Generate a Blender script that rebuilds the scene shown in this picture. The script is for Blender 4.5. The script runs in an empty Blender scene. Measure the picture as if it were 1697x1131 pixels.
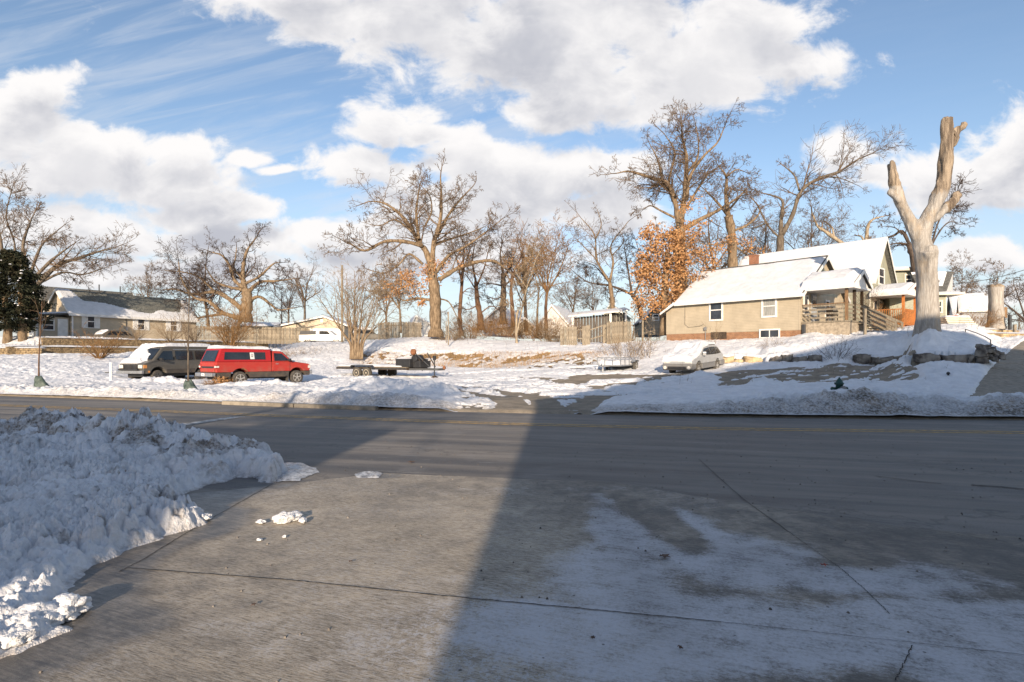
import bpy, math, random
import numpy as np
from mathutils import Vector, Matrix, noise as mnoise

# ------------------------------------------------------------------ camera, sky, sun, exposure
FPX, CX, HY, CZ = 943.0, 848.5, 590.0, 1.5      # focal length and horizon in photo pixels, eye height
scene = bpy.context.scene
C = scene.collection
cam_d = bpy.data.cameras.new('camera'); cam = bpy.data.objects.new('camera', cam_d); C.objects.link(cam)
cam.location = (0, 0, CZ); cam.rotation_euler = (math.radians(90), 0, 0)
cam_d.sensor_width = 36; cam_d.lens = 36*FPX/1697; cam_d.shift_y = 24.5/1697
cam_d.clip_start = .1; cam_d.clip_end = 6000
scene.camera = cam
scene.view_settings.view_transform = 'Standard'; scene.view_settings.look = 'None'
scene.view_settings.gamma = 1; scene.view_settings.use_curve_mapping = False
scene.view_settings.exposure = .93
SUN_EL, SUN_AZ = 15.0, 4.5                       # light travels away from the camera, slightly to the right
sun_d = bpy.data.lights.new('sun', 'SUN'); sun_d.energy = 3.8; sun_d.angle = math.radians(.5); sun_d.color = (1, .815, .615)
sun = bpy.data.objects.new('sun', sun_d); C.objects.link(sun)
_t = Vector((math.sin(math.radians(SUN_AZ))*math.cos(math.radians(SUN_EL)), math.cos(math.radians(SUN_AZ))*math.cos(math.radians(SUN_EL)), -math.sin(math.radians(SUN_EL))))
sun.rotation_euler = _t.to_track_quat('-Z', 'Y').to_euler(); sun.location = (-5, -60, 40)

world = bpy.data.worlds.new('World'); scene.world = world; world.use_nodes = True
world.cycles.sampling_method = 'MANUAL'; world.cycles.sample_map_resolution = 256
nt = world.node_tree; nt.nodes.clear()

class NB:
    """small node builder"""
    def __init__(s, nt): s.nt = nt
    def n(s, t, **kw):
        nd = s.nt.nodes.new(t)
        for k, v in kw.items(): setattr(nd, k, v)
        return nd
    def put(s, inp, v):
        if isinstance(v, bpy.types.NodeSocket): s.nt.links.new(v, inp)
        elif v is not None: inp.default_value = v
    def m(s, op, a=None, b=None, c=None, clamp=False):
        nd = s.n('ShaderNodeMath', operation=op, use_clamp=clamp)
        for i, v in enumerate((a, b, c)): s.put(nd.inputs[i], v)
        return nd.outputs[0]
    def v(s, op, a=None, b=None, c=None):
        nd = s.n('ShaderNodeVectorMath', operation=op)
        for i, v in enumerate((a, b, c)): s.put(nd.inputs[i], v)
        return nd.outputs['Value'] if op in ('LENGTH', 'DOT_PRODUCT') else nd.outputs[0]
    def ramp(s, x, lo, hi, a=0., b=1., interp='SMOOTHSTEP'):
        nd = s.n('ShaderNodeMapRange', interpolation_type=interp)
        for i, v in enumerate((x, lo, hi, a, b)): s.put(nd.inputs[i], v)
        return nd.outputs[0]
    def mix(s, f, a, b, blend='MIX'):
        nd = s.n('ShaderNodeMix', data_type='RGBA', blend_type=blend)
        s.put(nd.inputs[0], f); s.put(nd.inputs[6], a); s.put(nd.inputs[7], b)
        return nd.outputs[2]
    def noise(s, vec, scale, detail=4, rough=.55, dist=0., out=0):
        nd = s.n('ShaderNodeTexNoise'); s.put(nd.inputs['Vector'], vec)
        nd.inputs['Scale'].default_value = scale; nd.inputs['Detail'].default_value = detail
        nd.inputs['Roughness'].default_value = rough; nd.inputs['Distortion'].default_value = dist
        return nd.outputs[out]
    def scale(s, vec, k): return s.v('MULTIPLY', vec, k)

def px_uv(x, y): return ((x-CX)/FPX, (HY-y)/FPX)
CLOUDS = [(270,300,170,50),(60,150,90,50),(1035,40,150,70),(520,-12,175,72),(690,36,170,74),(860,60,240,105),(1000,140,190,78),(1150,112,190,80),(1310,108,118,56),(1240,34,130,60),(860,-60,560,120),
 (890,192,110,34),(50,172,100,62),(0,215,90,70),(130,255,170,62),(290,246,92,40),(60,292,170,44),(330,352,150,34),(110,378,190,42),(430,352,55,24),
 (350,402,220,34),(425,262,46,20),(470,282,42,15),(640,203,86,42),(700,226,50,20),(585,272,84,42),(655,290,60,28),(770,262,100,48),(900,292,190,52),
 (985,278,130,42),(800,338,220,56),(1000,350,150,46),(560,392,150,30),(720,425,260,44),(1610,300,165,62),(1690,238,90,68),(1550,325,110,42),
 (1392,262,72,38),(1470,300,66,34),(1632,430,92,34),(230,445,380,34),(1700,490,190,24)]
# cloud density as a function of a direction projected onto the plane y = 1
grp = bpy.data.node_groups.new('cloud_density', 'ShaderNodeTree')
grp.interface.new_socket('P', in_out='INPUT', socket_type='NodeSocketVector'); grp.interface.new_socket('D', in_out='OUTPUT', socket_type='NodeSocketFloat')
g = NB(grp); gi = g.n('NodeGroupInput'); go = g.n('NodeGroupOutput'); P = gi.outputs[0]
warp = g.v('MULTIPLY', g.v('SUBTRACT', g.noise(P, 5.5, 2, .5, out=1), (.5,.5,.5)), (.10,.07,0))
Pw = g.v('ADD', P, warp)
acc = None
for (x, y, rx, ry) in CLOUDS:
    u, v = px_uv(x, y); ru, rv = rx*1.12/FPX, ry*1.12/FPX
    l = g.v('LENGTH', g.v('MULTIPLY_ADD', Pw, (1/ru, 1/rv, 0), (-u/ru, -v/rv, 0)))
    if acc is None: acc = l
    else:
        nd = g.n('ShaderNodeMath', operation='SMOOTH_MIN'); g.put(nd.inputs[0], acc); g.put(nd.inputs[1], l); nd.inputs[2].default_value = .12; acc = nd.outputs[0]
Ps = g.v('MULTIPLY', P, (1, 1.55, 1))
fb = g.noise(Ps, 8.5, 9, .60, .35)
d = g.m('ADD', g.m('SUBTRACT', 1.0, acc), g.m('MULTIPLY', g.m('SUBTRACT', fb, .5), 2.05))
g.put(go.inputs[0], d)

w = NB(nt)
tc = w.n('ShaderNodeTexCoord').outputs['Generated']
sep = w.n('ShaderNodeSeparateXYZ'); w.put(sep.inputs[0], tc)
X_, Y_, Z_ = sep.outputs
sky = w.n('ShaderNodeTexSky', sky_type='NISHITA', sun_disc=False, sun_elevation=math.radians(SUN_EL), sun_rotation=math.radians(180+SUN_AZ))
sky.air_density = 1.0; sky.dust_density = .6; sky.ozone_density = 1.5
SKYK, BG = 1.0, .074
ys = w.m('MAXIMUM', Y_, .12)
cmb = w.n('ShaderNodeCombineXYZ'); w.put(cmb.inputs[0], w.m('DIVIDE', X_, ys)); w.put(cmb.inputs[1], w.m('DIVIDE', Z_, ys)); Pf = cmb.outputs[0]
def dens(vec):
    nd = w.n('ShaderNodeGroup'); nd.node_tree = grp; w.put(nd.inputs[0], vec); return nd.outputs[0]
d0 = dens(Pf); d1 = dens(w.v('ADD', Pf, (-.012, .042, 0)))
front = w.ramp(Y_, .38, .60)
# the rest of the dome: unseen, cumulus thinned so ambient stays blue and dim
zz = w.m('ADD', w.m('MAXIMUM', Z_, 0), .12)
cmb2 = w.n('ShaderNodeCombineXYZ'); w.put(cmb2.inputs[0], w.m('DIVIDE', X_, zz)); w.put(cmb2.inputs[1], w.m('DIVIDE', Y_, zz))
db = w.m('MULTIPLY', w.m('SUBTRACT', w.noise(cmb2.outputs[0], 1.3, 6, .55), .56), 3.5)
dm = w.m('ADD', w.m('MULTIPLY', d0, front), w.m('MULTIPLY', db, w.m('SUBTRACT', 1, front)))
edge = w.noise(Pf, 30, 6, .7)
dm = w.m('ADD', dm, w.m('MULTIPLY', w.m('SUBTRACT', edge, .5), .35))
alpha = w.ramp(dm, -.02, .42)
deep = w.ramp(w.m('ADD', w.m('MULTIPLY', d1, .72), w.m('MULTIPLY', d0, .28)), .08, .95)
deep = w.m('MULTIPLY', deep, w.ramp(w.noise(Pf, 3.2, 5, .6), .36, .62, .45, 1.0))
ccol = w.mix(deep, (7.1, 6.95, 6.9, 1), (3.85, 3.95, 4.4, 1))
# thin streaks of cirrus high on the left
rot = w.n('ShaderNodeVectorRotate', rotation_type='Z_AXIS'); w.put(rot.inputs['Vector'], Pf); rot.inputs['Angle'].default_value = math.radians(-14)
ci = w.noise(w.v('MULTIPLY', rot.outputs[0], (1.6, 13, 1)), 1.6, 6, .62, .6)
cim = w.m('MULTIPLY', w.ramp(ci, .40, .72), w.ramp(w.m('DIVIDE', X_, ys), -.15, .45, .42, .03))
skyc = w.mix(1.0, sky.outputs[0], (1.32*SKYK, 1.30*SKYK, 1.34*SKYK, 1), 'MULTIPLY')
hz = w.m('MULTIPLY', w.ramp(Z_, -.02, .34, .70, 0.0), w.ramp(Y_, -.6, .6, .5, 1.0))
skyc = w.mix(hz, skyc, (4.9, 5.2, 5.8, 1))
cim = w.m('MULTIPLY', cim, front)
skyc = w.mix(cim, skyc, (5.2, 5.5, 6.0, 1))
out = w.mix(alpha, skyc, ccol)
bg = w.n('ShaderNodeBackground'); w.put(bg.inputs[0], out); bg.inputs[1].default_value = BG
wo = w.n('ShaderNodeOutputWorld'); nt.links.new(bg.outputs[0], wo.inputs[0])

# ------------------------------------------------------------------ numeric helpers
def _hash(ix, iy, iz, seed):
    h = (ix.astype(np.int64)*374761393 + iy.astype(np.int64)*668265263 + np.int64(iz)*1274126177 if np.isscalar(iz) else ix.astype(np.int64)*374761393 + iy.astype(np.int64)*668265263 + iz.astype(np.int64)*1274126177) + seed*974634777
    h = (h ^ (h >> 13)) & 0xffffffff
    h = (h*1274126177) & 0xffffffff
    h = h ^ (h >> 16)
    return (h & 0xffffff)/float(0xffffff)
def vnoise(x, y, z=None, seed=0):
    x = np.asarray(x, float); y = np.asarray(y, float)
    ix = np.floor(x); iy = np.floor(y); fx = x-ix; fy = y-iy
    ux = fx*fx*fx*(fx*(fx*6-15)+10); uy = fy*fy*fy*(fy*(fy*6-15)+10)
    def plane(k):
        a = _hash(ix, iy, k, seed); b = _hash(ix+1, iy, k, seed); c = _hash(ix, iy+1, k, seed); d = _hash(ix+1, iy+1, k, seed)
        return a+(b-a)*ux+(c-a)*uy+(a-b-c+d)*ux*uy
    if z is None: return plane(0)*2-1
    z = np.asarray(z, float); iz = np.floor(z); fz = z-iz; uz = fz*fz*(3-2*fz)
    return ((1-uz)*plane(iz)+uz*plane(iz+1))*2-1
def fbm(x, y, z=None, o=4, seed=0, gain=.5):
    s = 0; a = 1; t = 0; f = 1.
    for i in range(o):
        s = s+a*vnoise(x*f+i*17.3, y*f-i*9.1, None if z is None else z*f+i*3.7, seed+i); t += a; a *= gain; f *= 2.03
    return s/t*1.4
def worley(x, y, seed=0):
    x = np.asarray(x, float); y = np.asarray(y, float); ix = np.floor(x); iy = np.floor(y); best = np.full(x.shape, 9.)
    for i in (-1, 0, 1):
        for j in (-1, 0, 1):
            cx = ix+i+_hash(ix+i, iy+j, 1, seed); cy = iy+j+_hash(ix+i, iy+j, 2, seed)
            best = np.minimum(best, (x-cx)**2+(y-cy)**2)
    return np.sqrt(best)
def sstep(x, a, b):
    t = np.clip((x-a)/(b-a), 0, 1); return t*t*(3-2*t)
def lin(x, xs, ys):
    xs = np.array(xs, float); ys = np.array(ys, float); x = np.asarray(x, float)
    r = np.interp(x, xs, ys)
    r = np.where(x < xs[0], ys[0]+(x-xs[0])*(ys[1]-ys[0])/(xs[1]-xs[0]), r)
    return np.where(x > xs[-1], ys[-1]+(x-xs[-1])*(ys[-1]-ys[-2])/(xs[-1]-xs[-2]), r)

# ------------------------------------------------------------------ terrain height (metres) by bearing and distance
TER = {-600: [(26,0),(32,.5),(38,1.1),(44.8,1.55),(48,2.2),(52,2.8),(60,3.0)],
 0: [(26,0),(32,.5),(38,1.1),(44.3,1.5),(45.1,2.2),(52,2.9),(60,3.0)],
 120: [(26,0),(32,.4),(38,.9),(45.8,1.5),(46.6,2.2),(47.4,2.3),(48.7,3.0),(60,3.0)],
 300: [(30,0),(34,.05),(40,.5),(50,1.5),(53.2,2.0),(54.5,3.0),(65,3.0)],
 430: [(32,0),(40,.3),(50,1.2),(60,2.2),(62.5,3.0),(80,3.1)],
 560: [(33,0),(40,.1),(46,.7),(50,1.6),(55,2.5),(68,3.1),(80,3.2)],
 700: [(33,0),(40,.1),(46,.55),(49,1.7),(53,2.8),(56,3.3),(80,3.4)],
 850: [(30,0),(38,.4),(42,.9),(44.2,1.7),(49,2.5),(52,2.8),(80,3.2)],
 950: [(28,0),(33,.4),(38.5,.8),(41,1.5),(46,2.2),(50,2.5),(60,2.8)],
 1050: [(26,0),(31,.35),(35.5,.52),(38,1.0),(42,2.1),(46,2.5),(60,2.7)],
 1150: [(24,0),(27,.2),(30,.42),(33,.65),(35,1.0),(38,1.7),(43,2.6),(60,2.8)],
 1250: [(23,0),(27,.35),(30,.65),(34.4,1.0),(35.0,1.5),(40,2.6),(60,2.9)],
 1350: [(22,0),(26,.35),(30,.8),(32.2,1.15),(32.8,1.55),(35,2.3),(37.5,2.85),(60,3.1)],
 1450: [(21.5,0),(26,.35),(30,1.0),(30.8,1.2),(31.3,1.6),(34,2.6),(40,3.1),(60,3.4)],
 1540: [(21,0),(24,.3),(27.5,1.15),(28.0,1.65),(30,2.65),(34,2.9),(40,3.5),(50,4.0)],
 1600: [(21,0),(24,.35),(26.7,1.2),(27.3,1.8),(32,2.5),(36,3.1),(42,3.8),(60,4.0)],
 1660: [(20,0),(22,.1),(26,.6),(30,1.2),(36,2.1),(45,3.3),(60,4.0)],
 1800: [(20,0),(22,.1),(26,.6),(30,1.2),(36,2.1),(45,3.3),(60,4.0)]}
_cols = np.array(sorted(TER)); _Dg = np.concatenate([np.arange(0, 90, .25), [90, 120, 200, 4000]])
_TT = np.array([np.interp(_Dg, [0]+[a for a, b in TER[c]], [0]+[b for a, b in TER[c]]) for c in _cols])
_k = np.array([1,2,3,2,1])/9.
_TT[:, 2:-6] = sum(_k[i]*_TT[:, i:_TT.shape[1]-8+i] for i in range(5))
def T(x, y):
    x = np.asarray(x, float); y = np.asarray(y, float); ym = np.maximum(y, 1.)
    px = np.clip(CX+FPX*x/ym, _cols[0], _cols[-1]-.01)
    ci = np.clip(np.searchsorted(_cols, px, side='right')-1, 0, len(_cols)-2)
    t = (px-_cols[ci])/(_cols[ci+1]-_cols[ci]); t = t*t*(3-2*t)*.5+t*.5
    yc = np.clip(y, 0, 3999.)
    di = np.clip(np.searchsorted(_Dg, yc, side='right')-1, 0, len(_Dg)-2)
    s = (yc-_Dg[di])/(_Dg[di+1]-_Dg[di])
    def at(c): return _TT[c, di]*(1-s)+_TT[c, di+1]*s
    return steps(x, y, at(ci)*(1-t)+at(ci+1)*t)
def _seg(x, y, a, b):
    """signed distance behind (+) the line a-b and position along it"""
    dx, dy = b[0]-a[0], b[1]-a[1]; L = math.hypot(dx, dy); dx /= L; dy /= L; nx, ny = -dy, dx
    if ny < 0: nx, ny = -nx, -ny
    return (x-a[0])*nx+(y-a[1])*ny, (x-a[0])*dx+(y-a[1])*dy, L
STONEW = [((1196,35.2),(1262,34.7),1.53,.5),((1278,33.6),(1362,32.4),1.58,.46),((1417,31.5),(1495,30.3),1.60,.44),((1512,28.1),(1612,26.9),1.66,.46)]
def steps(x, y, z):
    # terraces of the block walls on the left
    q, s, _ = _seg(x, y, (-38.5,46.7), (-38.5+.464*23, 46.7+.886*23)); s = s
    nb = -.886*(x+38.5)+.464*(y-46.7)          # behind the upper wall
    al = .464*(x+38.5)+.886*(y-46.7)
    inx = (al > -1.5) & (al < 24) & (x < -8)
    lo_ = np.where(al < 14.5, np.where(nb > -.58, 2.14, np.minimum(z, 1.50)), np.minimum(z, 2.2))
    lo_ = np.where(al < 14.5, lo_, 1.5+.7*np.clip((nb+5)/4, 0, 1))
    zb_ = np.minimum(2.03+np.clip(y-44.8, 0, 9)*.18+.22*np.clip(al+1.5, 0, 4), 2.97)
    z2 = np.where(nb > .30, np.where(al < 3, zb_, np.maximum(z, 2.95)), np.where(nb > -6, lo_, z))
    z = np.where(inx, z2, z)
    left = (al <= -1.5) & (x < -30)
    z = np.where(left & (y > 44.78), zb_, np.where(left & (y > 38), np.minimum(z, 1.42), z))
    for (pa, Da), (pb, Db), zt, h in STONEW:
        a = ((pa-CX)/FPX*Da, Da); b = ((pb-CX)/FPX*Db, Db); q, s, L = _seg(x, y, a, b)
        al_ = np.clip((s+.5)/.5, 0, 1)*np.clip((L+.5-s)/.5, 0, 1)
        w = al_*(1-np.clip((np.abs(q)-.45)/1.6, 0, 1)); w = w*w*(3-2*w)
        tgt = np.where(q > .12, zt-.16, zt-h-.22)
        z = z*(1-w)+tgt*w
    return z
def Pt(px, py, D): return Vector(((px-CX)/FPX*D, D, CZ+(HY-py)/FPX*D))
def Xat(px, D): return (px-CX)/FPX*D
def Tz(x, y): return float(T(x, y))
def ground_at(px, D): x = Xat(px, D); return Vector((x, D, Tz(x, D)))
def flat(px, py): D = CZ*FPX/(py-HY); return (Xat(px, D), D)
KX = [-19, -13.1, -8.2, -4.1, 0, 5.1, 8.5, 11.8]; KY = [21.1, 19.1, 17.25, 15.7, 14.75, 13.75, 13.35, 13.1]
def kerb(x): return lin(x, KX, KY)
YX = [-15.5, -8.85, -5.5, 0, 4.1, 10.]; YY = [17.25, 15.2, 14.1, 12.5, 11.7, 11.1]
def yellow(x): return lin(x, YX, YY)

# ------------------------------------------------------------------ scene helpers
def tag(o, label=None, cat=None, group=None, kind=None):
    if label: o['label'] = label
    if cat: o['category'] = cat
    if group: o['group'] = group
    if kind: o['kind'] = kind
    return o
def thing(name, label, cat, loc=(0,0,0), rotz=0, group=None, tilt=None):
    o = bpy.data.objects.new(name, None); C.objects.link(o); o.location = loc
    o.rotation_euler = (tilt[0] if tilt else 0, tilt[1] if tilt else 0, rotz); o.empty_display_size = .2
    return tag(o, label, cat, group)
def mesh_obj(name, verts, faces, mat, parent=None, smooth=False, attrs=None, mats=None, fmat=None):
    me = bpy.data.meshes.new(name)
    if isinstance(verts, np.ndarray) and isinstance(faces, np.ndarray):
        nv = len(verts); nf, k = faces.shape
        me.vertices.add(nv); me.vertices.foreach_set('co', verts.astype(np.float32).ravel())
        me.loops.add(nf*k); me.loops.foreach_set('vertex_index', faces.astype(np.int32).ravel())
        me.polygons.add(nf); me.polygons.foreach_set('loop_start', (np.arange(nf)*k).astype(np.int32)); me.polygons.foreach_set('loop_total', np.full(nf, k, np.int32))
        me.update(calc_edges=True)
    else:
        me.from_pydata([tuple(v) for v in verts], [], faces); me.update()
    for m_ in (mats or [mat]):
        if m_: me.materials.append(m_)
    if fmat is not None: me.polygons.foreach_set('material_index', np.asarray(fmat, np.int32))
    if smooth: me.polygons.foreach_set('use_smooth', np.ones(len(me.polygons), bool))
    for k_, a in (attrs or {}).items():
        at = me.attributes.new(k_, 'FLOAT', 'POINT'); at.data.foreach_set('value', np.asarray(a, np.float32).ravel())
    o = bpy.data.objects.new(name, me); C.objects.link(o)
    if parent: o.parent = parent
    return o
def link_copy(src, parent, loc=None, rot=None):
    o = src.copy(); C.objects.link(o); o.parent = parent
    if loc is not None: o.location = loc
    if rot is not None: o.rotation_euler = rot
    return o
def copy_tree(o, parent=None):
    c = o.copy(); C.objects.link(c); c.parent = parent
    for ch in list(o.children): copy_tree(ch, c)
    return c
def bevel(o, w=.02, seg=2, ang=35):
    b = o.modifiers.new('bevel', 'BEVEL'); b.width = w; b.segments = seg; b.limit_method = 'ANGLE'; b.angle_limit = math.radians(ang); return o

class MB:
    def __init__(s): s.v = []; s.f = []
    def box(s, x0, x1, y0, y1, z0, z1):
        b = len(s.v); s.v += [(x, y, z) for z in (z0, z1) for x, y in ((x0,y0),(x1,y0),(x1,y1),(x0,y1))]
        s.f += [tuple(b+i for i in q) for q in ((3,2,1,0),(4,5,6,7),(0,1,5,4),(1,2,6,5),(2,3,7,6),(3,0,4,7))]; return s
    def beam(s, a, b, w, h, up=(0,0,1)):
        a = Vector(a); b = Vector(b); d = (b-a).normalized(); u = Vector(up)
        sd = d.cross(u)
        if sd.length < 1e-4: sd = d.cross(Vector((0,1,0)))
        sd.normalize(); u = sd.cross(d)
        k = len(s.v)
        for p in (a, b):
            for i, j in ((-1,-1),(1,-1),(1,1),(-1,1)): s.v.append(tuple(p+sd*(i*w/2)+u*(j*h/2)))
        s.f += [(k,k+3,k+2,k+1),(k+4,k+5,k+6,k+7)]+[(k+i,k+(i+1)%4,k+4+(i+1)%4,k+4+i) for i in range(4)]; return s
    def prism(s, pts, ext):
        """planar polygon pts extruded by vector ext"""
        k = len(s.v); n = len(pts); e = Vector(ext)
        s.v += [tuple(p) for p in pts]+[tuple(Vector(p)+e) for p in pts]
        s.f += [tuple(range(k+n-1, k-1, -1)), tuple(range(k+n, k+2*n))]+[(k+i, k+(i+1)%n, k+n+(i+1)%n, k+n+i) for i in range(n)]; return s
    def loft(s, A, B):
        k = len(s.v); n = len(A); s.v += [tuple(p) for p in A]+[tuple(p) for p in B]
        s.f += [tuple(range(k+n-1, k-1, -1)), tuple(range(k+n, k+2*n))]+[(k+i, k+(i+1)%n, k+n+(i+1)%n, k+n+i) for i in range(n)]; return s
    def tube(s, pts, r, n=8, cap=True):
        pts = [Vector(p) for p in pts]; m = len(pts); rr = r if hasattr(r, '__len__') else [r]*m; k = len(s.v); ref = None
        for i, p in enumerate(pts):
            d = (pts[min(i+1,m-1)]-pts[max(i-1,0)]).normalized()
            if ref is None: ref = Vector((1,0,0)) if abs(d.x) < .8 else Vector((0,1,0))
            a = (ref-d*ref.dot(d)).normalized(); ref = a; b = d.cross(a)
            for j in range(n):
                t = 2*math.pi*j/n; s.v.append(tuple(p+a*(rr[i]*math.cos(t))+b*(rr[i]*math.sin(t))))
        for i in range(m-1):
            for j in range(n): s.f.append((k+i*n+j, k+i*n+(j+1)%n, k+(i+1)*n+(j+1)%n, k+(i+1)*n+j))
        if cap: s.f += [tuple(range(k+n-1, k-1, -1)), tuple(range(k+(m-1)*n, k+m*n))]
        return s
    def lathe(s, prof, n=16, axis='Z', c=(0,0,0)):
        k = len(s.v); m = len(prof)
        for (r, h) in prof:
            for j in range(n):
                t = 2*math.pi*j/n; a, b = r*math.cos(t), r*math.sin(t)
                p = (a,b,h) if axis == 'Z' else ((a,h,b) if axis == 'Y' else (h,a,b)); s.v.append((p[0]+c[0],p[1]+c[1],p[2]+c[2]))
        for i in range(m-1):
            for j in range(n): s.f.append((k+i*n+j, k+i*n+(j+1)%n, k+(i+1)*n+(j+1)%n, k+(i+1)*n+j))
        s.f += [tuple(range(k+n-1, k-1, -1)), tuple(range(k+(m-1)*n, k+m*n))]; return s
    def build(s, name, mat, parent=None, smooth=False, bev=0, label=None, kind=None):
        o = mesh_obj(name, s.v, s.f, mat, parent, smooth)
        if bev: bevel(o, bev)
        if label: o['label'] = label
        if kind: o['kind'] = kind
        return o

def grid_faces(nr, nc):
    i = np.arange(nr-1)[:, None]*nc+np.arange(nc-1)[None, :]
    return np.stack([i, i+1, i+nc+1, i+nc], -1).reshape(-1, 4)
def snow_sheet(parent, fn, th, nu=24, nv=12, mat=None, name='snow_cover', label=None):
    """fn(u,v)->xyz arrays of the carrying surface, th(u,v) depth; closed down to the surface at its rim"""
    u, v = np.meshgrid(np.linspace(0,1,nu), np.linspace(0,1,nv)); x, y, z = fn(u, v); t = th(u, v)
    t = t*np.where((u<=0)|(u>=1)|(v<=0)|(v>=1), 0, 1)
    V = np.stack([x, y, z+np.maximum(t, -.02)+.004], -1).reshape(-1, 3); F = grid_faces(nv, nu)
    tf = t.ravel()[F].max(1); F = F[tf > 0]
    o = mesh_obj(name, V, F, mat or M['snow'], parent, True)
    if label: o['label'] = label
    return o

# ------------------------------------------------------------------ materials
M = {}
def new_mat(name):
    m = bpy.data.materials.new(name); m.use_nodes = True; n = m.node_tree; n.nodes.clear(); b = NB(n)
    bs = b.n('ShaderNodeBsdfPrincipled'); o = b.n('ShaderNodeOutputMaterial'); n.links.new(bs.outputs[0], o.inputs[0]); M[name] = m
    return m, b, bs
def bump(b, bs, h, strength=.3, dist=.02):
    nd = b.n('ShaderNodeBump'); nd.inputs['Strength'].default_value = strength; nd.inputs['Distance'].default_value = dist
    b.put(nd.inputs['Height'], h); b.nt.links.new(nd.outputs[0], bs.inputs['Normal'])
def simple(name, col, rough=.7, var=.25, scale=6., metal=0, bmp=0., bscale=None, stretch=(1,1,1), spec=None, col2=None, detail=5):
    m, b, bs = new_mat(name); co = b.n('ShaderNodeTexCoord').outputs['Object']
    v = b.v('MULTIPLY', co, stretch); n = b.noise(v, scale, detail, .6)
    c2 = col2 or tuple(c*(1-var) for c in col); c1 = tuple(min(1, c*(1+var*.6)) for c in col)
    b.put(bs.inputs['Base Color'], b.mix(b.ramp(n, .32, .68), (*c2[:3], 1), (*c1[:3], 1)))
    bs.inputs['Roughness'].default_value = rough; bs.inputs['Metallic'].default_value = metal
    if spec is not None: bs.inputs['Specular IOR Level'].default_value = spec
    if bmp: bump(b, bs, b.noise(v, bscale or scale*4, 5, .6), bmp, .02)
    return m
def siding(name, col, step=.11):
    m, b, bs = new_mat(name); co = b.n('ShaderNodeTexCoord').outputs['Object']; s = b.n('ShaderNodeSeparateXYZ'); b.put(s.inputs[0], co)
    f = b.m('FRACT', b.m('DIVIDE', s.outputs[2], step)); n = b.noise(co, 1.2, 4, .6)
    c = b.mix(b.ramp(n, .3, .7), (*[q*.9 for q in col], 1), (*[q*1.08 for q in col], 1))
    c = b.mix(b.ramp(f, .0, .13, .38, 0.), c, (*[q*.35 for q in col], 1))
    st = b.noise(b.v('MULTIPLY', co, (3, 3, .35)), 2.0, 4, .65)
    c = b.mix(b.ramp(st, .56, .78, 0, .35), c, (*[q*.62 for q in col], 1))
    b.put(bs.inputs['Base Color'], c); bs.inputs['Roughness'].default_value = .55
    bump(b, bs, b.m('SUBTRACT', 1., f), .8, .02)
    return m
def bricks(name, c1, c2, mortar, sx=.22, sy=.075):
    m, b, bs = new_mat(name); co = b.n('ShaderNodeTexCoord').outputs['Object']; s = b.n('ShaderNodeSeparateXYZ'); b.put(s.inputs[0], co)
    cm = b.n('ShaderNodeCombineXYZ'); b.put(cm.inputs[0], b.m('ADD', s.outputs[0], s.outputs[1])); b.put(cm.inputs[1], s.outputs[2])
    br = b.n('ShaderNodeTexBrick'); b.put(br.inputs[0], cm.outputs[0]); br.inputs['Color1'].default_value = (*c1,1); br.inputs['Color2'].default_value = (*c2,1); br.inputs['Mortar'].default_value = (*mortar,1)
    br.inputs['Scale'].default_value = 1; br.inputs['Brick Width'].default_value = sx; br.inputs['Row Height'].default_value = sy; br.inputs['Mortar Size'].default_value = .008
    b.put(bs.inputs['Base Color'], b.mix(b.ramp(b.noise(co, 3, 5, .6), .3, .75, 0, .45), br.outputs[0], (*[q*.5 for q in c2],1))); bs.inputs['Roughness'].default_value = .9
    bump(b, bs, br.outputs[1], -.5, .01); return m

# snow: clean to dirty by the 'dirt' attribute
def snow_mat(name, base=(.79,.80,.82), attr=True):
    m, b, bs = new_mat(name); co = b.n('ShaderNodeTexCoord').outputs['Object']
    n = b.noise(co, 2.2, 6, .6); nf = b.noise(co, 38, 4, .65)
    c = b.mix(b.ramp(n, .3, .7), (*[q*.86 for q in base],1), (*base,1))
    if attr:
        a = b.n('ShaderNodeAttribute', attribute_name='dirt').outputs['Fac']
        grit = b.ramp(b.noise(co, 16, 6, .72), .38, .66)
        dm = b.m('MULTIPLY', a, b.m('ADD', b.m('MULTIPLY', grit, .75), .38), clamp=True)
        dc = b.mix(b.ramp(n, .35, .65), (.10,.085,.068,1), (.27,.22,.17,1))
        c = b.mix(dm, c, dc)
        speck = b.ramp(b.noise(co, 60, 3, .7), .66, .74)
        c = b.mix(b.m('MULTIPLY', speck, b.m('ADD', b.m('MULTIPLY', a, .7), .10), clamp=True), c, (.07,.06,.05,1))
    b.put(bs.inputs['Base Color'], c); bs.inputs['Roughness'].default_value = .62; bs.inputs['Specular IOR Level'].default_value = .3
    bump(b, bs, b.m('ADD', nf, b.m('MULTIPLY', b.noise(co, 9, 4, .6), 2.4)), .6, .03)
    return m
snow_mat('snow', (.74,.75,.77), attr=False); snow_mat('snow_ground'); 
def ice_mat():
    m, b, bs = new_mat('ice'); co = b.n('ShaderNodeTexCoord').outputs['Object']
    n = b.noise(b.v('MULTIPLY', co, (1, 1, 1)), 14, 6, .7)
    b.put(bs.inputs['Base Color'], b.mix(b.ramp(n, .35, .65), (.13,.13,.14,1), (.50,.52,.55,1))); bs.inputs['Roughness'].default_value = .25
    bump(b, bs, n, .6, .02)
ice_mat()
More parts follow.
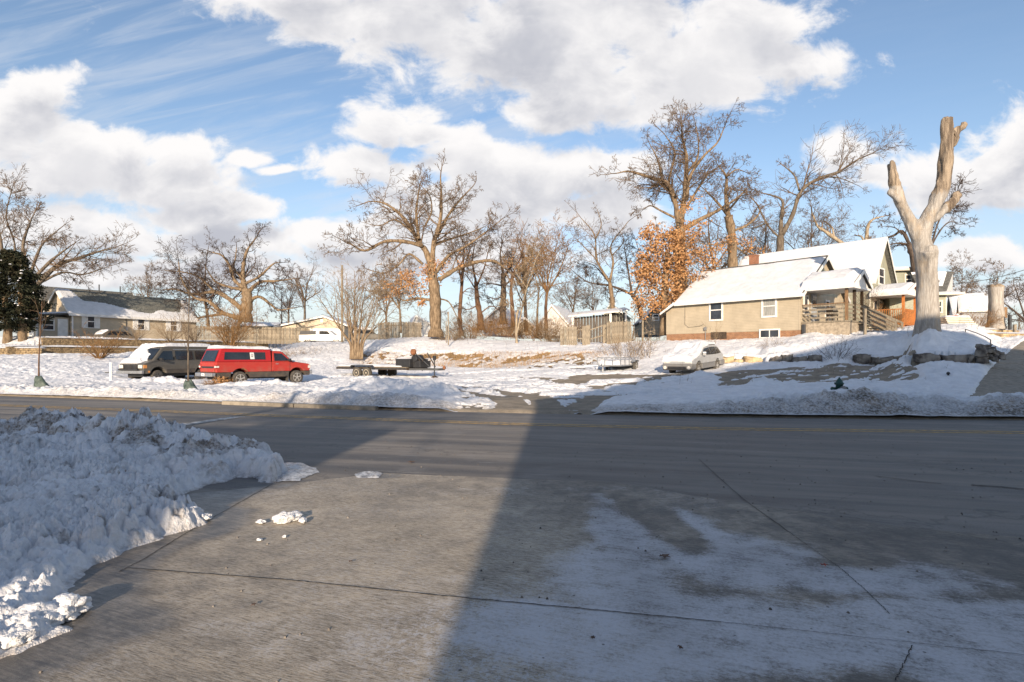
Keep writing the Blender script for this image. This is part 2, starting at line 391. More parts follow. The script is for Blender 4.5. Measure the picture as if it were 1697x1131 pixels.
# ------------------------------------------------------------------ ground, road, driveway
def asphalt():
    m, b, bs = new_mat('asphalt'); co = b.n('ShaderNodeTexCoord').outputs['Object']
    rot = b.n('ShaderNodeVectorRotate', rotation_type='Z_AXIS'); b.put(rot.inputs['Vector'], co); rot.inputs['Angle'].default_value = math.radians(14)
    lng = b.noise(b.v('MULTIPLY', rot.outputs[0], (.10, 1.6, 1)), 1.6, 6, .6)
    fine = b.noise(co, 70, 4, .75); mid = b.noise(co, 1.1, 6, .65)
    c = b.mix(b.ramp(lng, .30, .70), (.058,.056,.056,1), (.235,.21,.18,1))
    c = b.mix(b.ramp(mid, .48, .75, 0, .5), c, (.24,.225,.205,1)); st_ = b.noise(b.v('MULTIPLY', rot.outputs[0], (.5, 5, 1)), 1.6, 7, .75); c = b.mix(b.ramp(st_, .56, .72, 0, .55), c, (.36,.35,.34,1)); c = b.mix(b.ramp(st_, .30, .42, .5, 0), c, (.035,.034,.034,1))
    c = b.mix(b.ramp(fine, .42, .72, 0, .5), c, (.26,.25,.24,1))
    c = b.mix(b.ramp(fine, .30, .44, .5, 0), c, (.03,.03,.03,1))
    cr = b.n('ShaderNodeTexVoronoi', feature='DISTANCE_TO_EDGE'); b.put(cr.inputs['Vector'], b.v('ADD', b.v('MULTIPLY', co, (.16,.4,1)), b.v('MULTIPLY', b.noise(co, 1.4, 4, .6, out=1), (.6,.6,0)))); cr.inputs['Scale'].default_value = 1.
    c = b.mix(b.ramp(cr.outputs[0], .002, .008, .28, 0), c, (.02,.02,.02,1))
    b.put(bs.inputs['Base Color'], c); bs.inputs['Roughness'].default_value = .85
    b.put(bs.inputs['Roughness'], b.ramp(lng, .3, .7, .62, .9)); bump(b, bs, fine, .5, .006)
asphalt()
def concrete():
    m, b, bs = new_mat('concrete'); co = b.n('ShaderNodeTexCoord').outputs['Object']
    A = lambda k: b.n('ShaderNodeAttribute', attribute_name=k).outputs['Fac']
    rot = b.n('ShaderNodeVectorRotate', rotation_type='Z_AXIS'); b.put(rot.inputs['Vector'], co); rot.inputs['Angle'].default_value = math.radians(22)
    broom = b.noise(b.v('MULTIPLY', rot.outputs[0], (14, 110, 1)), 1.0, 5, .7)
    broom2 = b.noise(b.v('MULTIPLY', rot.outputs[0], (3, 34, 1)), 1.0, 5, .7)
    big = b.noise(co, .7, 6, .62); mid = b.noise(co, 4.5, 6, .7); fine = b.noise(co, 130, 4, .8)
    c = b.mix(b.ramp(big, .32, .70), (.34,.285,.21,1), (.56,.475,.36,1))
    c = b.mix(b.ramp(mid, .36, .64, .40, 0), c, (.12,.112,.10,1))
    c = b.mix(b.ramp(broom, .46, .64, 0, .60), c, (.56,.53,.48,1))
    c = b.mix(b.ramp(broom, .36, .49, .72, 0), c, (.075,.065,.052,1))
    c = b.mix(b.ramp(broom2, .36, .52, .35, 0), c, (.11,.10,.085,1))
    c = b.mix(b.ramp(fine, .56, .70, 0, .6), c, (.60,.58,.54,1))
    c = b.mix(b.ramp(fine, .32, .46, .6, 0), c, (.07,.062,.05,1))
    # patchy moisture plus shade painted into the right side, then salt and frost film
    dp = A('damp_shade'); c = b.mix(b.m('MULTIPLY', dp, b.ramp(b.m('ADD', mid, b.m('MULTIPLY', big, .6)), .62, 1.0, .85, .40)), c, (.085,.082,.080,1))
    fr = A('frost'); fine2 = b.noise(co, 48, 6, .78)
    fm = b.ramp(b.m('ADD', b.m('ADD', b.m('MULTIPLY', fr, .62), b.m('MULTIPLY', b.m('SUBTRACT', mid, .5), 1.0)), b.m('ADD', b.m('MULTIPLY', b.m('SUBTRACT', broom2, .5), .5), b.m('MULTIPLY', b.m('SUBTRACT', fine2, .5), 1.1))), .20, .80)
    c = b.mix(b.m('MULTIPLY', fm, .86), c, (.56,.57,.60,1))
    sp = b.ramp(b.m('ADD', b.noise(co, 22, 6, .8), b.m('MULTIPLY', b.m('SUBTRACT', fine, .5), .3)), .48, .62)
    c = b.mix(b.m('MULTIPLY', sp, b.m('MULTIPLY', A('mottle'), .75)), c, (.50,.51,.54,1))
    dk = b.ramp(b.noise(co, 9, 7, .8), .54, .68); c = b.mix(b.m('MULTIPLY', dk, .35), c, (.05,.045,.04,1))
    tyre = b.m('MULTIPLY', A('wet'), b.ramp(b.m('ADD', mid, broom2), .75, 1.2, 1.0, .55), clamp=True)
    c = b.mix(b.m('MULTIPLY', tyre, .92), c, (.035,.034,.034,1))
    vo = b.n('ShaderNodeTexVoronoi'); b.put(vo.inputs['Vector'], co); vo.inputs['Scale'].default_value = 5.5
    c = b.mix(b.ramp(vo.outputs['Distance'], .035, .06, .8, 0), c, (.05,.045,.04,1))
    b.put(bs.inputs['Base Color'], c)
    b.put(bs.inputs['Roughness'], b.ramp(A('wet'), .2, .9, .82, .35)); bump(b, bs, b.m('ADD', broom, b.m('MULTIPLY', fine, .5)), .55, .006)
concrete()
def earth():
    m, b, bs = new_mat('earth'); co = b.n('ShaderNodeTexCoord').outputs['Object']
    A = b.n('ShaderNodeAttribute', attribute_name='bank').outputs['Fac']
    n = b.noise(co, 1.6, 7, .68); f = b.noise(co, 22, 5, .75)
    lot = b.mix(b.ramp(n, .32, .68), (.23,.19,.14,1), (.42,.35,.26,1)); lot = b.mix(b.ramp(f, .35, .7, .45, 0), lot, (.11,.10,.085,1))
    gr = b.mix(b.ramp(n, .3, .7), (.17,.105,.05,1), (.40,.29,.155,1)); gr = b.mix(b.ramp(f, .36, .62, .75, 0), gr, (.065,.042,.022,1))
    gr = b.mix(b.ramp(f, .60, .75, 0, .6), gr, (.58,.45,.27,1))
    b.put(bs.inputs['Base Color'], b.mix(A, lot, gr)); bs.inputs['Roughness'].default_value = .95; bump(b, bs, b.m('ADD', f, n), .8, .05)
earth()
simple('kerb_concrete', (.27,.235,.185), .85, .3, 5, bmp=.3)
simple('yellow_paint', (.46,.28,.07), .7, .5, 9, col2=(.14,.115,.07))
simple('lit_strip_pale', (.50,.50,.48), .75, .5, 7, col2=(.12,.12,.12))  # pale colour standing in for sunlit road between shadows

# base sheet out to the horizon
mesh_obj('field', [(-4000,-4000,-.35),(4000,-4000,-.35),(4000,4500,-.35),(-4000,4500,-.35)], [(0,1,2,3)], M['snow'])['kind'] = 'structure'
xs = np.linspace(-70, 60, 131); far = kerb(xs)+.3
V = np.concatenate([np.stack([xs, np.full_like(xs, -13.), np.zeros_like(xs)], -1), np.stack([xs, far, np.zeros_like(xs)], -1)])
F = np.array([(i, i+1, i+132, i+131) for i in range(130)])
mesh_obj('road', V, F, M['asphalt'])['kind'] = 'structure'

BD = [(-2.57,2.50),(-2.45,2.85),(-2.34,3.12),(-2.62,3.35),(-2.75,3.55),(-2.93,3.95),(-2.97,4.45),(-2.80,5.05),(-2.86,5.25),(-3.22,5.45),(-3.42,5.9),(-3.50,6.6),(-3.42,7.05),(-3.0,7.0),(-2.98,6.80),(-2.86,6.76),(-2.85,7.3),(-3.3,8.1),(-4.2,8.9),(-5.5,9.5),(-8,10.3),(-12,11.6),(-19,13.5),(-22,2.0)]
def polydist(x, y, P_):
    d = np.full(x.shape, 99.); ins = np.zeros(x.shape, bool); n = len(P_)
    for i in range(n):
        (ax, ay), (bx, by) = P_[i], P_[(i+1) % n]; dx, dy = bx-ax, by-ay
        tt = np.clip(((x-ax)*dx+(y-ay)*dy)/(dx*dx+dy*dy), 0, 1); d = np.minimum(d, np.hypot(x-ax-tt*dx, y-ay-tt*dy))
        c = ((ay > y) != (by > y)) & (x < (bx-ax)*(y-ay)/(by-ay+1e-12)+ax); ins ^= c
    return np.where(ins, d, -d)
# concrete apron of the driveway, with frost / wet masks
NEX = [-2.9,-1.6,0,1.2,2.2,3.4,6,12,30]; NEY = [6.5,7.25,6.95,6.7,5.9,5.0,4.0,3.2,2.]
nxx, nyy = 520, 420
uu = np.linspace(-4.6, 16, nxx); vv = np.linspace(0, 1, nyy)
XX, VVg = np.meshgrid(uu, vv); YE = lin(XX, NEX, NEY)+.03*fbm(XX*2, XX*0, o=3, seed=5); Y0 = -1.0
YY_ = Y0+(YE-Y0)*VVg**.8
def upx(px, py): return flat(px, py)
def blob(x, y, px, py, rx, ry, soft=.45):
    cx, cy = flat(px, py); n = .35*fbm(x*1.3, y*1.3, o=4, seed=31)
    return 1-sstep(np.sqrt(((x-cx)/rx)**2+((y-cy)/ry)**2)+n, 1-soft, 1+soft*.4)
fr = np.zeros_like(XX)
for a in [(1025,880,.32,1.5),(1030,960,.75,.9),(1220,930,1.0,.85),(1420,960,1.1,.42),(1560,1040,1.1,.55),(1250,1050,1.2,.75),(900,1040,.55,.5),(1060,1090,.6,.5),(1660,1110,.8,.4),(1150,870,.28,.8)]: fr = np.maximum(fr, blob(XX, YY_, *a))
fr = np.maximum(fr, .45*sstep(fbm(XX*.7+3, YY_*1.6, o=5, seed=8), .15, .6))
for a in [(1090,850,.22,1.3),(1330,870,.6,.35)]: fr = fr*(1-.8*blob(XX, YY_, *a))
mo = np.maximum(blob(XX, YY_, 860, 1060, .7, .75), .8*blob(XX, YY_, 950, 1120, .9, .5)); mo = np.maximum(mo, .3*sstep(fbm(XX, YY_, o=4, seed=19), 0, .6))
we = np.zeros_like(XX)
for a in [(1260,802,.45,.22),(1330,815,.25,.16),(170,985,.16,.42),(235,905,.3,.5),(380,815,.45,.9),(640,790,.2,.15)]: we = np.maximum(we, blob(XX, YY_, *a, .6))
we = np.maximum(we, .45*blob(XX, YY_, 1560, 930, 2.2, .7, .8))
ln = lambda x0, w_: np.exp(-((XX-x0)/w_)**2)
we = np.maximum(we, .30*np.exp(-((XX-(.75+.03*YY_))/.20)**2)*sstep(YY_, 2.4, 3.4))
hd_ = -polydist(XX, YY_, BD)+.10*fbm(XX*2.5, YY_*2.5, o=4, seed=88); we = np.maximum(we, 1-sstep(hd_, .22, .55)); damp_shade = np.maximum(.5*sstep(fbm(XX*.6+4, YY_*.35, o=5, seed=23), -.2, .55), .85*sstep(XX+.7*fbm(XX*.9, YY_*.6, o=4, seed=29), -.1, 1.1)); we = np.maximum(we, .9*np.exp(-((XX+2.95)/.22)**2)*sstep(YY_, 2.5, 3.2))  # right-hand term paints the slab's shaded side darker, with a noisy edge
F = grid_faces(nyy, nxx)
o = mesh_obj('driveway', np.stack([XX, YY_, .004+0*XX], -1).reshape(-1,3), F, M['concrete'], None, False, dict(frost=fr, mottle=mo, wet=we, damp_shade=damp_shade)); o['kind'] = 'structure'
# joints and cracks: thin dark sheets a few mm above the slab, ragged
simple('joint_tar', (.022,.020,.018), .9, .4, 20)
def joint(pts, wid, seed, z=.0085):
    P_ = [flat(*p) for p in pts]; pl = []
    for i in range(len(P_)-1):
        n = 60
        for k in range(n): t = k/n; pl.append((P_[i][0]*(1-t)+P_[i+1][0]*t, P_[i][1]*(1-t)+P_[i+1][1]*t))
    pl.append(P_[-1]); a = np.array(pl); d = np.gradient(a, axis=0); d /= np.linalg.norm(d, axis=1)[:, None]; nrm = np.stack([-d[:,1], d[:,0]], -1)
    s = np.arange(len(a)); off = .004*fbm(s*.35, s*0, o=3, seed=seed); ww = wid*(.6+.5*np.abs(fbm(s*.5, s*0+9, o=3, seed=seed+1)))
    L = a+nrm*(off+ww)[:,None]; R = a+nrm*(off-ww)[:,None]; n = len(a)
    V = np.concatenate([np.c_[L, np.full(n, z)], np.c_[R, np.full(n, z)]]); F = np.array([(i, i+1, n+i+1, n+i) for i in range(n-1)])
    mesh_obj('slab_joint', V, F, M['joint_tar'])['kind'] = 'structure'
joint([(212,943),(480,963),(740,990),(1000,1014),(1195,1033)], .0055, 3)
joint([(452,803),(330,872),(235,930),(196,950)], .0045, 9)
joint([(1158,762),(1232,829),(1310,885)], .0045, 15); joint([(1395,945),(1440,985),(1475,1020)], .0028, 21)
joint([(1195,1033),(1400,1055),(1697,1088)], .0022, 51); joint([(1310,885),(1350,914),(1395,945)], .0025, 53); joint([(1512,1072),(1498,1102),(1484,1131)], .003, 22)
joint([(1270,842),(1390,856),(1540,880),(1697,905)], .0025, 27); joint([(560,775),(650,785),(849,794),(1039,801),(1170,824)], .0025, 29)
joint([(1450,790),(1530,800),(1560,803)], .012, 33); joint([(1610,805),(1660,808),(1697,812)], .02, 35)

# yellow centre line (two stripes) and a pale strip painting sunlight left between two shadows
def stripe(fn, x0, x1, off, wid, mat, name, z=.004):
    x = np.linspace(x0, x1, 260); y = fn(x)+off
    n = len(x); rag = .008*fbm(x*6, x*0, o=3, seed=44)
    V = np.concatenate([np.c_[x, y-wid/2+rag, np.full(n, z)], np.c_[x, y+wid/2+rag, np.full(n, z)]]); F = np.array([(i, i+1, n+i+1, n+i) for i in range(n-1)])
    o = mesh_obj(name, V, F, mat); o['kind'] = 'structure'
stripe(yellow, -60, 14, -.14, .12, M['yellow_paint'], 'yellow_line'); stripe(yellow, -60, 14, .14, .12, M['yellow_paint'], 'yellow_line')
a, b_ = flat(250, 712), flat(398, 691)
d = Vector((b_[0]-a[0], b_[1]-a[1], 0)); nrm = Vector((-d.y, d.x, 0)).normalized()*.16
o = mesh_obj('lit_strip', [Vector((*a,.008))-nrm, Vector((*b_,.008))-nrm, Vector((*b_,.008))+nrm, Vector((*a,.008))+nrm], [(0,1,2,3)], M['lit_strip_pale']); o['kind'] = 'structure'

# ------------------------------------------------------------------ the far lot: bare earth sheet and the snow lying on it
def bandmask(px, D, px0, px1, D0, D1, sx=30, sD=1.5):
    return sstep(px, px0-sx, px0+sx)*(1-sstep(px, px1-sx, px1+sx))*sstep(D, D0-sD, D0+sD)*(1-sstep(D, D1-sD, D1+sD))
def lot_fields(x, y):
    px = CX+FPX*x/np.maximum(y, 1); D = y; k = y-kerb(x)
    t = T(x, y)
    bank = np.maximum(bandmask(px, D, 590, 1000, 38, 54, 18, 1.)*sstep(t, .50, .62)*(1-sstep(t+.25*fbm(x*.8, y*.8, o=3, seed=71), 1.6, 1.85)), .7*bandmask(px, D, 440, 590, 50, 64, 25, 3))
    return px, D, k, t, bank
lotshape = (620, 900)
def lot_grid(ncol, rows, u0=-1.25, u1=1.25):
    u = np.linspace(u0, u1, ncol)
    U, V = np.meshgrid(u, rows); return U, V
rowsE = np.concatenate([np.linspace(0, 1, 60)**1.2*20, np.linspace(20.5, 60, 90), np.geomspace(62, 1500, 24)])
U, R = lot_grid(400, rowsE)
# rows start on the kerb: Y = kerb + R, X = U*Y solved by two fixed-point steps
def place(U, R):
    Y = np.full_like(U, 15.)
    for _ in range(14): Y = .5*Y+.5*(kerb(np.clip(U*Y, -60, 60))+.12)
    Y = Y+R; return U*Y, Y
X, Y = place(U, R); px, D, k, t, bank = lot_fields(X, Y)
Z = t+.0+.06*sstep(k, 0, .2)*(1-sstep(k, 4, 8))+.02*fbm(X, Y, o=3, seed=2)
Z = np.where(R <= 0, -.02, Z)
o = mesh_obj('ground', np.stack([X, Y, Z], -1).reshape(-1,3), grid_faces(*X.shape), M['earth'], None, True, dict(bank=bank)); o['kind'] = 'structure'

rows = np.concatenate([np.linspace(0, 3.2, 90), np.linspace(3.25, 14, 120), np.linspace(14.1, 40, 190), np.linspace(40.5, 70, 60), np.geomspace(72, 1500, 24)])
U, R = lot_grid(1150, rows, -1.02, 1.02); X, Y = place(U, R); px, D, k, t, bank = lot_fields(X, Y)
g1 = fbm(X*1.1, Y*1.1, o=5, seed=11); g2 = fbm(X*.35, Y*.35, o=4, seed=12); g3 = fbm(X*4.2, Y*4.2, o=4, seed=13)
s = .085+.05*g1+.04*g2+.026*g3
# footprints and lumps all over
foot = worley(X*1.7, Y*1.7, 3); s = s-.05*(1-sstep(foot, .12, .34))*sstep(g2, -.4, .3)
# ploughed bank along the kerb
bh = lin(px, [-200,0,250,400,560,690,760,1000,1180,1290,1420,1560,1600,1640,1700,1800], [.20,.18,.16,.13,.20,.18,.04,.03,.13,.27,.31,.24,.16,.24,.26,.26])
bw = lin(px, [-200,400,700,1200,1420,1700], [1.2,1.2,1.6,1.8,2.3,2.0])
bw2 = lambda q: .5-1.15*q*q
lump = worley(X*2.3+.4*g1, Y*2.3, 7); lump2 = worley(X*5.5, Y*5.5+.3*g1, 8)
prof = sstep(k, .06, .55*bw)*(1-.72*sstep(k, bw*.9, bw*2.1))
bankz = bh*prof*(1+.55*bw2(lump)+.45*bw2(lump2)+.25*g1+.2*g3)
inb = sstep(k, .0, .3)*(1-sstep(k, bw*1.3, bw*2.2))
s = s*(1-.5*inb)+bankz
edge = .20+.16*g3+.12*fbm(X*1.5, Y*0, o=3, seed=77)
s = s*sstep(k, .02, np.clip(edge, .04, .6)+.22)-.09*(1-sstep(k, 0, .10))
# mounds of ploughed snow in the lot
def mound(px_, py_, D_, rx, ry, h, seed, rough=.5):
    cx = Xat(px_, D_); q = np.sqrt(((X-cx)/rx)**2+((Y-D_)/ry)**2)+.22*fbm(X*1.2, Y*1.2, o=4, seed=seed)
    return h*(1-sstep(q, .15, 1.0))*(1+rough*bw2(worley(X*2.6, Y*2.6, seed))+.25*g3)
s = s+mound(640,0,22.8,2.3,1.4,.33,51)+mound(722,0,21.8,1.2,1.0,.27,52)+mound(560,0,21.5,2.6,1.2,.10,53)+mound(1260,0,24.5,1.0,.9,.26,54)+mound(1165,0,29.3,.9,.7,.14,55)+0
s = s+mound(1535,0,29.6,1.3,1.0,.16,57,.1)+mound(450,0,25.5,2.5,.8,.18,58)+mound(270,0,27.5,2.5,1.,.2,59)
# bare places: the driveway mouth, wheel tracks, cleared bands
def streak(pts, wid, depth):
    global s
    P_ = [(Xat(a, D_), D_) for a, D_ in pts]; best = np.full(X.shape, 99.)
    for (ax, ay), (bx, by) in zip(P_[:-1], P_[1:]):
        dx, dy = bx-ax, by-ay; tt = np.clip(((X-ax)*dx+(Y-ay)*dy)/(dx*dx+dy*dy), 0, 1)
        best = np.minimum(best, np.hypot(X-ax-tt*dx, Y-ay-tt*dy))
    s = s-depth*(1-sstep(best+.25*wid*g1+.2*wid*g3, wid*.45, wid))
cl = bandmask(px, D, 750, 985, 14.0, 20.5, 30, 1.0)
s = s-cl*(.04+.12*sstep(.6*g1+.4*g2+.5*g3, -.25, .20))
lotm = bandmask(px, D, 740, 1120, 20, 34, 60, 2.5)
trk = fbm((X+.5*Y)*.5, (Y-.35*X)*2.4, o=5, seed=92)
s = s-lotm*.17*sstep(.75*trk+.35*g2+.3*g3, -.18, .10)
streak([(845,14.9),(850,17),(835,19.5),(775,23),(700,28),(560,31)], .55, .16); streak([(905,15.0),(905,17.5),(880,21),(800,26),(720,30)], .5, .15)
streak([(960,15.5),(990,19),(1010,24),(960,29),(880,33)], .6, .10); streak([(830,20),(900,23),(1010,27),(1100,29)], .5, .13)
streak([(560,33.5),(640,34.5),(720,34.6)], .8, .18); streak([(480,30.8),(560,31.6),(650,32)], .35, .15)
streak([(540,35.5),(700,37.5),(850,38),(1000,36)], .8, .15); streak([(960,31.5),(1060,31.5),(1180,30)], .9, .15)
s = s-.17*bandmask(px, D, 955, 1075, 29.8, 33, 25, .8)
dr = bandmask(px, D, 1190, 1525, 24.6, 31.0, 18, .7)
sk = fbm(X*.5+Y*.6, (Y-.42*X)*3.2, o=4, seed=91)
s = s-dr*(.17+.14*sstep(sk, -.6, -.1))
s = s-.14*bandmask(px, D, 0, 170, 22.3, 23.0, 40, .3)*sstep(g1, -.3, .2)
s = s-bank*(.04+.22*sstep(.6*g1+.6*g3+.35*g2, -.10, .26))
for vx, vy, vr in ((-13.0,29.3,3.2),(-19.6,33.2,3.2),(10.9,31.8,2.6)): s = s-.13*(1-sstep(np.hypot(X-vx, Y-vy), vr*.7, vr*1.15))*sstep(s, 0, .16)
s = s-.13*bandmask(px, D, 600, 1050, 50, 62, 60, 3)*sstep(.7*g1+.4*g3, .28, .6)
s = s-.20*(1-sstep(np.hypot(X-12.83, (Y-21.6)*.7), .5, 1.3))
s = np.where(D > 66, np.maximum(s, .06), s)
# the cleared pavement on the right
sx0 = lambda D_: (lin(D_, [14, 23, 28, 40], [1585, 1622, 1650, 1705])-CX)/FPX*D_
pav = sstep(X-sx0(Y)+.12*g3, -.1, .18)*(1-sstep(X-sx0(Y), 1.9, 2.1))*sstep(k, 2.5, 3.2)
s = s*(1-pav)-.1*pav
dirt = inb*np.clip(1.15-k/np.maximum(bw*.75, .1)+.35*g1, 0, 1)*(.85)
dirt = np.maximum(dirt, .25*inb*sstep(lump2, .4, .7)); dirt = np.maximum(dirt, .5*cl*sstep(g3, 0, .5)); dirt = np.maximum(dirt, .3*bank)
dirt = np.maximum(dirt, .16*bandmask(px, D, -300, 520, 17, 27, 60, 2)); dirt = dirt*lin(px, [0,500,900,1250,1400], [.7,.95,.95,1.25,1.35])
Zs = t+.03+.05*(1-sstep(k, 4, 8))+s
o = mesh_obj('snow_cover', np.stack([X, Y, Zs], -1).reshape(-1,3), grid_faces(*X.shape), M['snow_ground'], None, True, dict(dirt=dirt)); o['kind'] = 'structure'
_sx, _sy, _sz = X, Y, Zs
def snowz(x, y):
    """snow surface height by bilinear look-up"""
    u = x/y; ci = min(max((u+1.02)/2.04*1149, 0), 1148.99); c = int(ci); col = _sy[:, c]; r = int(np.searchsorted(col, y))-1; r = max(0, min(r, len(col)-2))
    return float(max(_sz[r, c], Tz(x, y)+.03))

# kerb stones along the far side of the road, each a part of the setting
xk = -8.9; kroot = None
ks = MB(); n = 0
kerb_mesh = None
while xk < -5.2:
    L = 2.6; x1 = xk+L*.985; a = Vector((xk, float(kerb(xk))-.02, 0)); b_ = Vector((x1, float(kerb(x1))-.02, 0))
    mb = MB().beam(Vector((0,0,.03)), Vector(((b_-a).length,0,.03)), .2, .16)
    if kerb_mesh is None: o = mb.build('kerb_stone', M['kerb_concrete'], None, bev=.02); kerb_mesh = o
    else: o = kerb_mesh.copy(); C.objects.link(o)
    o.location = (a.x, a.y+.10, 0); o.rotation_euler = (0, 0, math.atan2(b_.y-a.y, b_.x-a.x)); o['kind'] = 'structure'; xk += L
# pavement slab on the right
dd = np.linspace(14.5, 44, 70); xl = sx0(dd); zz_ = T(xl, dd)+.09
pv = MB(); 
for i in range(0, 68, 4):
    i2 = min(i+4, 69); k0 = len(pv.v)
    q = [(xl[i], dd[i]+.02), (xl[i]+1.9, dd[i]+.02), (xl[i2]+1.9, dd[i2]-.02), (xl[i2], dd[i2]-.02)]
    o = mesh_obj('pavement_slab', [(a, b2, Tz(a, b2)+.125) for a, b2 in q]+[(a, b2, Tz(a, b2)-.1) for a, b2 in q], [(0,1,2,3),(0,4,5,1),(1,5,6,2),(2,6,7,3),(3,7,4,0)], M['kerb_concrete']); o['kind'] = 'structure'

# ------------------------------------------------------------------ the near snow heap, left
u = np.linspace(-1.0, -.30, 640); r = np.geomspace(2.3, 14.5, 470); U, Y = np.meshgrid(u, r); X = U*Y
w1 = fbm(X*1.3, Y*1.3, o=4, seed=61); w2 = fbm(X*5, Y*5, o=4, seed=62)
dist = polydist(X, Y, BD)+.10*w1+.05*w2
cyl = lin(X, [-20,-12,-8,-5.5,-4.4,-3.6,-3.0,-2.6], [11.8,10.6,9.5,8.9,8.35,7.8,7.2,6.8]); chh = lin(X, [-20,-12,-9,-7.2,-6.2,-5.3,-4.3,-3.4,-2.9,-2.5], [.12,.15,.20,.26,.31,.23,.14,.10,.08,.05])
h = .07*sstep(dist, 0, .22)+.07*sstep(dist, .1, 1.2)
ridge = np.exp(-((Y-cyl)/np.where(Y > cyl, .75, .95))**2)
L1 = worley(X*1.6+.35*w1, Y*1.6, 71); L2 = worley(X*3.6+.3*w1, Y*3.6, 72); L3 = worley(X*9+.4*w2, Y*9, 73); L4 = worley(X*21, Y*21, 74)
cl1 = sstep(fbm(X*.9, Y*.9, o=3, seed=75), -.35, .45); w3 = fbm(X*16, Y*16, o=3, seed=76)
L1 = 1.15*L1*L1; L2 = 1.15*L2*L2; L3 = 1.15*L3*L3
h = h+ridge*chh*(.72+.55*(.5-L1)+.40*(.5-L2)+.18*w2)*sstep(dist, 0, .5)
rel = sstep(dist, .0, .18)
h = h+rel*(.10*(.5-L1)*(.4+ridge)+.16*(.5-L2)*(.30+.9*cl1)*(.5+ridge)+.085*(.42-L3)*(.55+cl1)+.055*(.5-1.2*L4*L4)*(.5+cl1)+.05*w1+.035*w2+.028*w3)
h = h+rel*.05*np.exp(-(dist/.28)**2)*(.7+1.2*(.5-L3))
h = np.where(dist > 0, np.maximum(h, .012*sstep(dist, 0, .03)), -.03)
dirt = rel*np.clip(ridge*1.8*sstep(L2+.35*w2+.25*w1, .10, .42)*(1-sstep(X, -3.7, -3.2)), 0, 1)
dirt = np.maximum(dirt, .75*sstep(L2+.3*L3, .38, .75)*cl1); dirt = np.maximum(dirt, .9*sstep(L3+.25*w3+.3*w1, .40, .80)*sstep(h, .0, .05)*(.6+.6*cl1)); dirt = np.maximum(dirt, .7*(1-sstep(dist, 0, .12))); dirt = np.maximum(dirt, .15)
snow_mat('snow_heap', (.82,.83,.85))
o = mesh_obj('snow_heap', np.stack([X, Y, h], -1).reshape(-1,3), grid_faces(*X.shape), M['snow_heap'], None, True, dict(dirt=dirt))
tag(o, 'ploughed heap of dirty lumpy snow left of the driveway', 'snow heap')
# far left ground beyond the heap mesh
# loose chunks of snow
def chunk(loc, sz, seed, name='snow_chunk', sub=4, flatz=.75, mat=None):
    import bmesh
    bm = bmesh.new(); bmesh.ops.create_icosphere(bm, subdivisions=sub, radius=1)
    co = np.array([v.co[:] for v in bm.verts]); F_ = np.array([[v.index for v in f.verts] for f in bm.faces]); bm.free()
    n = fbm(co[:,0]*1.3+seed*7.1, co[:,1]*1.3, co[:,2]*1.3, o=5, seed=seed, gain=.6); n2 = np.abs(fbm(co[:,0]*2.6, co[:,1]*2.6+seed, co[:,2]*2.6, o=3, seed=seed+5))
    co = co*(1+.55*n-.22*n2)[:,None]*np.array(sz); co[:,2] *= flatz; co[:,2] = np.maximum(co[:,2], -.3*sz[2])
    o = mesh_obj(name, co, F_, mat or M['snow_heap'], None, True, dict(dirt=np.clip(.05+.35*(-co[:,2]/sz[2]), 0, .5))); o.location = loc; o.rotation_euler = (0,0,seed*1.3); return o
chs = [((62,1040),(.16,.13,.11),'biggest white snow lump at the bottom corner of the heap beside the driveway'),
 ((105,1022),(.13,.11,.10),'rounded snow lump at the lower heap edge, orange stain beside it'),
 ((30,1000),(.11,.10,.13),'upright pointed snow lump at the left picture edge'),
 ((22,1068),(.10,.09,.07),'low snow lump nearest the viewer at the left picture edge'),
 ((310,868),(.17,.14,.13),'knobbly snow lump on the heap rim where it juts into the driveway'),
 ((285,852),(.12,.12,.11),'snow lump just behind the knobbly one on the heap rim'),
 ((338,864),(.07,.06,.05),'small snow lump at the tip of the jutting heap rim'),
 ((262,880),(.13,.09,.07),'flat snow lump on the near side of the jutting heap rim')]
for i, (p, sz, lab) in enumerate(chs):
    x, y = flat(*p); tag(chunk((x, y, .04), sz, 11+i), lab, 'snow lump', 'sunlit lumps on the rim of the snow heap')
rr = random.Random(5)
for i, (p, sz, lab) in enumerate([((432,869),(.045,.032,.028),'small white snow block left of the crumbled pile on the driveway'),
   ((476,866),(.12,.07,.075),'crumbled pile of white snow lying alone on the sunlit driveway'),
   ((502,868),(.045,.03,.038),'squarish snow block right of the crumbled pile on the driveway'),
   ((430,898),(.022,.02,.016),'tiny grey snow crumb nearest the viewer on the driveway'),
   ((471,893),(.018,.015,.015),'tiny snow crumb below the crumbled pile on the driveway')]):
    x, y = flat(*p); tag(chunk((x, y, .012+sz[2]*.3), sz, 31+i, mat=M['snow_heap']), lab, 'snow lump', 'snow fallen on the driveway')
# ice patch
a = np.linspace(0, 2*np.pi, 60, endpoint=False)
def ice(pxc, pyc, rx, ry, rot, seed, lab):
    cx, cy = flat(pxc, pyc); R_ = 1+.25*fbm(np.cos(a)*2, np.sin(a)*2, o=4, seed=seed)
    rings = np.linspace(0.02, 1, 14); V = []
    for q in rings:
        xx = rx*q*R_*np.cos(a); yy = ry*q*R_*np.sin(a); x = cx+xx*math.cos(rot)-yy*math.sin(rot); y = cy+xx*math.sin(rot)+yy*math.cos(rot)
        V.append(np.c_[x, y, .008+.028*(1-q**3)*(1+.6*fbm(x*9, y*9, o=3, seed=seed+1))])
    V = np.concatenate(V); F_ = np.array([(i*60+j, i*60+(j+1)%60, (i+1)*60+(j+1)%60, (i+1)*60+j) for i in range(13) for j in range(60)])
    tag(mesh_obj('ice_patch', V, F_, M['ice'], None, True), lab, 'ice')
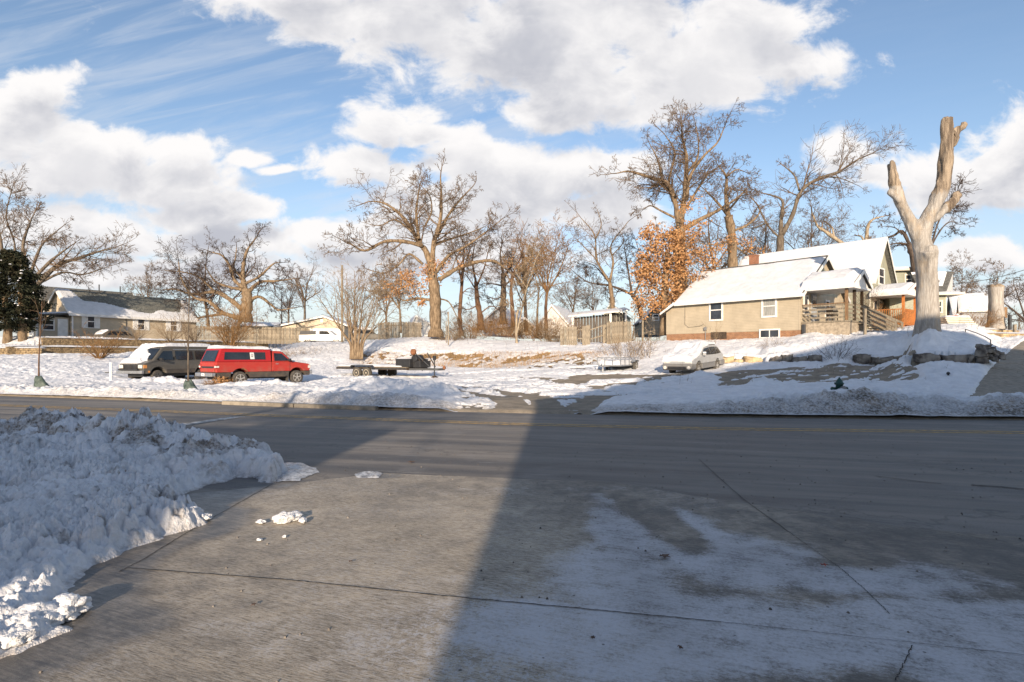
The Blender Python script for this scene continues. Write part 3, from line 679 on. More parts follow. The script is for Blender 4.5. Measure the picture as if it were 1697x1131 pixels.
ice(470,782,.42,.62,.5,3,'patch of grey ice at the tip of the snow heap'); ice(612,788,.17,.22,.4,4,'small grey ice patch on the driveway edge by itself')
# ------------------------------------------------------------------ materials for built things
siding('tan_siding', (.43,.365,.265)); siding('sage_siding', (.33,.33,.255)); siding('tan_siding_far', (.46,.385,.28), .13); siding('grey_green_siding', (.25,.26,.195), .13); siding('blue_grey_siding', (.34,.36,.38), .12); siding('white_siding', (.62,.61,.58), .13)
siding('dark_green_siding', (.07,.095,.085), .14)
bricks('brick', (.36,.17,.075), (.25,.11,.05), (.30,.25,.19)); bricks('chimney_brick', (.34,.13,.065), (.26,.10,.05), (.30,.22,.17))
simple('white_trim', (.72,.71,.68), .5, .12, 3); simple('cream_trim', (.60,.55,.45), .55, .15, 3)
simple('shingle', (.105,.105,.098), .95, .45, 9, bmp=.5); simple('shingle_light', (.17,.17,.145), .95, .4, 7, bmp=.5)
simple('pane', (.035,.042,.055), .12, .5, 1.2); simple('curtain', (.30,.30,.28), .6, .3, 4, stretch=(8,8,.6))
simple('wood_grey', (.25,.21,.155), .85, .45, 4, stretch=(6,6,.8), bmp=.4); simple('wood_grey_b', (.19,.155,.11), .85, .45, 4, stretch=(6,6,.8), bmp=.4); simple('wood_grey_c', (.23,.205,.16), .85, .5, 3, stretch=(6,6,.8), bmp=.4); simple('wood_brown', (.22,.13,.065), .8, .45, 4, stretch=(6,6,.8), bmp=.3)
simple('wood_orange', (.46,.155,.035), .6, .3, 4, stretch=(5,5,.8)); simple('wood_dark', (.065,.045,.03), .85, .5, 5)
simple('stucco', (.36,.30,.225), .9, .3, 6, bmp=.4); simple('concrete_block', (.27,.20,.115), .95, .5, 7, bmp=.6, col2=(.10,.07,.04))
simple('stone', (.20,.18,.155), .95, .55, 2.5, bmp=.9, bscale=9, col2=(.06,.05,.045)); simple('stone_tan', (.42,.33,.20), .95, .5, 2.5, bmp=.9, bscale=9, col2=(.20,.14,.08))
simple('dark_metal', (.045,.047,.05), .45, .3, 5); simple('galvanised', (.36,.37,.38), .38, .25, 8, metal=.6); simple('corrugated', (.085,.072,.06), .7, .5, 3, stretch=(9,9,.4), bmp=.4)
simple('red_clay', (.42,.06,.03), .6, .2, 6); simple('white_plastic', (.78,.78,.76), .4, .05, 6)
def bark(name, c1, c2):
    m, b, bs = new_mat(name); co = b.n('ShaderNodeTexCoord').outputs['Object']
    n = b.noise(b.v('MULTIPLY', co, (1,1,.25)), 7, 6, .7); n2 = b.noise(co, .8, 4, .6)
    c = b.mix(b.ramp(n, .34, .66), (*c2,1), (*c1,1)); c = b.mix(b.ramp(n2, .4, .7, 0, .35), c, (*[q*.6 for q in c1],1))
    b.put(bs.inputs['Base Color'], c); bs.inputs['Roughness'].default_value = .95; bs.inputs['Specular IOR Level'].default_value = .15; bump(b, bs, n, .8, .04)
bark('bark_tan', (.29,.215,.14), (.10,.07,.045)); bark('bark_grey', (.20,.165,.125), (.07,.055,.045)); bark('bark_dark', (.13,.10,.08), (.045,.035,.03)); bark('bark_red', (.20,.12,.075), (.08,.045,.03)); bark('bark_pale', (.44,.37,.27), (.20,.15,.10))
simple('twig', (.16,.115,.08), .95, .35, 2, spec=.1); simple('twig_orange', (.25,.145,.065), .95, .4, 2, spec=.1); simple('twig_tan', (.26,.19,.12), .95, .3, 2, spec=.1); simple('twig_dark', (.085,.062,.05), .95, .3, 2, spec=.1)
def leafmat(name, cols):
    m, b, bs = new_mat(name); co = b.n('ShaderNodeTexCoord').outputs['Object']
    n = b.noise(co, 4.5, 4, .7); n2 = b.noise(co, .9, 3, .6)
    c = b.mix(b.ramp(n, .3, .7), (*cols[0],1), (*cols[1],1)); c = b.mix(b.ramp(n2, .45, .7, 0, .7), c, (*cols[2],1))
    b.put(bs.inputs['Base Color'], c); bs.inputs['Roughness'].default_value = .75; bs.inputs['Specular IOR Level'].default_value = .2
leafmat('leaf_rust', [(.26,.13,.055),(.52,.30,.14),(.38,.19,.08)]); leafmat('needles', [(.010,.014,.008),(.030,.034,.018),(.050,.036,.018)]); leafmat('dry_grass', [(.26,.15,.06),(.50,.34,.17),(.35,.19,.08)])

# ------------------------------------------------------------------ frames: a wall plane in the world, with photo-to-wall measuring
class Frame:
    def __init__(s, x, y, z, ang): s.o = Vector((x, y, z)); s.a = ang; s.ux = Vector((math.cos(ang), math.sin(ang), 0)); s.uy = Vector((-math.sin(ang), math.cos(ang), 0))
    def hit(s, px, py, y=0., x=None):
        d = Vector(((px-CX)/FPX, 1, (HY-py)/FPX)); c = Vector((0,0,CZ)); n, off = (s.uy, y) if x is None else (s.ux, x)
        t = (s.o+n*off-c).dot(n)/d.dot(n); p = c+d*t-s.o; return (p.dot(s.ux), p.dot(s.uy), p.z)
    def front(s, px, py, y=0.): a = s.hit(px, py, y); return a[0], a[2]
    def end(s, px, py, x): a = s.hit(px, py, x=x); return a[1], a[2]

def window(par, axis, at, a0, a1, z0, z1, trim='white_trim', bars=(1,0), tw=.10, curt=False, out=-1, name='window', shutters=None):
    """axis 'x': wall along x at y=at (outward -y);  axis 'y': wall along y at x=at (outward +x)"""
    def bx(mb, p0, p1, q0, q1, d0, d1):
        if axis == 'x': return mb.box(p0, p1, min(at+out*d0, at+out*d1), max(at+out*d0, at+out*d1), q0, q1)
        return mb.box(min(at-out*d0, at-out*d1), max(at-out*d0, at-out*d1), p0, p1, q0, q1)
    p = MB(); bx(p, a0+tw, a1-tw, z0+tw, z1-tw, .004, .022); o = p.build('window', M['curtain' if curt else 'pane'], par)
    fr = MB(); bx(fr, a0, a0+tw, z0, z1, .0, .06); bx(fr, a1-tw, a1, z0, z1, .0, .06); bx(fr, a0+tw, a1-tw, z0, z0+tw, 0, .075); bx(fr, a0+tw, a1-tw, z1-tw, z1, 0, .065)
    fr.build('window_frame', M[trim], o)
    s_ = MB(); w_ = .035
    for k in range(bars[0]): zc = z0+tw+(z1-z0-2*tw)*(k+1)/(bars[0]+1); bx(s_, a0+tw, a1-tw, zc-w_, zc+w_, .022, .045)
    for k in range(bars[1]): xc = a0+tw+(a1-a0-2*tw)*(k+1)/(bars[1]+1); bx(s_, xc-w_*.8, xc+w_*.8, z0+tw, z1-tw, .0225, .047)
    if s_.v: s_.build('sash', M[trim], o)
    if shutters:
        for q0, q1 in ((a0-shutters-.02, a0-.02), (a1+.02, a1+shutters+.02)):
            m_ = MB(); bx(m_, q0, q1, z0, z1, .0, .04)
            for k in range(8): zz0 = z0+.06+(z1-z0-.12)*k/8; bx(m_, q0+.05, q1-.05, zz0, zz0+(z1-z0-.12)/8*.6, .04, .052)
            m_.build('shutter', M['white_trim'], o)
    return o

def gable_house(fr, L, W, ze, zr, label, name='house', wall='tan_siding', roof='shingle', over=.3, base=0, snow=.10, zb=-.6, gable_over=.3, snow_fn=None, cat='house', trim='white_trim', group=None, snow_both=True, rc=None):
    """ridge along local x. heights local. returns thing"""
    t = thing(name, label, cat, fr.o, fr.a, group)
    mb = MB(); k = mb
    yc = W/2 if rc is None else rc
    pl = lambda x: [(x,0,base),(x,W,base),(x,W,ze),(x,yc,zr-.02),(x,0,ze)]
    mb.loft(pl(0), pl(L)); mb.build('wall', M[wall], t)
    th = .12; g = gable_over
    sl = (zr-ze)/yc; sl2 = (zr-ze)/(W-yc)
    A = lambda x: [(x,-over,ze-over*sl),(x,yc,zr),(x,yc,zr+th),(x,-over,ze-over*sl+th)]
    B = lambda x: [(x,yc,zr),(x,W+over,ze-over*sl2),(x,W+over,ze-over*sl2+th),(x,yc,zr+th)]
    r = MB().loft(A(-g), A(L+g)); r.loft(B(-g), B(L+g)); ro = r.build('roof', M[roof], t)
    # fascia and rake boards
    f = MB(); f.box(-g, L+g, -over-.03, -over-.003, ze-over*sl-.10, ze-over*sl+th+.01)
    f.build('eave_board', M[trim], t)
    for x0, x1 in ((L+g+.003, L+g+.035), (-g-.035, -g-.003)):
        for s_, yy in ((1, -over), (-1, W+over)):
            z_e = ze-over*(sl if s_ > 0 else sl2)
            q = MB(); q.loft([(x0, yy, z_e-.12), (x0, yy, z_e+th+.015), (x0, yc, zr+th+.015), (x0, yc, zr-.12)], [(x1, yy, z_e-.12), (x1, yy, z_e+th+.015), (x1, yc, zr+th+.015), (x1, yc, zr-.12)]); q.build('rake_board', M[trim], t)
    if snow:
        fn = snow_fn or (lambda u, v: np.minimum(1, np.minimum(u, 1-u)*40+.2)*np.minimum(1, v*12+.35)*sstep(1-v, 0.0, .06))
        def F1(u, v): return -g+(L+2*g)*u, -over+(yc+over)*v, (ze-over*sl+th)+(zr-ze+over*sl)*v
        snow_sheet(t, F1, lambda u, v: snow*fn(u, v)*(1+.25*fbm(u*L*.8, v*4, o=3, seed=3)), int(L*9), 44)
        if snow_both:
            def F2(u, v): return -g+(L+2*g)*u, W+over-(W-yc+over)*v, (ze-over*sl2+th)+(zr-ze+over*sl2)*v
            snow_sheet(t, F2, lambda u, v: snow*np.minimum(1, v*12+.35)*sstep(1-v, 0, .06), 30, 12)
    return t
def porch_roof(t, x0, x1, y0, y1, ze, zr, snow=.16, roof='shingle', trim='white_trim', over=.25, yc=None):
    yc = (y0+y1)/2 if yc is None else yc; th = .10; e = ze
    A = lambda x: [(x,y0-over,e),(x,yc,zr),(x,yc,zr+th),(x,y0-over,e+th)]; B = lambda x: [(x,yc,zr),(x,y1+over,e),(x,y1+over,e+th),(x,yc,zr+th)]
    m_ = MB().loft(A(x0), A(x1)); m_.loft(B(x0), B(x1)); po = m_.build('porch_roof', M[roof], t)
    c = MB().box(x0, x1-.1, y0-over+.05, y1+over-.05, e-.16, e-.02); c.build('porch_ceiling', M[trim], t)
    f = MB().box(x0, x1, y0-over-.03, y0-over-.003, e-.18, e+th+.01); f.build('porch_fascia', M[trim], t)
    for s_, yy in ((1, y0-over), (-1, y1+over)):
        q = MB().loft([(x1+.003,yy,e-.14),(x1+.003,yy,e+th+.02),(x1+.003,yc,zr+th+.02),(x1+.003,yc,zr-.14)], [(x1+.035,yy,e-.14),(x1+.035,yy,e+th+.02),(x1+.035,yc,zr+th+.02),(x1+.035,yc,zr-.14)]); q.build('porch_rake', M[trim], t)
    ga = MB().prism([(x1-.25,y0,e),(x1-.25,y1,e),(x1-.25,yc,zr-.05)], (.08,0,0)); ga.build('porch_gable', M[trim], t)
    def F1(u, v): return x0+(x1-x0)*u*.985, y0-over+(yc-y0+over)*v, e+th+(zr-e)*v
    def dep(u, v): return snow*np.minimum(1, v*8+.3)*sstep(1-u, .0, .22-.12*v)*(.8+.5*sstep(1-v, 0, .5))*np.minimum(1, u*20+.4)*(1+.2*fbm(u*3, v*2, o=3, seed=4))
    snow_sheet(t, F1, dep, 40, 24)
    return po

# ------------------------------------------------------------------ house A: tan siding, snow roof, porch
fa = Frame(12.38, 45.68, 2.6, math.radians(-48.8))
LA, WA = 10.35, 7.8; zeA, zrA = 5.75-2.6, 8.45-2.6
xm = fa.front(1128, 500)[0]                      # where the low end roof begins
A_ = gable_house(Frame(fa.o.x+fa.ux.x*xm, fa.o.y+fa.ux.y*xm, 2.6, fa.a), LA-xm, WA, zeA, zrA, 'low tan house with snowy roof, brick base and covered wooden porch', over=.35, gable_over=.35, base=.62, wall='tan_siding', snow_fn=lambda u, v: np.minimum(1, v*12+.35)*sstep(1-v, 0.030, .055)*(1+.35*fbm(u*9, v*5, o=4, seed=66))*sstep(1-u+.008*fbm(v*9, v*0, o=3, seed=2), .018, .034))
o_ = fa.ux*xm
def ax(px, py): a, z = fa.front(px, py); return a-xm, z
LL = LA-xm
MB().box(-xm+.02, LL-.02, .02, WA-.02, -.8, .62).build('foundation', M['brick'], A_)
# low lean-to at the left end
pl = [(0,-0.01,.62),(0,-.01,zeA-.02),(-xm-.0,-.01,4.95-2.6),(-xm,-.01,.62)]
m_ = MB(); m_.loft([(x, y+.012, z) for x, y, z in pl], [(x, WA-.012, z) for x, y, z in pl]); m_.build('lean_to_wall', M['tan_siding'], A_)
pl = [(-.36,zeA-.22),(-xm-.35,4.8-2.6),(-xm-.35,4.92-2.6),(-.36,zeA-.05)]
m_ = MB().loft([(x,-.35,z) for x, z in pl], [(x,WA+.3,z) for x, z in pl]); m_.build('lean_to_roof', M['shingle'], A_)
MB().loft([(x,-.385,z-.04*(i<2)) for i,(x, z) in enumerate(pl)], [(x,-.353,z-.04*(i<2)) for i,(x, z) in enumerate(pl)]).build('lean_to_board', M['white_trim'], A_)
# steep end plane joining ridge to the lean-to
def F1(u, v): return -.36-(xm)*u, -.35+(WA+.65)*v, (zeA-.05)+(4.92-2.6-zeA+.05)*u
snow_sheet(A_, F1, lambda u, v: .09*np.minimum(1, v*30+.4)+0*u, 12, 40)
x0, z1 = ax(1175.6, 497); x1, z0 = ax(1198.5, 531.7); window(A_, 'x', 0, x0, x1, z0, z1, bars=(1,0), tw=.12, curt=False)
x0, z1 = ax(1262, 489.5); x1, z0 = ax(1288, 526); window(A_, 'x', 0, x0, x1, z0, z1, tw=.13, curt=True)
x0, z1 = ax(1258.5, 546); x1, z0 = ax(1293, 561); window(A_, 'x', 0, x0, x1, z0, z1, bars=(0,1), tw=.10)
x0, z1 = ax(1178, 551); x1, z0 = ax(1204, 562); MB().box(x0, x1, -.015, .01, z0, z1).build('cellar_hatch', M['wood_dark'], A_)
MB().box(LL-.10, LL+.012, -.012, .0, .62, zeA-.12).build('corner_board', M['tan_siding'], A_)
# service cable and gas meter
p = [ax(1135.5,503), ax(1135.3,538), ax(1141,543), ax(1160,541), ax(1166,538)]
MB().tube([(a, -.03, z) for a, z in p], .012, 6).build('cable', M['dark_metal'], A_)
m_ = MB(); a, z = ax(1170, 545); m_.box(a-.1, a+.1, -.16, -.0, z-.12, z+.12); m_.box(a-.02, a+.02, -.1, -.04, 0, z-.1); m_.build('meter_box', M['galvanised'], A_, bev=.02)
m_ = MB(); a, z = ax(1333, 548); m_.box(LL+.06, LL+.3, .05, .25, .3, 1.0); m_.build('meter_box', M['dark_metal'], A_, bev=.03)
# dark ridge strip showing through the snow near the chimney is the bare ridge itself
MB().box(-.3, LL+.3, WA/2-.10, WA/2+.10, zrA+.09, zrA+.16).build('ridge_cap', M['shingle'], A_)
m_ = MB(); a = fa.hit(1249, 437, y=WA/2+.3)[0]-xm; m_.box(a-.28, a+.28, WA/2+.1, WA/2+.6, zrA-.8, zrA+.85); m_.box(a-.32, a+.32, WA/2+.06, WA/2+.64, zrA+.85, zrA+.93); m_.build('chimney', M['chimney_brick'], A_)
m_ = MB().prism([(LL+.004,1.2,zeA+.05),(LL+.004,WA-1.2,zeA+.05),(LL+.004,WA/2,zrA-.55)], (.012,0,0)); m_.build('gable_panel', M['sage_siding'], A_)
# porch
px1 = LL+3.0; zc = 6.0-2.6
porch_roof(A_, LL+.02, LL+3.25, .25, 3.15, 5.95-2.6, 6.95-2.6, snow=.24)
MB().box(LL+.02, LL+2.85, .15, 3.3, -.6, 1.05).build('porch_base', M['stucco'], A_)
MB().box(LL+.02, LL+2.9, .1, 3.35, 1.06, 1.16).build('porch_floor', M['wood_grey'], A_)
for (x, y, mt) in ((LL+2.7,.3,'wood_brown'),(LL+2.7,1.7,'wood_dark'),(LL+2.7,3.1,'wood_brown')):
    MB().box(x-.08, x+.08, y-.08, y+.08, 1.16, 5.95-2.6-.16).build('porch_post', M[mt], A_)
for z in (1.32, 1.60, 1.86, 2.12): MB().box(LL+.05, LL+2.61, .27, .31, z, z+.11).build('rail', M['wood_grey'], A_)
MB().box(LL+.05, LL+2.8, .2, .38, 2.25, 2.30).build('rail_cap', M['wood_brown'], A_)
for z in (1.32, 1.60, 1.86, 2.12): MB().box(LL+2.68, LL+2.72, .39, 1.6, z, z+.11).build('rail', M['wood_grey'], A_)
# wall behind the porch: door and windows, wicker chair
window(A_, 'y', LL, .5, 1.25, 1.6, 3.0, tw=.10); window(A_, 'y', LL, 4.2, 5.0, 1.6, 2.9, tw=.12)
d_ = MB().box(LL+.002, LL+.05, 1.75, 2.65, 1.17, 3.15).build('door', M['blue_grey_siding'], A_); MB().box(LL+.05, LL+.075, 1.9, 2.5, 2.2, 3.0).build('door_pane', M['pane'], d_)
MB().box(LL+.05, LL+.12, 1.80, 1.84, 2.0, 2.12).build('door_handle', M['galvanised'], d_)
# steps down to the right of the porch
for i in range(7): MB().box(LL+2.9+i*.28, LL+3.2+i*.28, 1.8, 3.0, .98-i*.17, 1.03-i*.17).build('step', M['wood_grey'], A_)
for y in (1.75, 3.05):
    m_ = MB(); 
    for dz in (2.25, 1.95, 1.65, 1.35): MB().beam((LL+2.8, y, dz), (LL+5.0, y, dz-1.25), .04, .11).build('stair_rail', M['wood_grey'], A_)
    MB().box(LL+4.95, LL+5.05, y-.05, y+.05, -.5, 1.05).build('stair_post', M['wood_grey'], A_)
m_ = MB().box(0,.5,0,.5,.38,.44); m_.box(0,.05,0,.5,.44,.95)
for q in ((.03,.03),(.44,.03),(.03,.44),(.44,.44)): m_.box(q[0], q[0]+.04, q[1], q[1]+.04, 0, .38)
m_.box(.05,.5,0,.05,.62,.68); m_.box(.05,.5,.45,.5,.62,.68)
o = m_.build('porch_chair', M['wood_dark']); o.location = fa.o+fa.ux*(LA+1.2)+fa.uy*1.1+Vector((0,0,1.17)); o.rotation_euler = (0,0,fa.a-.5); tag(o, 'dark wooden armchair on the porch of the tan house', 'chair')

# ------------------------------------------------------------------ house B: tall gable, sage siding, orange porch
LB, WB = 11.0, 5.0; cB = Vector((27.36, 43.4, 0)); fb_ = Frame(cB.x-LB*fa.ux.x, cB.y-LB*fa.ux.y, 2.9, fa.a)
B_ = gable_house(fb_, LB, WB, 7.45-2.9, 10.75-2.9, 'tall sage house with steep snow-white roof and orange wooden porch', wall='sage_siding', over=.3, gable_over=.4, base=-.3, snow=.12)
y0, z1 = fb_.end(1455.5, 443, LB); y1, z0 = fb_.end(1463.5, 474, LB); window(B_, 'y', LB, y0, y1+.25, z0, z1, bars=(1,0), tw=.11)
MB().box(LB-.12, LB+.012, -.012, 0, .0, 4.4).build('corner_board', M['cream_trim'], B_)
porch_roof(B_, LB+.02, LB+2.5, -.1, 3.2, 6.15-2.9, 6.85-2.9, snow=.14, roof='wood_orange')
MB().box(LB+.02, LB+2.2, .0, 3.1, .88, 1.0).build('porch_floor', M['wood_orange'], B_)
for y in (.05, 3.05): MB().box(LB+2.02, LB+2.18, y-.08, y+.08, -.4, 3.1).build('porch_post', M['wood_orange'], B_)
for y in (1.0, 2.0): MB().box(LB+2.0, LB+2.1, y, y+.1, -.4, .88).build('porch_leg', M['wood_orange'], B_)
for y in (.02,):
    for z in (1.08, 2.02): MB().box(LB+.02, LB+2.0, y, y+.05, z, z+.07).build('rail', M['wood_orange'], B_)
    bal = None
    for i in range(15):
        if bal is None: bal = MB().box(-.018, .018, 0, .03, 0, .87).build('baluster', M['wood_orange'], B_)
        o = bal if i == 0 else link_copy(bal, B_); o.location = (LB+.12+i*.13, y+.01, 1.15)
for i in range(20): MB().box(LB+2.1, LB+2.13, .18+i*.143, .18+i*.143+.125, 1.02, 2.1).build('rail_board', M['wood_orange'], B_)
MB().box(LB+1.2, LB+2.5, .5, 2.4, .25, .32).build('step', M['red_clay'], B_); MB().box(LB+1.2, LB+2.8, .5, 2.4, -.1, -.02).build('step', M['red_clay'], B_)
d_ = MB().box(LB+.002, LB+.06, .5, 1.3, 1.01, 3.0).build('door', M['cream_trim'], B_); MB().box(LB+.06, LB+.08, .65, 1.15, 1.9, 2.85).build('door_pane', M['pane'], d_)
window(B_, 'y', LB, 1.9, 2.7, 1.7, 2.95, trim='cream_trim', tw=.12)
# small wing behind its right shoulder
# ------------------------------------------------------------------ house C: grey-green, two storeys, partly behind the dead trunk
fc = Frame(Xat(1500, 48.5)-6, 48.5, 3.4, math.radians(-8))
def ground_local(fr): return 0
cC = thing('house', 'grey-green house with low flat roof behind the big dead trunk', 'house', fc.o, fc.a)
a0, zt = fc.front(1478, 449); a1, _ = fc.front(1536, 449)
MB().box(a0, a1, 0, 7, -.5, zt-.05).build('wall', M['grey_green_siding'], cC)
MB().box(a0-.3, a1+.3, -.45, 7.3, zt-.05, zt+.14).build('roof', M['cream_trim'], cC); MB().box(a0-.28, a1+.28, -.42, 7.2, zt+.143, zt+.24).build('snow_cover', M['snow'], cC)
x0, z1 = fc.front(1498.5, 454.5); x1, z0 = fc.front(1513, 472.5); window(cC, 'x', 0, x0, x1, z0, z1, trim='cream_trim', tw=.12)
x0, z1 = fc.front(1492, 500); x1, z0 = fc.front(1505, 525); window(cC, 'x', 0, x0, x1, z0, z1, trim='cream_trim', tw=.12)
# lean-to snow roof between B and C
fc2 = Frame(Xat(1548, 43.5), 43.5, 3.4, math.radians(-14))
cE = thing('house', 'grey-green bungalow wing with snowy overhanging roof right of the dead trunk', 'house', fc2.o, fc2.a)
zt = fc2.front(1556, 490)[1]; xe = fc2.front(1568, 500)[0]
MB().box(-3, xe, 0, 8, -.6, zt).build('wall', M['grey_green_siding'], cE)
x0, z1 = fc2.front(1553.5, 498); x1, z0 = fc2.front(1562, 519.5); window(cE, 'x', 0, x0, x1, z0, z1, trim='cream_trim', tw=.11)
for k in range(3): window(cE, 'y', xe, .5+k*1.5, 1.6+k*1.5, .9, 2.4, tw=.14)
m_ = MB().box(-3.3, xe+1.0, -.55, 8.3, zt, zt+.16).build('roof', M['cream_trim'], cE)
snow_sheet(cE, lambda u, v: (-3.3+(xe+4.2)*u, -.5+8.6*v, zt+.165+0*u), lambda u, v: .16*np.minimum(1, v*10+.4)*(1+.3*fbm(u*5, v*3, o=3, seed=6)), 40, 20)
MB().box(xe-.05, xe+.03, -.03, .08, -.6, zt-.02).build('corner_board', M['cream_trim'], cE)
# its dark gable
gz0 = fc2.front(1560, 488)[1]
ap = Vector(fc2.hit(1579, 450, y=1.5)); ar = Vector(fc2.hit(1586, 487, y=1.5))
roofq = [(-4, 1.5, ap.z), (ap.x, 1.5, ap.z), (ap.x-1.2, -.2, gz0+.2), (-4, -.2, gz0+.2)]
roofq = [(max(q[0], -1.0), q[1], q[2]) for q in roofq]; MB().prism(roofq, (0,.0,-.15)).build('gable_roof', M['shingle'], cE)
MB().prism([(ap.x,1.5,ap.z),(ap.x-1.2,-.2,gz0+.2),(ap.x+.9,3.6,gz0+.2)], (-.15,.05,0)).build('gable_wall', M['white_siding'], cE)
snow_sheet(cE, lambda u, v: (-1+(ap.x+.6)*u-1.1*(1-v)*u, -.15+1.6*v, gz0+.22+(ap.z-gz0-.2)*v), lambda u, v: .12*sstep(fbm(u*4, v*2.5, o=4, seed=12), -.1, .25)*sstep(v,.25,.6), 50, 24)
# ------------------------------------------------------------------ house D: small one with big snow roof, far right
fd = Frame(Xat(1588, 58), 58, 3.9, math.radians(-30))
D_ = gable_house(fd, 2.5, 7, 1.1, 4.1, 'small house with a wide snow-covered roof at far right', wall='white_siding', over=.3, base=-.6, snow=.1)
fe = Frame(Xat(1594, 49), 49, 3.8, math.radians(-35))
E_ = gable_house(fe, 2.2, 2.4, 1.7, 2.75, 'blue-grey garden room with snowy gable roof beside the red planter', name='shed', wall='blue_grey_siding', over=.2, gable_over=.2, base=-.6, snow=.08, cat='shed')
for k in range(3): window(E_, 'y', 2.2, .25+k*.7, .8+k*.7, .5, 1.6, tw=.07)
# planter and stacked steps
g = Pt(1579.5, 531, 42.); pl_ = thing('planter', 'round red planter standing beside the bungalow corner', 'planter', (g.x, g.y, g.z)); MB().lathe([(.22,0),(.38,.12),(.42,.3),(.44,.32),(.36,.32),(.34,.26)], 16).build('bowl', M['red_clay'], pl_, smooth=True); MB().lathe([(.0,.24),(.34,.25),(.33,.29),(0,.33)], 12).build('snow_cover', M['snow'], pl_, smooth=True)
st = thing('garden_steps', 'pale stacked garden steps under snow below the red planter', 'steps', ground_at(1590, 41.5)+Vector((0,0,-.1)), math.radians(-12))
for i in range(5): MB().box(-.9-.0*i, .9-.05*i, -.5+.12*i, .9, .02+i*.14, .02+i*.14+.10).build('step', M['cream_trim'], st)
snow_sheet(st, lambda u, v: (-.9+1.7*u, .0+.9*v, .70+0*u), lambda u, v: .14+0*u, 14, 8)
# low landscape walls on the right: courses of blocks
def block_wall(name, label, pts, z0f, h, bl=.42, bh=.16, dep=.3, mat='concrete_block', cap=True, snow=.1, seed=1, cat='retaining wall', group=None, joined=True, matb=None):
    """pts: world xy polyline; z0f(x,y) base height. blocks in running bond with open joints"""
    rr = random.Random(seed); t = thing(name, label, cat, (pts[0][0], pts[0][1], z0f(*pts[0])), 0, group); O = Vector(t.location)
    mb = MB(); cnt = 0; courses = max(1, round(h/bh)); boxes = []
    for (ax_, ay), (bx_, by) in zip(pts[:-1], pts[1:]):
        A = Vector((ax_, ay, 0)); B = Vector((bx_, by, 0)); L = (B-A).length; d = (B-A)/L; n = Vector((-d.y, d.x, 0))
        if n.y < 0: n = -n
        for c in range(courses):
            s_ = -bl*.5*(c % 2)
            while s_ < L:
                e = min(s_+bl, L); s0 = max(s_, 0)
                if e-s0 > .05:
                    j = rr.uniform(-.018, .018); p0 = A+d*(s0+.008); p1 = A+d*(e-.008); mid = (p0+p1)/2
                    zb = z0f(mid.x, mid.y)+c*bh
                    boxes.append((p0+n*(dep/2+j+c*.02), p1+n*(dep/2+j+c*.02), zb, bh-.012-rr.random()*.01))
                s_ += bl
    if joined:
        for p0, p1, zb, hh in boxes: mb.beam(p0+Vector((0,0,zb+hh/2))-O, p1+Vector((0,0,zb+hh/2))-O, dep, hh)
        mb.build('block', M[mat], t, kind='stuff')
    # snow cap
    for i, ((ax_, ay), (bx_, by)) in enumerate(zip(pts[:-1], pts[1:])):
        L = math.hypot(bx_-ax_, by-ay); nx, ny = -(by-ay)/L, (bx_-ax_)/L
        if ny < 0: nx, ny = -nx, -ny
        def F1(u, v, ax_=ax_, ay=ay, bx_=bx_, by=by, nx=nx, ny=ny):
            x = ax_+(bx_-ax_)*u+nx*(v*(dep+.5)-.05); y = ay+(by-ay)*u+ny*(v*(dep+.5)-.05)
            z = np.vectorize(lambda a, b: z0f(a, b))(ax_+(bx_-ax_)*u, ay+(by-ay)*u)+courses*bh
            return x-O.x, y-O.y, z-O.z
        if snow: snow_sheet(t, F1, lambda u, v, i=i: snow*(1+.5*fbm(u*L*.9, v, o=3, seed=seed+i)), max(6, int(L*3)), 6)
    return t
def wz(z): return lambda x, y: z
V2 = lambda p: (p.x, p.y)
p0 = Pt(1560, 549, 40); p1 = Pt(1668, 550, 43); zb = p0.z
block_wall('garden_wall', 'upper low tan block wall with snow cap running under the far stump', [(p0.x,p0.y),(Xat(1690,43.5),43.5)], wz(3.13), .34, mat='stone_tan', seed=3)
block_wall('garden_wall', 'lower tan block wall with snow cap near the handrail at far right', [(Xat(1622,39),39),(Xat(1715,40.5),40.5)], wz(2.74), .32, mat='stone_tan', seed=4)
# ------------------------------------------------------------------ house L: tan with white shutters, far left
fl = Frame(-41.06, 53., 3.0, math.radians(62.4))
LLn = 12.2
def snl(u, v):
    n = fbm(u*7, v*3, o=4, seed=21)
    edge = lin(u, [0,.07,.14,.3,.5,.62,.72,.86,.93,1.], [1.5,1.2,.55,.50,.22,.26,.40,.30,.7,1.6])
    return sstep(edge+.09*n-v, 0, .06)*np.minimum(1, v*10+.3)
H_ = gable_house(fl, LLn, 4.6, 5.6-3., 7.75-3., 'long tan house with white shutters and patchy snow on its roof', wall='tan_siding_far', roof='shingle_light', over=.3, gable_over=.25, base=-.3, snow=.09, snow_fn=snl, snow_both=False)
for (xa, xb, ya, yb) in ((144,157,522,544.5),(227.5,240,527,547.5),(281.5,293.5,530,549.5)):
    x0, z1 = fl.front(xa, ya); x1, z0 = fl.front(xb, yb); window(H_, 'x', 0, x0, x1, z0, z1, tw=.06, shutters=.42)
MB().box(.02, .14, -.1, -.01, -.2, 2.4).build('downpipe', M['white_trim'], H_)
x0, z = fl.front(209, 545); MB().box(x0-.12, x0+.12, -.14, 0, z-.2, z+.2).build('meter_box', M['galvanised'], H_); MB().box(x0-.02, x0+.02, -.05, 0, z+.2, 2.4).build('conduit', M['dark_metal'], H_)
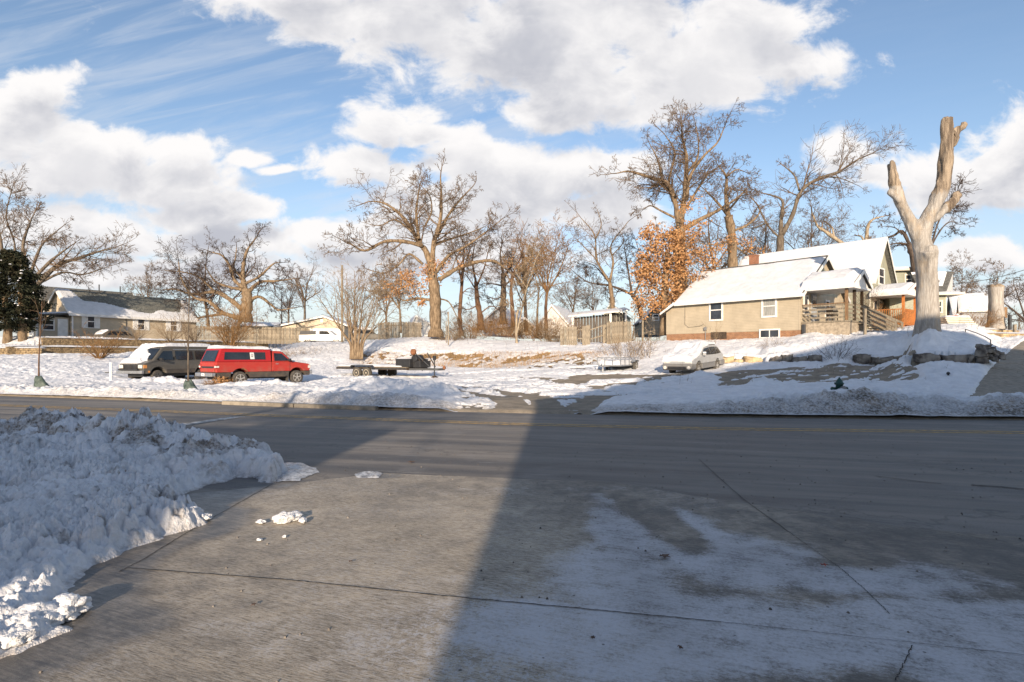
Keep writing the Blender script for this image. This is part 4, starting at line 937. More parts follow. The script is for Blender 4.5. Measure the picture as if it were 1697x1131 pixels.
# entry porch on its gable end (local -x side)
MB().box(-2.6, -.03, .3, 3.6, -.3, 2.05).build('entry_wall', M['tan_siding_far'], H_)
m_ = MB().loft([(-2.95,-.0,2.06),(-2.95,3.9,2.06),(-2.95,3.9,2.2),(-2.95,-.0,2.2)], [(.0,-.0,2.36),(.0,3.9,2.36),(.0,3.9,2.5),(.0,-.0,2.5)]); m_.build('entry_roof', M['shingle'], H_)
snow_sheet(H_, lambda u, v: (-2.95+2.9*u, 3.9*v, 2.2+.3*u), lambda u, v: .14+0*u, 16, 14)
def winend(a0, a1, z0, z1, at): # faces local -x
    m_ = MB().box(at-.03, at-.005, a0, a1, z0, z1); o = m_.build('window', M['pane'], H_)
    f = MB().box(at-.06, at, a0-.1, a0, z0-.1, z1+.1); f.box(at-.06, at, a1, a1+.1, z0-.1, z1+.1); f.box(at-.06, at, a0, a1, z0-.1, z0); f.box(at-.06, at, a0, a1, z1, z1+.1); f.box(at-.045, at-.005, a0, a1, (z0+z1)/2-.03, (z0+z1)/2+.03); f.build('window_frame', M['white_trim'], o)
winend(2.2, 3.1, .9, 1.8, -2.6)
d_ = MB().box(-2.64, -2.602, .55, 1.45, -.1, 1.9).build('door', M['white_trim'], H_); MB().box(-2.66, -2.642, .7, 1.3, 1.0, 1.7).build('door_pane', M['pane'], d_)
window(H_, 'x', .3, -2.2, -1.2, .8, 1.8, tw=.09); MB().box(-2.62,-2.5,.18,.3,-.2,2.1).build('porch_post', M['white_trim'], H_)
MB().box(-.95,-.15,.26,.3,-.1,1.9).build('door', M['white_trim'], H_)
# ------------------------------------------------------------------ house behind it: dark steep roof
fh = Frame(Xat(81, 66), 66, 3.0, math.radians(52))
K_ = gable_house(fh, 9.2, 6, 3.0, 6.7, 'house with dark bare roof and small vent pipes behind the shuttered house', wall='white_siding', roof='shingle', over=.3, base=-.3, snow=0)
for xx in (5.6, 7.9): MB().tube([(xx, 2.4, 6.2), (xx, 2.4, 7.5)], .07, 8).build('vent_pipe', M['dark_metal'], K_)
MB().box(7.2, 7.7, .6, 1.1, 3.8, 5.6).build('chimney', M['chimney_brick'], K_)
# ------------------------------------------------------------------ tan garage with white door and wide gable (centre left)
fg = Frame(Xat(500, 70), 70, 3.0, math.radians(3))
g0 = fg.front(459.5, 541)[0]; g1 = fg.front(573, 541)[0]; zg = fg.front(515, 545)[1]; zp = fg.front(536, 525)[1]
G_ = thing('garage', 'tan garage with white door and broad snow-edged gable roof', 'garage', fg.o, fg.a)
xa, za = fg.front(459, 543.5); xb, zb2 = fg.front(573, 541); xp, zp = fg.front(537, 527)
MB().prism([(xa+.3,0,-.5),(xb-.2,0,-.5),(xb-.2,0,zb2),(xp,0,zp),(xa+.3,0,za)], (0,8,0)).build('wall', M['tan_siding_far'], G_)
m_ = MB().prism([(xa-.3,-.4,za),(xp,-.4,zp+.05),(xp,-.4,zp+.25),(xa-.3,-.4,za+.2)], (0,8.6,0)); m_.prism([(xp,-.4,zp+.05),(xb+.3,-.4,zb2-.05),(xb+.3,-.4,zb2+.15),(xp,-.4,zp+.25)], (0,8.6,0)); m_.build('roof', M['white_trim'], G_)
for q in ((xa-.3,za,xp,zp),(xp,zp,xb+.3,zb2-.1)):
    snow_sheet(G_, lambda u, v, q=q: (q[0]+(q[2]-q[0])*u, -.4+8.6*v, q[1]+(q[3]-q[1])*u+.25), lambda u, v: .14+0*u, 20, 8)
x0, z1 = fg.front(514, 545); x1, _ = fg.front(569, 545); dz_ = MB().box(x0, x1, -.03, 0, -.5, z1).build('garage_door', M['white_trim'], G_)
for k in range(1, 4): MB().box(x0, x1, -.045, -.032, -.5+k*(z1+.5)/4, -.5+k*(z1+.5)/4+.03).build('door_groove', M['cream_trim'], dz_)
x0, z1 = fg.front(533.5, 532); MB().box(x0-.15, x0+.15, -.04, 0, z1-.2, z1+.2).build('gable_vent', M['white_trim'], G_)
# long snowy roof left of it
fg2 = Frame(Xat(405, 72), 72, 3.0, math.radians(3))
sh = thing('shed', 'low outbuilding with plain snowy roof behind the plank fence', 'shed', fg2.o, fg2.a)
x1, z1 = fg2.front(470, 533); MB().box(0, x1, 0, 5, -.5, z1-.7).build('wall', M['tan_siding_far'], sh)
MB().loft([(-.3,-.4,z1-.75),(-.3,3,z1-.05),(-.3,3,z1+.0),(-.3,-.4,z1-.6)], [(x1,-.4,z1-.75),(x1,3,z1-.05),(x1,3,z1),(x1,-.4,z1-.6)]).build('roof', M['shingle'], sh)
snow_sheet(sh, lambda u, v: (-.3+(x1+.3)*u, -.4+3.4*v, z1-.6+.6*v), lambda u, v: .12+0*u, 30, 8)
# ------------------------------------------------------------------ small far buildings in the middle
def simple_gable(px0, px1, pyb, pye, pya, D, label, wall, roofm, yaw=0, apx=None, L=7, snow=.12, name='shed', cat='shed', doorc=None):
    """gable end faces the camera between px0..px1"""
    x0 = Xat(px0, D); x1 = Xat(px1, D); zb = Pt(0, pyb, D).z; ze = Pt(0, pye, D).z; za = Pt(0, pya, D).z; xa = Xat(apx or (px0+px1)/2, D)
    t = thing(name, label, cat, ((x0+x1)/2, D, zb), yaw); cx = (x0+x1)/2; h = (x1-x0)/2; a = xa-cx
    MB().prism([(-h,0,-.4),(h,0,-.4),(h,0,ze-zb),(a,0,za-zb),(-h,0,ze-zb)], (0,L,0)).build('wall', M[wall], t)
    for sgn in (-1, 1):
        sl = (za-ze)/abs(sgn*h-a); ex = sgn*(h+.25); ez = ze-zb-.25*sl
        m_ = MB().loft([(a,-.3,za-zb),(ex,-.3,ez),(ex,-.3,ez+.12),(a,-.3,za-zb+.12)], [(a,L+.3,za-zb),(ex,L+.3,ez),(ex,L+.3,ez+.12),(a,L+.3,za-zb+.12)]); m_.build('roof', M[roofm], t)
        MB().loft([(a,-.34,za-zb-.1),(ex,-.34,ez-.1),(ex,-.34,ez+.14),(a,-.34,za-zb+.14)], [(a,-.303,za-zb-.1),(ex,-.303,ez-.1),(ex,-.303,ez+.14),(a,-.303,za-zb+.14)]).build('rake_board', M['white_trim'], t)
        if snow: snow_sheet(t, lambda u, v, ex=ex, ez=ez: (ex+(a-ex)*v, -.3+(L+.6)*u, ez+.125+(za-zb-ez)*v), lambda u, v: snow*sstep(fbm(u*5, v*3, o=3, seed=int(px0)), -.5, -.1), 24, 16)
    return t, h, ze-zb, za-zb
t, h, e, z = simple_gable(683, 712, 557, 537, 524, 78, 'small white house with snowy roof left of the big oak trunk', 'white_siding', 'shingle_light', .25, apx=689, L=9, name='house', cat='house')
window(t, 'x', 0, -.5, .3, .8, 1.6, tw=.08)
t, h, e, z = simple_gable(800, 832, 552, 532, 511, 80, 'blue-white gabled house peeping between trunks behind the thicket', 'blue_grey_siding', 'shingle', -.4, apx=828, L=8, name='house', cat='house'); window(t, 'x', 0, -.6, .2, .9, 1.8, tw=.08)
t, h, e, z = simple_gable(893, 944, 551, 539, 506.5, 66, 'steep white gabled shed with climbing twigs left of the lean-to', 'white_siding', 'shingle_light', -.35, apx=915, L=8)
t, h, e, z = simple_gable(852, 884, 549, 541, 528, 70, 'low dark-roofed shed mostly hidden in the brown thicket', 'cream_trim', 'shingle', .5, L=5)
t, h, e, z = simple_gable(1000, 1034, 545, 522, 504, 72, 'pale gabled house rising behind the lean-to roof', 'sage_siding', 'shingle', -.3, apx=1012, L=8, snow=0, name='house', cat='house'); window(t, 'x', 0, -.6, .2, 3.0, 4.0, tw=.08)
t, h, e, z = simple_gable(1064, 1106, 549, 531, 508, 60, 'dark green garage with tan door left of the tan house', 'dark_green_siding', 'shingle', -.12, apx=1086, L=8, snow=.06, name='garage', cat='garage')
window(t, 'x', 0, -.25, .45, e-.05, e+.65, tw=.08); MB().box(-1.05, .55, -.04, 0, -.4, 1.55).build('garage_door', M['stucco'], t)
# lean-to with white posts and dark metal walls
fn = Frame(Xat(947, 57), 57, 2.4, math.radians(-6)); N_ = thing('lean_to', 'open lean-to with dark ribbed walls and white posts behind the plank fence', 'lean-to', fn.o, fn.a)
x1, zt1 = fn.front(1038, 516); _, zt0 = fn.front(947, 526); xm_, _ = fn.front(1010, 520)
rib = None
nr = int(x1/.30)
for i in range(nr):
    hh = zt0+(zt1-zt0)*i/nr
    MB().box(i*.30+.01, i*.30+.27, .60+.03*(i%2), .63+.03*(i%2), -.4, hh-.05).build('wall_panel', M['corrugated'], N_)
for xx in (.02, xm_, x1-.15): MB().box(xx, xx+.2, -.02, .16, -.4, zt0+(zt1-zt0)*xx/x1-.0).build('post', M['white_trim'], N_)
MB().loft([(-.3,-.3,zt0),(x1+.3,-.3,zt1),(x1+.3,-.3,zt1+.12),(-.3,-.3,zt0+.12)], [(-.3,3.5,zt0+.5),(x1+.3,3.5,zt1+.5),(x1+.3,3.5,zt1+.62),(-.3,3.5,zt0+.62)]).build('roof', M['white_trim'], N_)
snow_sheet(N_, lambda u, v: (-.3+(x1+.6)*u, -.3+3.8*v, zt0+(zt1-zt0)*u+.12+.5*v), lambda u, v: .10+0*u, 30, 8)

# ------------------------------------------------------------------ fences
def plank_fence(name, label, a, b, h, bw=.14, mat='wood_grey', seed=1, gap=.008, zf=None, group=None, rails=True, cat='fence'):
    rr = random.Random(seed); a = Vector(a); b = Vector(b); L = (b-a).length; ang = math.atan2(b.y-a.y, b.x-a.x)
    t = thing(name, label, cat, a, ang, group); n = int(L/bw); protos = []
    for k in range(4):
        hh = h*(1+rr.uniform(-.03,.03)); w_ = bw-gap-.012
        protos.append([(0,0,-.2),(w_,0,-.2),(w_,0,hh-.03),(w_*.75,0,hh),(w_*.25,0,hh),(0,0,hh-.03)])
    po = []
    for k_, p in enumerate(protos): o = MB().prism(p, (0,.02,0)).build('picket', M[(mat, mat+'_b', mat+'_c', mat)[k_]], t); po.append(o)
    for i in range(n):
        o = po[i] if i < 4 else link_copy(po[rr.randrange(4)], t)
        fz = (b.z-a.z)*i/n; o.location = (i*bw, rr.uniform(-.012,.012), fz+rr.uniform(-.03,.03)); o.rotation_euler = (0, rr.uniform(-.012,.012), 0)
    if rails:
        for z in (.35, h*.82): MB().beam((0,.07,z),(L,.07,z+(b.z-a.z)), .05, .09).build('rail', M[mat], t)
    return t
plank_fence('plank_fence', 'long weathered plank fence between the shuttered house and the tan garage', Pt(322, 566, 62), Pt(512, 568, 67), 1.75, seed=4, bw=.16)
plank_fence('plank_fence', 'rough stockade fence between the many-stemmed tree and the oak', Pt(627, 564, 58), Pt(664, 563, 57.5), 1.75, seed=5, bw=.12)
plank_fence('plank_fence', 'leaning stockade section right of a gap beside the oak', Pt(666, 564, 56.5), Pt(699, 566, 55), 1.8, seed=6, bw=.12)
plank_fence('fence_panel', 'narrow plank fence panel left of the gateposts', Pt(928.5, 576, 46.5), Pt(957, 577, 46.3), 1.75, seed=7, bw=.17)
plank_fence('fence_panel', 'wider plank fence panel right of the rail gate', Pt(1005, 572, 45.6), Pt(1049.5, 570, 46.2), 1.85, seed=8, bw=.17)
def post(name, label, px, py0, py1, D, w_, mat, cat='post', group=None, lean=0):
    p = Pt(px, py0, D); h = (py0-py1)*D/FPX
    o = MB().box(-w_/2, w_/2, -w_/2, w_/2, -.3, h).build(name, M[mat], None); o.location = p; o.rotation_euler = (0, lean, 0); return tag(o, label, cat, group)
gt = thing('rail_gate', 'open rail gate with stout wooden posts between two plank panels', 'gate', Pt(972, 577, 46.3), 0)
MB().box(-.35,.0,-.06,.06,-.2,1.78).build('gate_post', M['wood_grey'], gt); MB().box(1.32,1.62,-.06,.06,-.1,1.9).build('gate_post', M['wood_grey'], gt)
MB().box(-.02,.3,-.05,.05,-.2,1.85).build('gate_post', M['wood_grey'], gt)
for za_, zb_ in ((1.45,1.85),(.7,1.05)): MB().beam((.25,-.03,za_),(1.4,-.03,zb_),.04,.09).build('gate_rail', M['wood_grey'], gt)
for z_ in (1.48,.78): MB().beam((-.7,0,z_),(-.3,0,z_),.05,.08).build('gate_rail', M['wood_grey'], gt)
post('post', 'plain grey post on the snow left of the dark green garage', 1065, 561, 520, 47, .14, 'wood_grey')
post('sign_post', 'bare wooden post in front of the porch steps', 1433.5, 559, 512, 34.5, .13, 'wood_grey')
post('post', 'slim pale post right of the oak trunk', 743, 567, 517, 50, .10, 'wood_grey')
post('post', 'second slim pole beside the pale post near the oak', 739.5, 563, 532, 52, .07, 'wood_grey')
# white stake by the van
sp = ground_at(183.5, 27.4); s_ = thing('marker_stake', 'white marker stake with a small crossbar left of the grey van', 'stake', (sp.x, sp.y, snowz(sp.x, sp.y)))
MB().box(-.045,.045,-.02,.02,-.3,.93).build('stake', M['white_plastic'], s_); MB().box(-.30,.05,.022,.045,.42,.47).build('crossbar', M['dark_metal'], s_)

# ------------------------------------------------------------------ retaining walls left
def linedir(x0, y0, t, d=(.464,.886)): return (x0+d[0]*t, y0+d[1]*t)
up = [linedir(-38.5, 46.7, 0), linedir(-38.5, 46.7, 6), linedir(-38.5, 46.7, 12), linedir(-38.5, 46.7, 22)]
def zup(x, y): return 2.28
block_wall('retaining_wall', 'upper tan block retaining wall below the shuttered house', up, zup, .72, bl=.40, bh=.18, seed=11)
lo = [linedir(-38.4, 45.0, -1.2), linedir(-38.4, 45.0, 6), linedir(-38.4, 45.0, 15)]
block_wall('retaining_wall', 'lower tan block retaining wall, second tier from the top', lo, lambda x, y: 1.52, .74, bl=.40, bh=.18, seed=12)
pL = Pt(-60, 575, 44.2); lf = [(Xat(-60,44), 44.), (Xat(68, 44.6), 44.6)]
block_wall('retaining_wall', 'dark shaded block wall at the left picture edge below the conifer', lf, lambda x, y: 1.38, .74, bl=.40, bh=.18, seed=13)
# ------------------------------------------------------------------ stone retaining wall right: big rough blocks, each its own part
def stone(parent, loc, sz, rot, seed, mat):
    import bmesh
    bm = bmesh.new(); bmesh.ops.create_cube(bm, size=1); bmesh.ops.subdivide_edges(bm, edges=bm.edges[:], cuts=4, use_grid_fill=True)
    co = np.array([v.co[:] for v in bm.verts]); F_ = [[v.index for v in f.verts] for f in bm.faces]; bm.free()
    co = co*np.array(sz); n = fbm(co[:,0]*2.1+seed, co[:,1]*2.1, co[:,2]*3+seed*.3, o=3, seed=seed); n2 = fbm(co[:,0]*2.1, co[:,1]*2.3+seed, co[:,2]*3, o=3, seed=seed+9)
    nn = co/np.array(sz); rad = np.linalg.norm(nn, axis=1)[:,None]; co = co*(1-.28*np.clip(rad-.55, 0, 1)); n3 = fbm(co[:,0]*6+seed, co[:,1]*6, co[:,2]*7, o=3, seed=seed+3); co = co+nn*(np.stack([n2, n, n2*.9], -1)*.26+n3[:,None]*.12)
    o = mesh_obj('stone', co, np.array(F_), M[mat], parent, False); o.location = loc; o.rotation_euler = (0,0,rot); return o
def stone_wall(label, pts, ztop, h, seed, mat, rows_=2, wmin=.5, wmax=1.2):
    rr = random.Random(seed); t = thing('stone_wall', label, 'stone wall', (pts[0][0], pts[0][1], 0))
    k = seed*10
    for (A, B) in zip(pts[:-1], pts[1:]):
        A = Vector((*A,0)); B = Vector((*B,0)); L = (B-A).length; d = (B-A)/L
        for r_ in range(rows_):
            s_ = 0
            while s_ < L:
                w_ = min(rr.uniform(wmin, wmax), max(L-s_, .25)); c = A+d*(s_+w_/2); hh = h/rows_
                zt = ztop(c.x, c.y); sh_ = rr.uniform(.62,1.12); stone(t, c-Vector(t.location)+Vector((rr.uniform(-.05,.05), rr.uniform(-.12,.10)+r_*.05, zt-h+hh*sh_*.5-.04)), (w_*1.0, .5, hh*sh_), math.atan2(d.y, d.x)+rr.uniform(-.04,.04), k, mat); k += 1; s_ += w_
    return t
GP = lambda px, D: (Xat(px, D), D)
stone_wall('sunlit tan stone wall on the bank right of the snowed-in wagon', [GP(1196,35.2),GP(1262,34.7)], lambda x, y: 1.53, .5, 3, 'stone_tan', 1)
stone_wall('dark mossy stone wall section left of the bare twiggy shrub', [GP(1278,33.6),GP(1362,32.4)], lambda x, y: 1.58, .46, 4, 'stone', 1, .3, 1.1)
stone_wall('dark stone wall section between the shrub and the trunk mound', [GP(1417,31.5),GP(1495,30.3)], lambda x, y: 1.60, .44, 5, 'stone', 1, .3, 1.1)
stone_wall('long grey stone wall under the dead trunk mound', [GP(1512,28.1),GP(1612,26.9)], lambda x, y: 1.66-.03*(x-19), .46, 6, 'stone', 1, .35, 1.3)
bt = thing('boulder_pile', 'heap of dark tumbled boulders at the corner below the handrail', 'boulders', (*GP(1634,26.8), 1.3)); rr = random.Random(3)
for i, (px_, py_, w_) in enumerate([(1627,585,.5),(1630,576,.45),(1640,592,.5),(1636,581,.4),(1645,585,.45),(1652,588,.4),(1660,592,.35),(1628,596,.5),(1642,577,.35),(1650,594,.4),(1634,590,.4)]):
    stone(bt, Pt(px_, py_, 26.6+.1*(i%3))-Vector(bt.location), (w_, w_*.9, w_*.6), rr.random()*3, 200+i*7, 'stone')
# handrail on the right
hr = thing('handrail', 'thin dark pipe handrail stepping down the snowy slope at right', 'handrail', (Xat(1642,29.5), 29.5, Pt(1642,578,29.5).z))
pp = [Pt(1600,546,33.5), Pt(1618,552,32), Pt(1632,558,30.6), Pt(1641.5,563.5,29.6), Pt(1642,578,29.5)]; O = Vector(hr.location)
MB().tube([p-O for p in pp], .025, 8).build('rail_pipe', M['dark_metal'], hr); q = Pt(1600,546,33.5)-O; MB().tube([q, q-Vector((0,0,1.0))], .025, 8).build('rail_post', M['dark_metal'], hr)
post('post', 'short dark post at the right picture edge by the garden wall', 1673.5, 540, 522, 42, .16, 'dark_metal')
post('post', 'stubby wooden post standing on the lower garden wall', 1681.5, 553, 538, 40.5, .16, 'wood_grey')
bx = MB().box(-.7,.7,-.4,.4,-.2,.75).build('wooden_crate', M['wood_brown'], None, bev=.02); bx.location = Pt(1650, 525, 50); bx.location.z = Pt(0,524,50).z; tag(bx, 'brown wooden box behind the far stump', 'crate')
# ------------------------------------------------------------------ vehicles
def paint(name, col, rough=.35, dirt=(.20,.17,.13), k=.5, metal=0.):
    m, b, bs = new_mat(name); co = b.n('ShaderNodeTexCoord').outputs['Object']; s = b.n('ShaderNodeSeparateXYZ'); b.put(s.inputs[0], co)
    n = b.noise(co, 3.5, 6, .7); low = b.ramp(s.outputs[2], .3, 1.15, 1., .15)
    f = b.m('MULTIPLY', b.m('MULTIPLY', b.ramp(n, .35, .7), low), k)
    b.put(bs.inputs['Base Color'], b.mix(f, (*col,1), (*dirt,1))); b.put(bs.inputs['Roughness'], b.m('ADD', rough, b.m('MULTIPLY', f, .5))); bs.inputs['Metallic'].default_value = metal
    return m
paint('paint_red', (.40,.030,.020), .40, (.26,.13,.09), .95); paint('paint_bright_red', (.38,.012,.012), .25, (.25,.06,.05), .4); paint('paint_grey', (.085,.080,.070), .3, (.20,.17,.13), .6); paint('paint_silver', (.42,.43,.43), .35, (.25,.23,.20), .5, .2)
paint('cladding', (.045,.040,.036), .6, (.13,.10,.07), .8); paint('cladding_grey', (.17,.17,.17), .5, (.2,.18,.15), .4); paint('chrome', (.55,.55,.55), .25, (.22,.19,.16), .5, .8)
simple('rubber', (.035,.033,.031), .85, .4, 6, col2=(.09,.08,.065)); simple('rim_metal', (.50,.48,.44), .4, .3, 8, metal=.5); simple('rim_cream', (.62,.55,.42), .5, .2, 8); simple('rim_dark', (.12,.115,.11), .4, .3, 8, metal=.5)
simple('car_glass', (.018,.022,.028), .06, .4, 1.5, spec=.7); simple('lamp_red', (.35,.03,.02), .3, .2, 8); simple('lamp_clear', (.62,.60,.55), .2, .2, 8); simple('lamp_amber', (.65,.28,.08), .3, .2, 8); simple('paper', (.74,.74,.72), .8, .08, 5); simple('ink', (.05,.05,.06), .8, .1, 5); simple('black_plastic', (.025,.025,.027), .55, .3, 6)
simple('rust', (.24,.10,.045), .9, .4, 9)
def wheel(par, x, y, z, r, w_, rim, side=1, spokes=5, rr=.62, name='wheel'):
    t = .5*w_
    prof = [(r*rr,-t*.85),(r*.86,-t),(r*.97,-t*.82),(r,-t*.5),(r,t*.5),(r*.97,t*.82),(r*.86,t),(r*rr,t*.85)]
    o = MB().lathe(prof, 28, 'Y').build(name, M['rubber'], par, True); o.location = (x, y, z)
    for q in o.data.polygons:
        if len(q.vertices) > 6: q.use_smooth = False
    ro = r*rr*1.02; s_ = side; d0 = s_*t*.55
    m_ = MB().lathe([(ro, d0-.02), (ro, s_*t*.88), (ro*.90, s_*t*.90), (ro*.86, s_*t*.6), (0.01, s_*t*.58)] if s_ > 0 else [(0.01, s_*t*.58), (ro*.86, s_*t*.6), (ro*.90, s_*t*.90), (ro, s_*t*.88), (ro, d0+.02)], 24, 'Y')
    for k in range(spokes):
        a = 2*math.pi*k/spokes+.3; m_.beam((0, s_*t*.70, 0), (ro*.92*math.cos(a), s_*t*.80, ro*.92*math.sin(a)), .05, ro*.24, (0,1,0))
    m_.lathe([(ro*.22, s_*t*.6), (ro*.2, s_*t*.92), (.01, s_*t*.94)], 12, 'Y'); m_.build('rim', M[rim], o)
    return o
def arch(cx, cz, r, z, n=9, rev=False):
    """points along a wheel arch from left foot to right foot at height z"""
    dx = math.sqrt(max(r*r-(z-cz)**2, 1e-4)); a0 = math.atan2(z-cz, -dx); a1 = math.atan2(z-cz, dx)
    return [(cx+r*math.cos(a0+(a1-a0)*i/n), cz+r*math.sin(a0+(a1-a0)*i/n)) for i in range(n+1)]
def hull(pts, hw): return MB().loft([(x, -hw(x, z), z) for x, z in pts], [(x, hw(x, z), z) for x, z in pts])
def side_panel(pts, hw, side, off=.006, th=.008):
    a = [(x, side*(hw(x, z)+off), z) for x, z in pts]; return MB().prism(a, (0, side*th, 0))
def veh_snow(par, prof, y0, y1, th, hwf=None, seed=1, name='snow_cover', nu=60, nv=30, mask=None):
    """prof: list of (x,z) of the carrying surface from front to back"""
    xs_ = np.array([p[0] for p in prof]); zs_ = np.array([p[1] for p in prof]); s_ = np.concatenate([[0], np.cumsum(np.hypot(np.diff(xs_), np.diff(zs_)))]); s_ /= s_[-1]
    def F1(u, v):
        x = np.interp(u, s_, xs_); z = np.interp(u, s_, zs_); k = 1 if hwf is None else np.vectorize(hwf)(x, z)
        return x, (y0+(y1-y0)*v)*k, z
    def dep(u, v):
        e = np.minimum(1, np.minimum(u, 1-u)*18+.4)*np.minimum(1, np.minimum(v, 1-v)*12+.45)
        d = th*e*(1+.35*fbm(u*5, v*4, o=3, seed=seed))
        return d*(1 if mask is None else mask(u, v))
    return snow_sheet(par, F1, dep, nu, nv, name=name)

# --- red pickup with topper
TRK = thing('pickup_truck', 'red pickup truck with red topper, a paper notice in the topper window', 'pickup truck', (-14.0, 28.45, .0), math.radians(52.9))
hwT = lambda x, z: .845-.03*max(0, (.9-z))
bedo = [(-1.15,.70)]+arch(0,.38,.50,.70)+[(1.64,.70),(1.64,1.2),(-1.17,1.2)]
hull(bedo, hwT).build('bed', M['paint_red'], TRK, bev=.025)
cabo = [(1.67,.70)]+arch(3.08,.38,.50,.70)+[(3.80,.70),(3.86,.84),(3.84,1.02),(3.74,1.07),(2.85,1.19),(1.67,1.2)]
hull(cabo, hwT).build('cab_body', M['paint_red'], TRK, bev=.03)
hull([(-1.12,.42)]+arch(0,.38,.47,.42)+[(2.60,.42),(2.60,.699),(2.8,.699)][:1]+[(1.64,.42),(1.64,.695),(-1.12,.695)] if False else [(.50,.42),(2.58,.42),(2.62,.695),(.44,.695)], lambda x, z: .835).build('rocker_cladding', M['cladding'], TRK, bev=.01)
hull([(-1.12,.46),(-.50,.46),(-.44,.695),(-1.12,.695)], lambda x, z: .835).build('rear_cladding', M['cladding'], TRK, bev=.01)
hull([(3.55,.46),(3.82,.46),(3.84,.695),(3.50,.695)], lambda x, z: .835).build('front_cladding', M['cladding'], TRK, bev=.01)
MB().box(-1.0,3.6,-.45,.45,.34,.60).build('chassis', M['black_plastic'], TRK)
hwc = lambda x, z: .81-.26*max(0, z-1.18)
hull([(1.69,1.2),(2.86,1.19),(2.30,1.70),(2.15,1.745),(1.74,1.745)], hwc).build('cab_roof', M['paint_red'], TRK, bev=.03)
side_panel([(1.80,1.24),(2.66,1.24),(2.25,1.62),(1.82,1.64)], hwc, -1).build('side_window', M['car_glass'], TRK); side_panel([(1.80,1.24),(2.66,1.24),(2.25,1.62),(1.82,1.64)], hwc, 1).build('side_window', M['car_glass'], TRK)
MB().loft([(2.83,-.70,1.235),(2.83,.70,1.235),(2.35,.60,1.68),(2.35,-.60,1.68)], [(2.845,-.70,1.245),(2.845,.70,1.245),(2.365,.60,1.69),(2.365,-.60,1.69)]).build('windscreen', M['car_glass'], TRK)
side_panel([(1.70,.72),(1.715,.72),(1.715,1.68),(1.70,1.68)], lambda x, z: .845 if z < 1.2 else hwc(x, z), -1, .002, .004).build('door_gap', M['black_plastic'], TRK)
side_panel([(2.64,.72),(2.655,.72),(2.655,1.18),(2.64,1.18)], hwT, -1, .002, .004).build('door_gap', M['black_plastic'], TRK)
MB().box(1.84,2.0,-.875,-.85,1.07,1.10).build('door_handle', M['chrome'], TRK)
mm = MB().box(2.50,2.62,-1.03,-.86,1.22,1.36).build('mirror', M['black_plastic'], TRK, bev=.02)
hwp = lambda x, z: .835-.14*max(0, z-1.2)
hull([(-1.16,1.205),(1.62,1.205),(1.62,1.82),(-.84,1.85),(-.90,1.83)], hwp).build('topper', M['paint_bright_red'], TRK, bev=.03)
side_panel([(-.80,1.31),(1.30,1.31),(1.30,1.68),(-.74,1.68)], hwp, -1).build('topper_window', M['car_glass'], TRK)
side_panel([(.44,1.31),(.48,1.31),(.48,1.68),(.44,1.68)], hwp, -1, .016, .006).build('window_bar', M['black_plastic'], TRK)
nt_ = side_panel([(.50,1.335),(.72,1.335),(.70,1.66),(.49,1.66)], hwp, -1, .016, .004).build('paper_notice', M['paper'], TRK)
for k, (q0, q1, z_) in enumerate(((.535,.675,1.585),(.54,.66,1.555),(.535,.67,1.50),(.545,.66,1.47),(.54,.65,1.44))): side_panel([(q0,z_),(q1,z_),(q1,z_+.016),(q0,z_+.016)], hwp, -1, .0225, .002).build('print_line', M['ink'], nt_)
MB().loft([(-1.155,-.66,1.25),(-1.155,.66,1.25),(-.93,.60,1.76),(-.93,-.60,1.76)], [(-1.185,-.66,1.24),(-1.185,.66,1.24),(-.955,.60,1.77),(-.955,-.60,1.77)]).build('rear_window', M['car_glass'], TRK)
MB().box(-1.19,-1.165,-.62,.62,.90,.99).build('tailgate_strip', M['black_plastic'], TRK); MB().box(-1.185,-1.16,-.66,.66,.72,1.17).build('tailgate', M['paint_red'], TRK, bev=.01)
for s_ in (-1, 1):
    l_ = MB().box(-1.20,-1.06,min(s_*.855,s_*.70),max(s_*.855,s_*.70),.88,1.08).build('tail_light', M['lamp_red'], TRK, bev=.01); MB().box(-1.207,-1.05,min(s_*.862,s_*.72),max(s_*.862,s_*.72),.93,1.01).build('reversing_light', M['lamp_clear'], l_)
bp = MB().box(-1.40,-1.20,-.84,.84,.50,.68).build('rear_bumper', M['chrome'], TRK, bev=.03); MB().box(-1.412,-1.402,-.14,.14,.53,.66).build('number_plate', M['paper'], bp)
MB().box(-1.42,-1.413,-.03,.03,.57,.62).build('bumper_hole', M['ink'], bp)
MB().box(3.84,4.0,-.84,.84,.52,.74).build('front_bumper', M['chrome'], TRK, bev=.03)
MB().box(3.72,3.87,-.848,-.60,.84,1.0).build('headlight', M['lamp_clear'], TRK, bev=.01); MB().box(3.72,3.87,.60,.848,.84,1.0).build('headlight', M['lamp_clear'], TRK, bev=.01)
for x_, y_ in ((0,-.72),(3.08,-.72)): wheel(TRK, x_, y_, .36, .37, .25, 'rim_metal', -1, 5)
for x_, y_ in ((0,.72),(3.08,.72)): wheel(TRK, x_, y_, .36, .37, .25, 'rim_metal', 1, 5)
for x_ in (-.50, 2.58): MB().box(x_-.03,x_,-.84,-.60,.14,.52).build('mud_flap', M['rubber'], TRK)
side_panel(arch(0,.38,.53,.72)[5:]+arch(0,.38,.47,.72)[:4:-1], lambda x, z: .846, -1, .001, .004).build('rust_patch', M['rust'], TRK)
veh_snow(TRK, [(1.60,1.82),(-.86,1.855)], -.77, .77, .13, seed=2); veh_snow(TRK, [(2.30,1.70),(2.2,1.74),(1.70,1.75)], -.66, .66, .12, seed=3); veh_snow(TRK, [(3.78,1.07),(2.86,1.2)], -.80, .80, .10, seed=4)
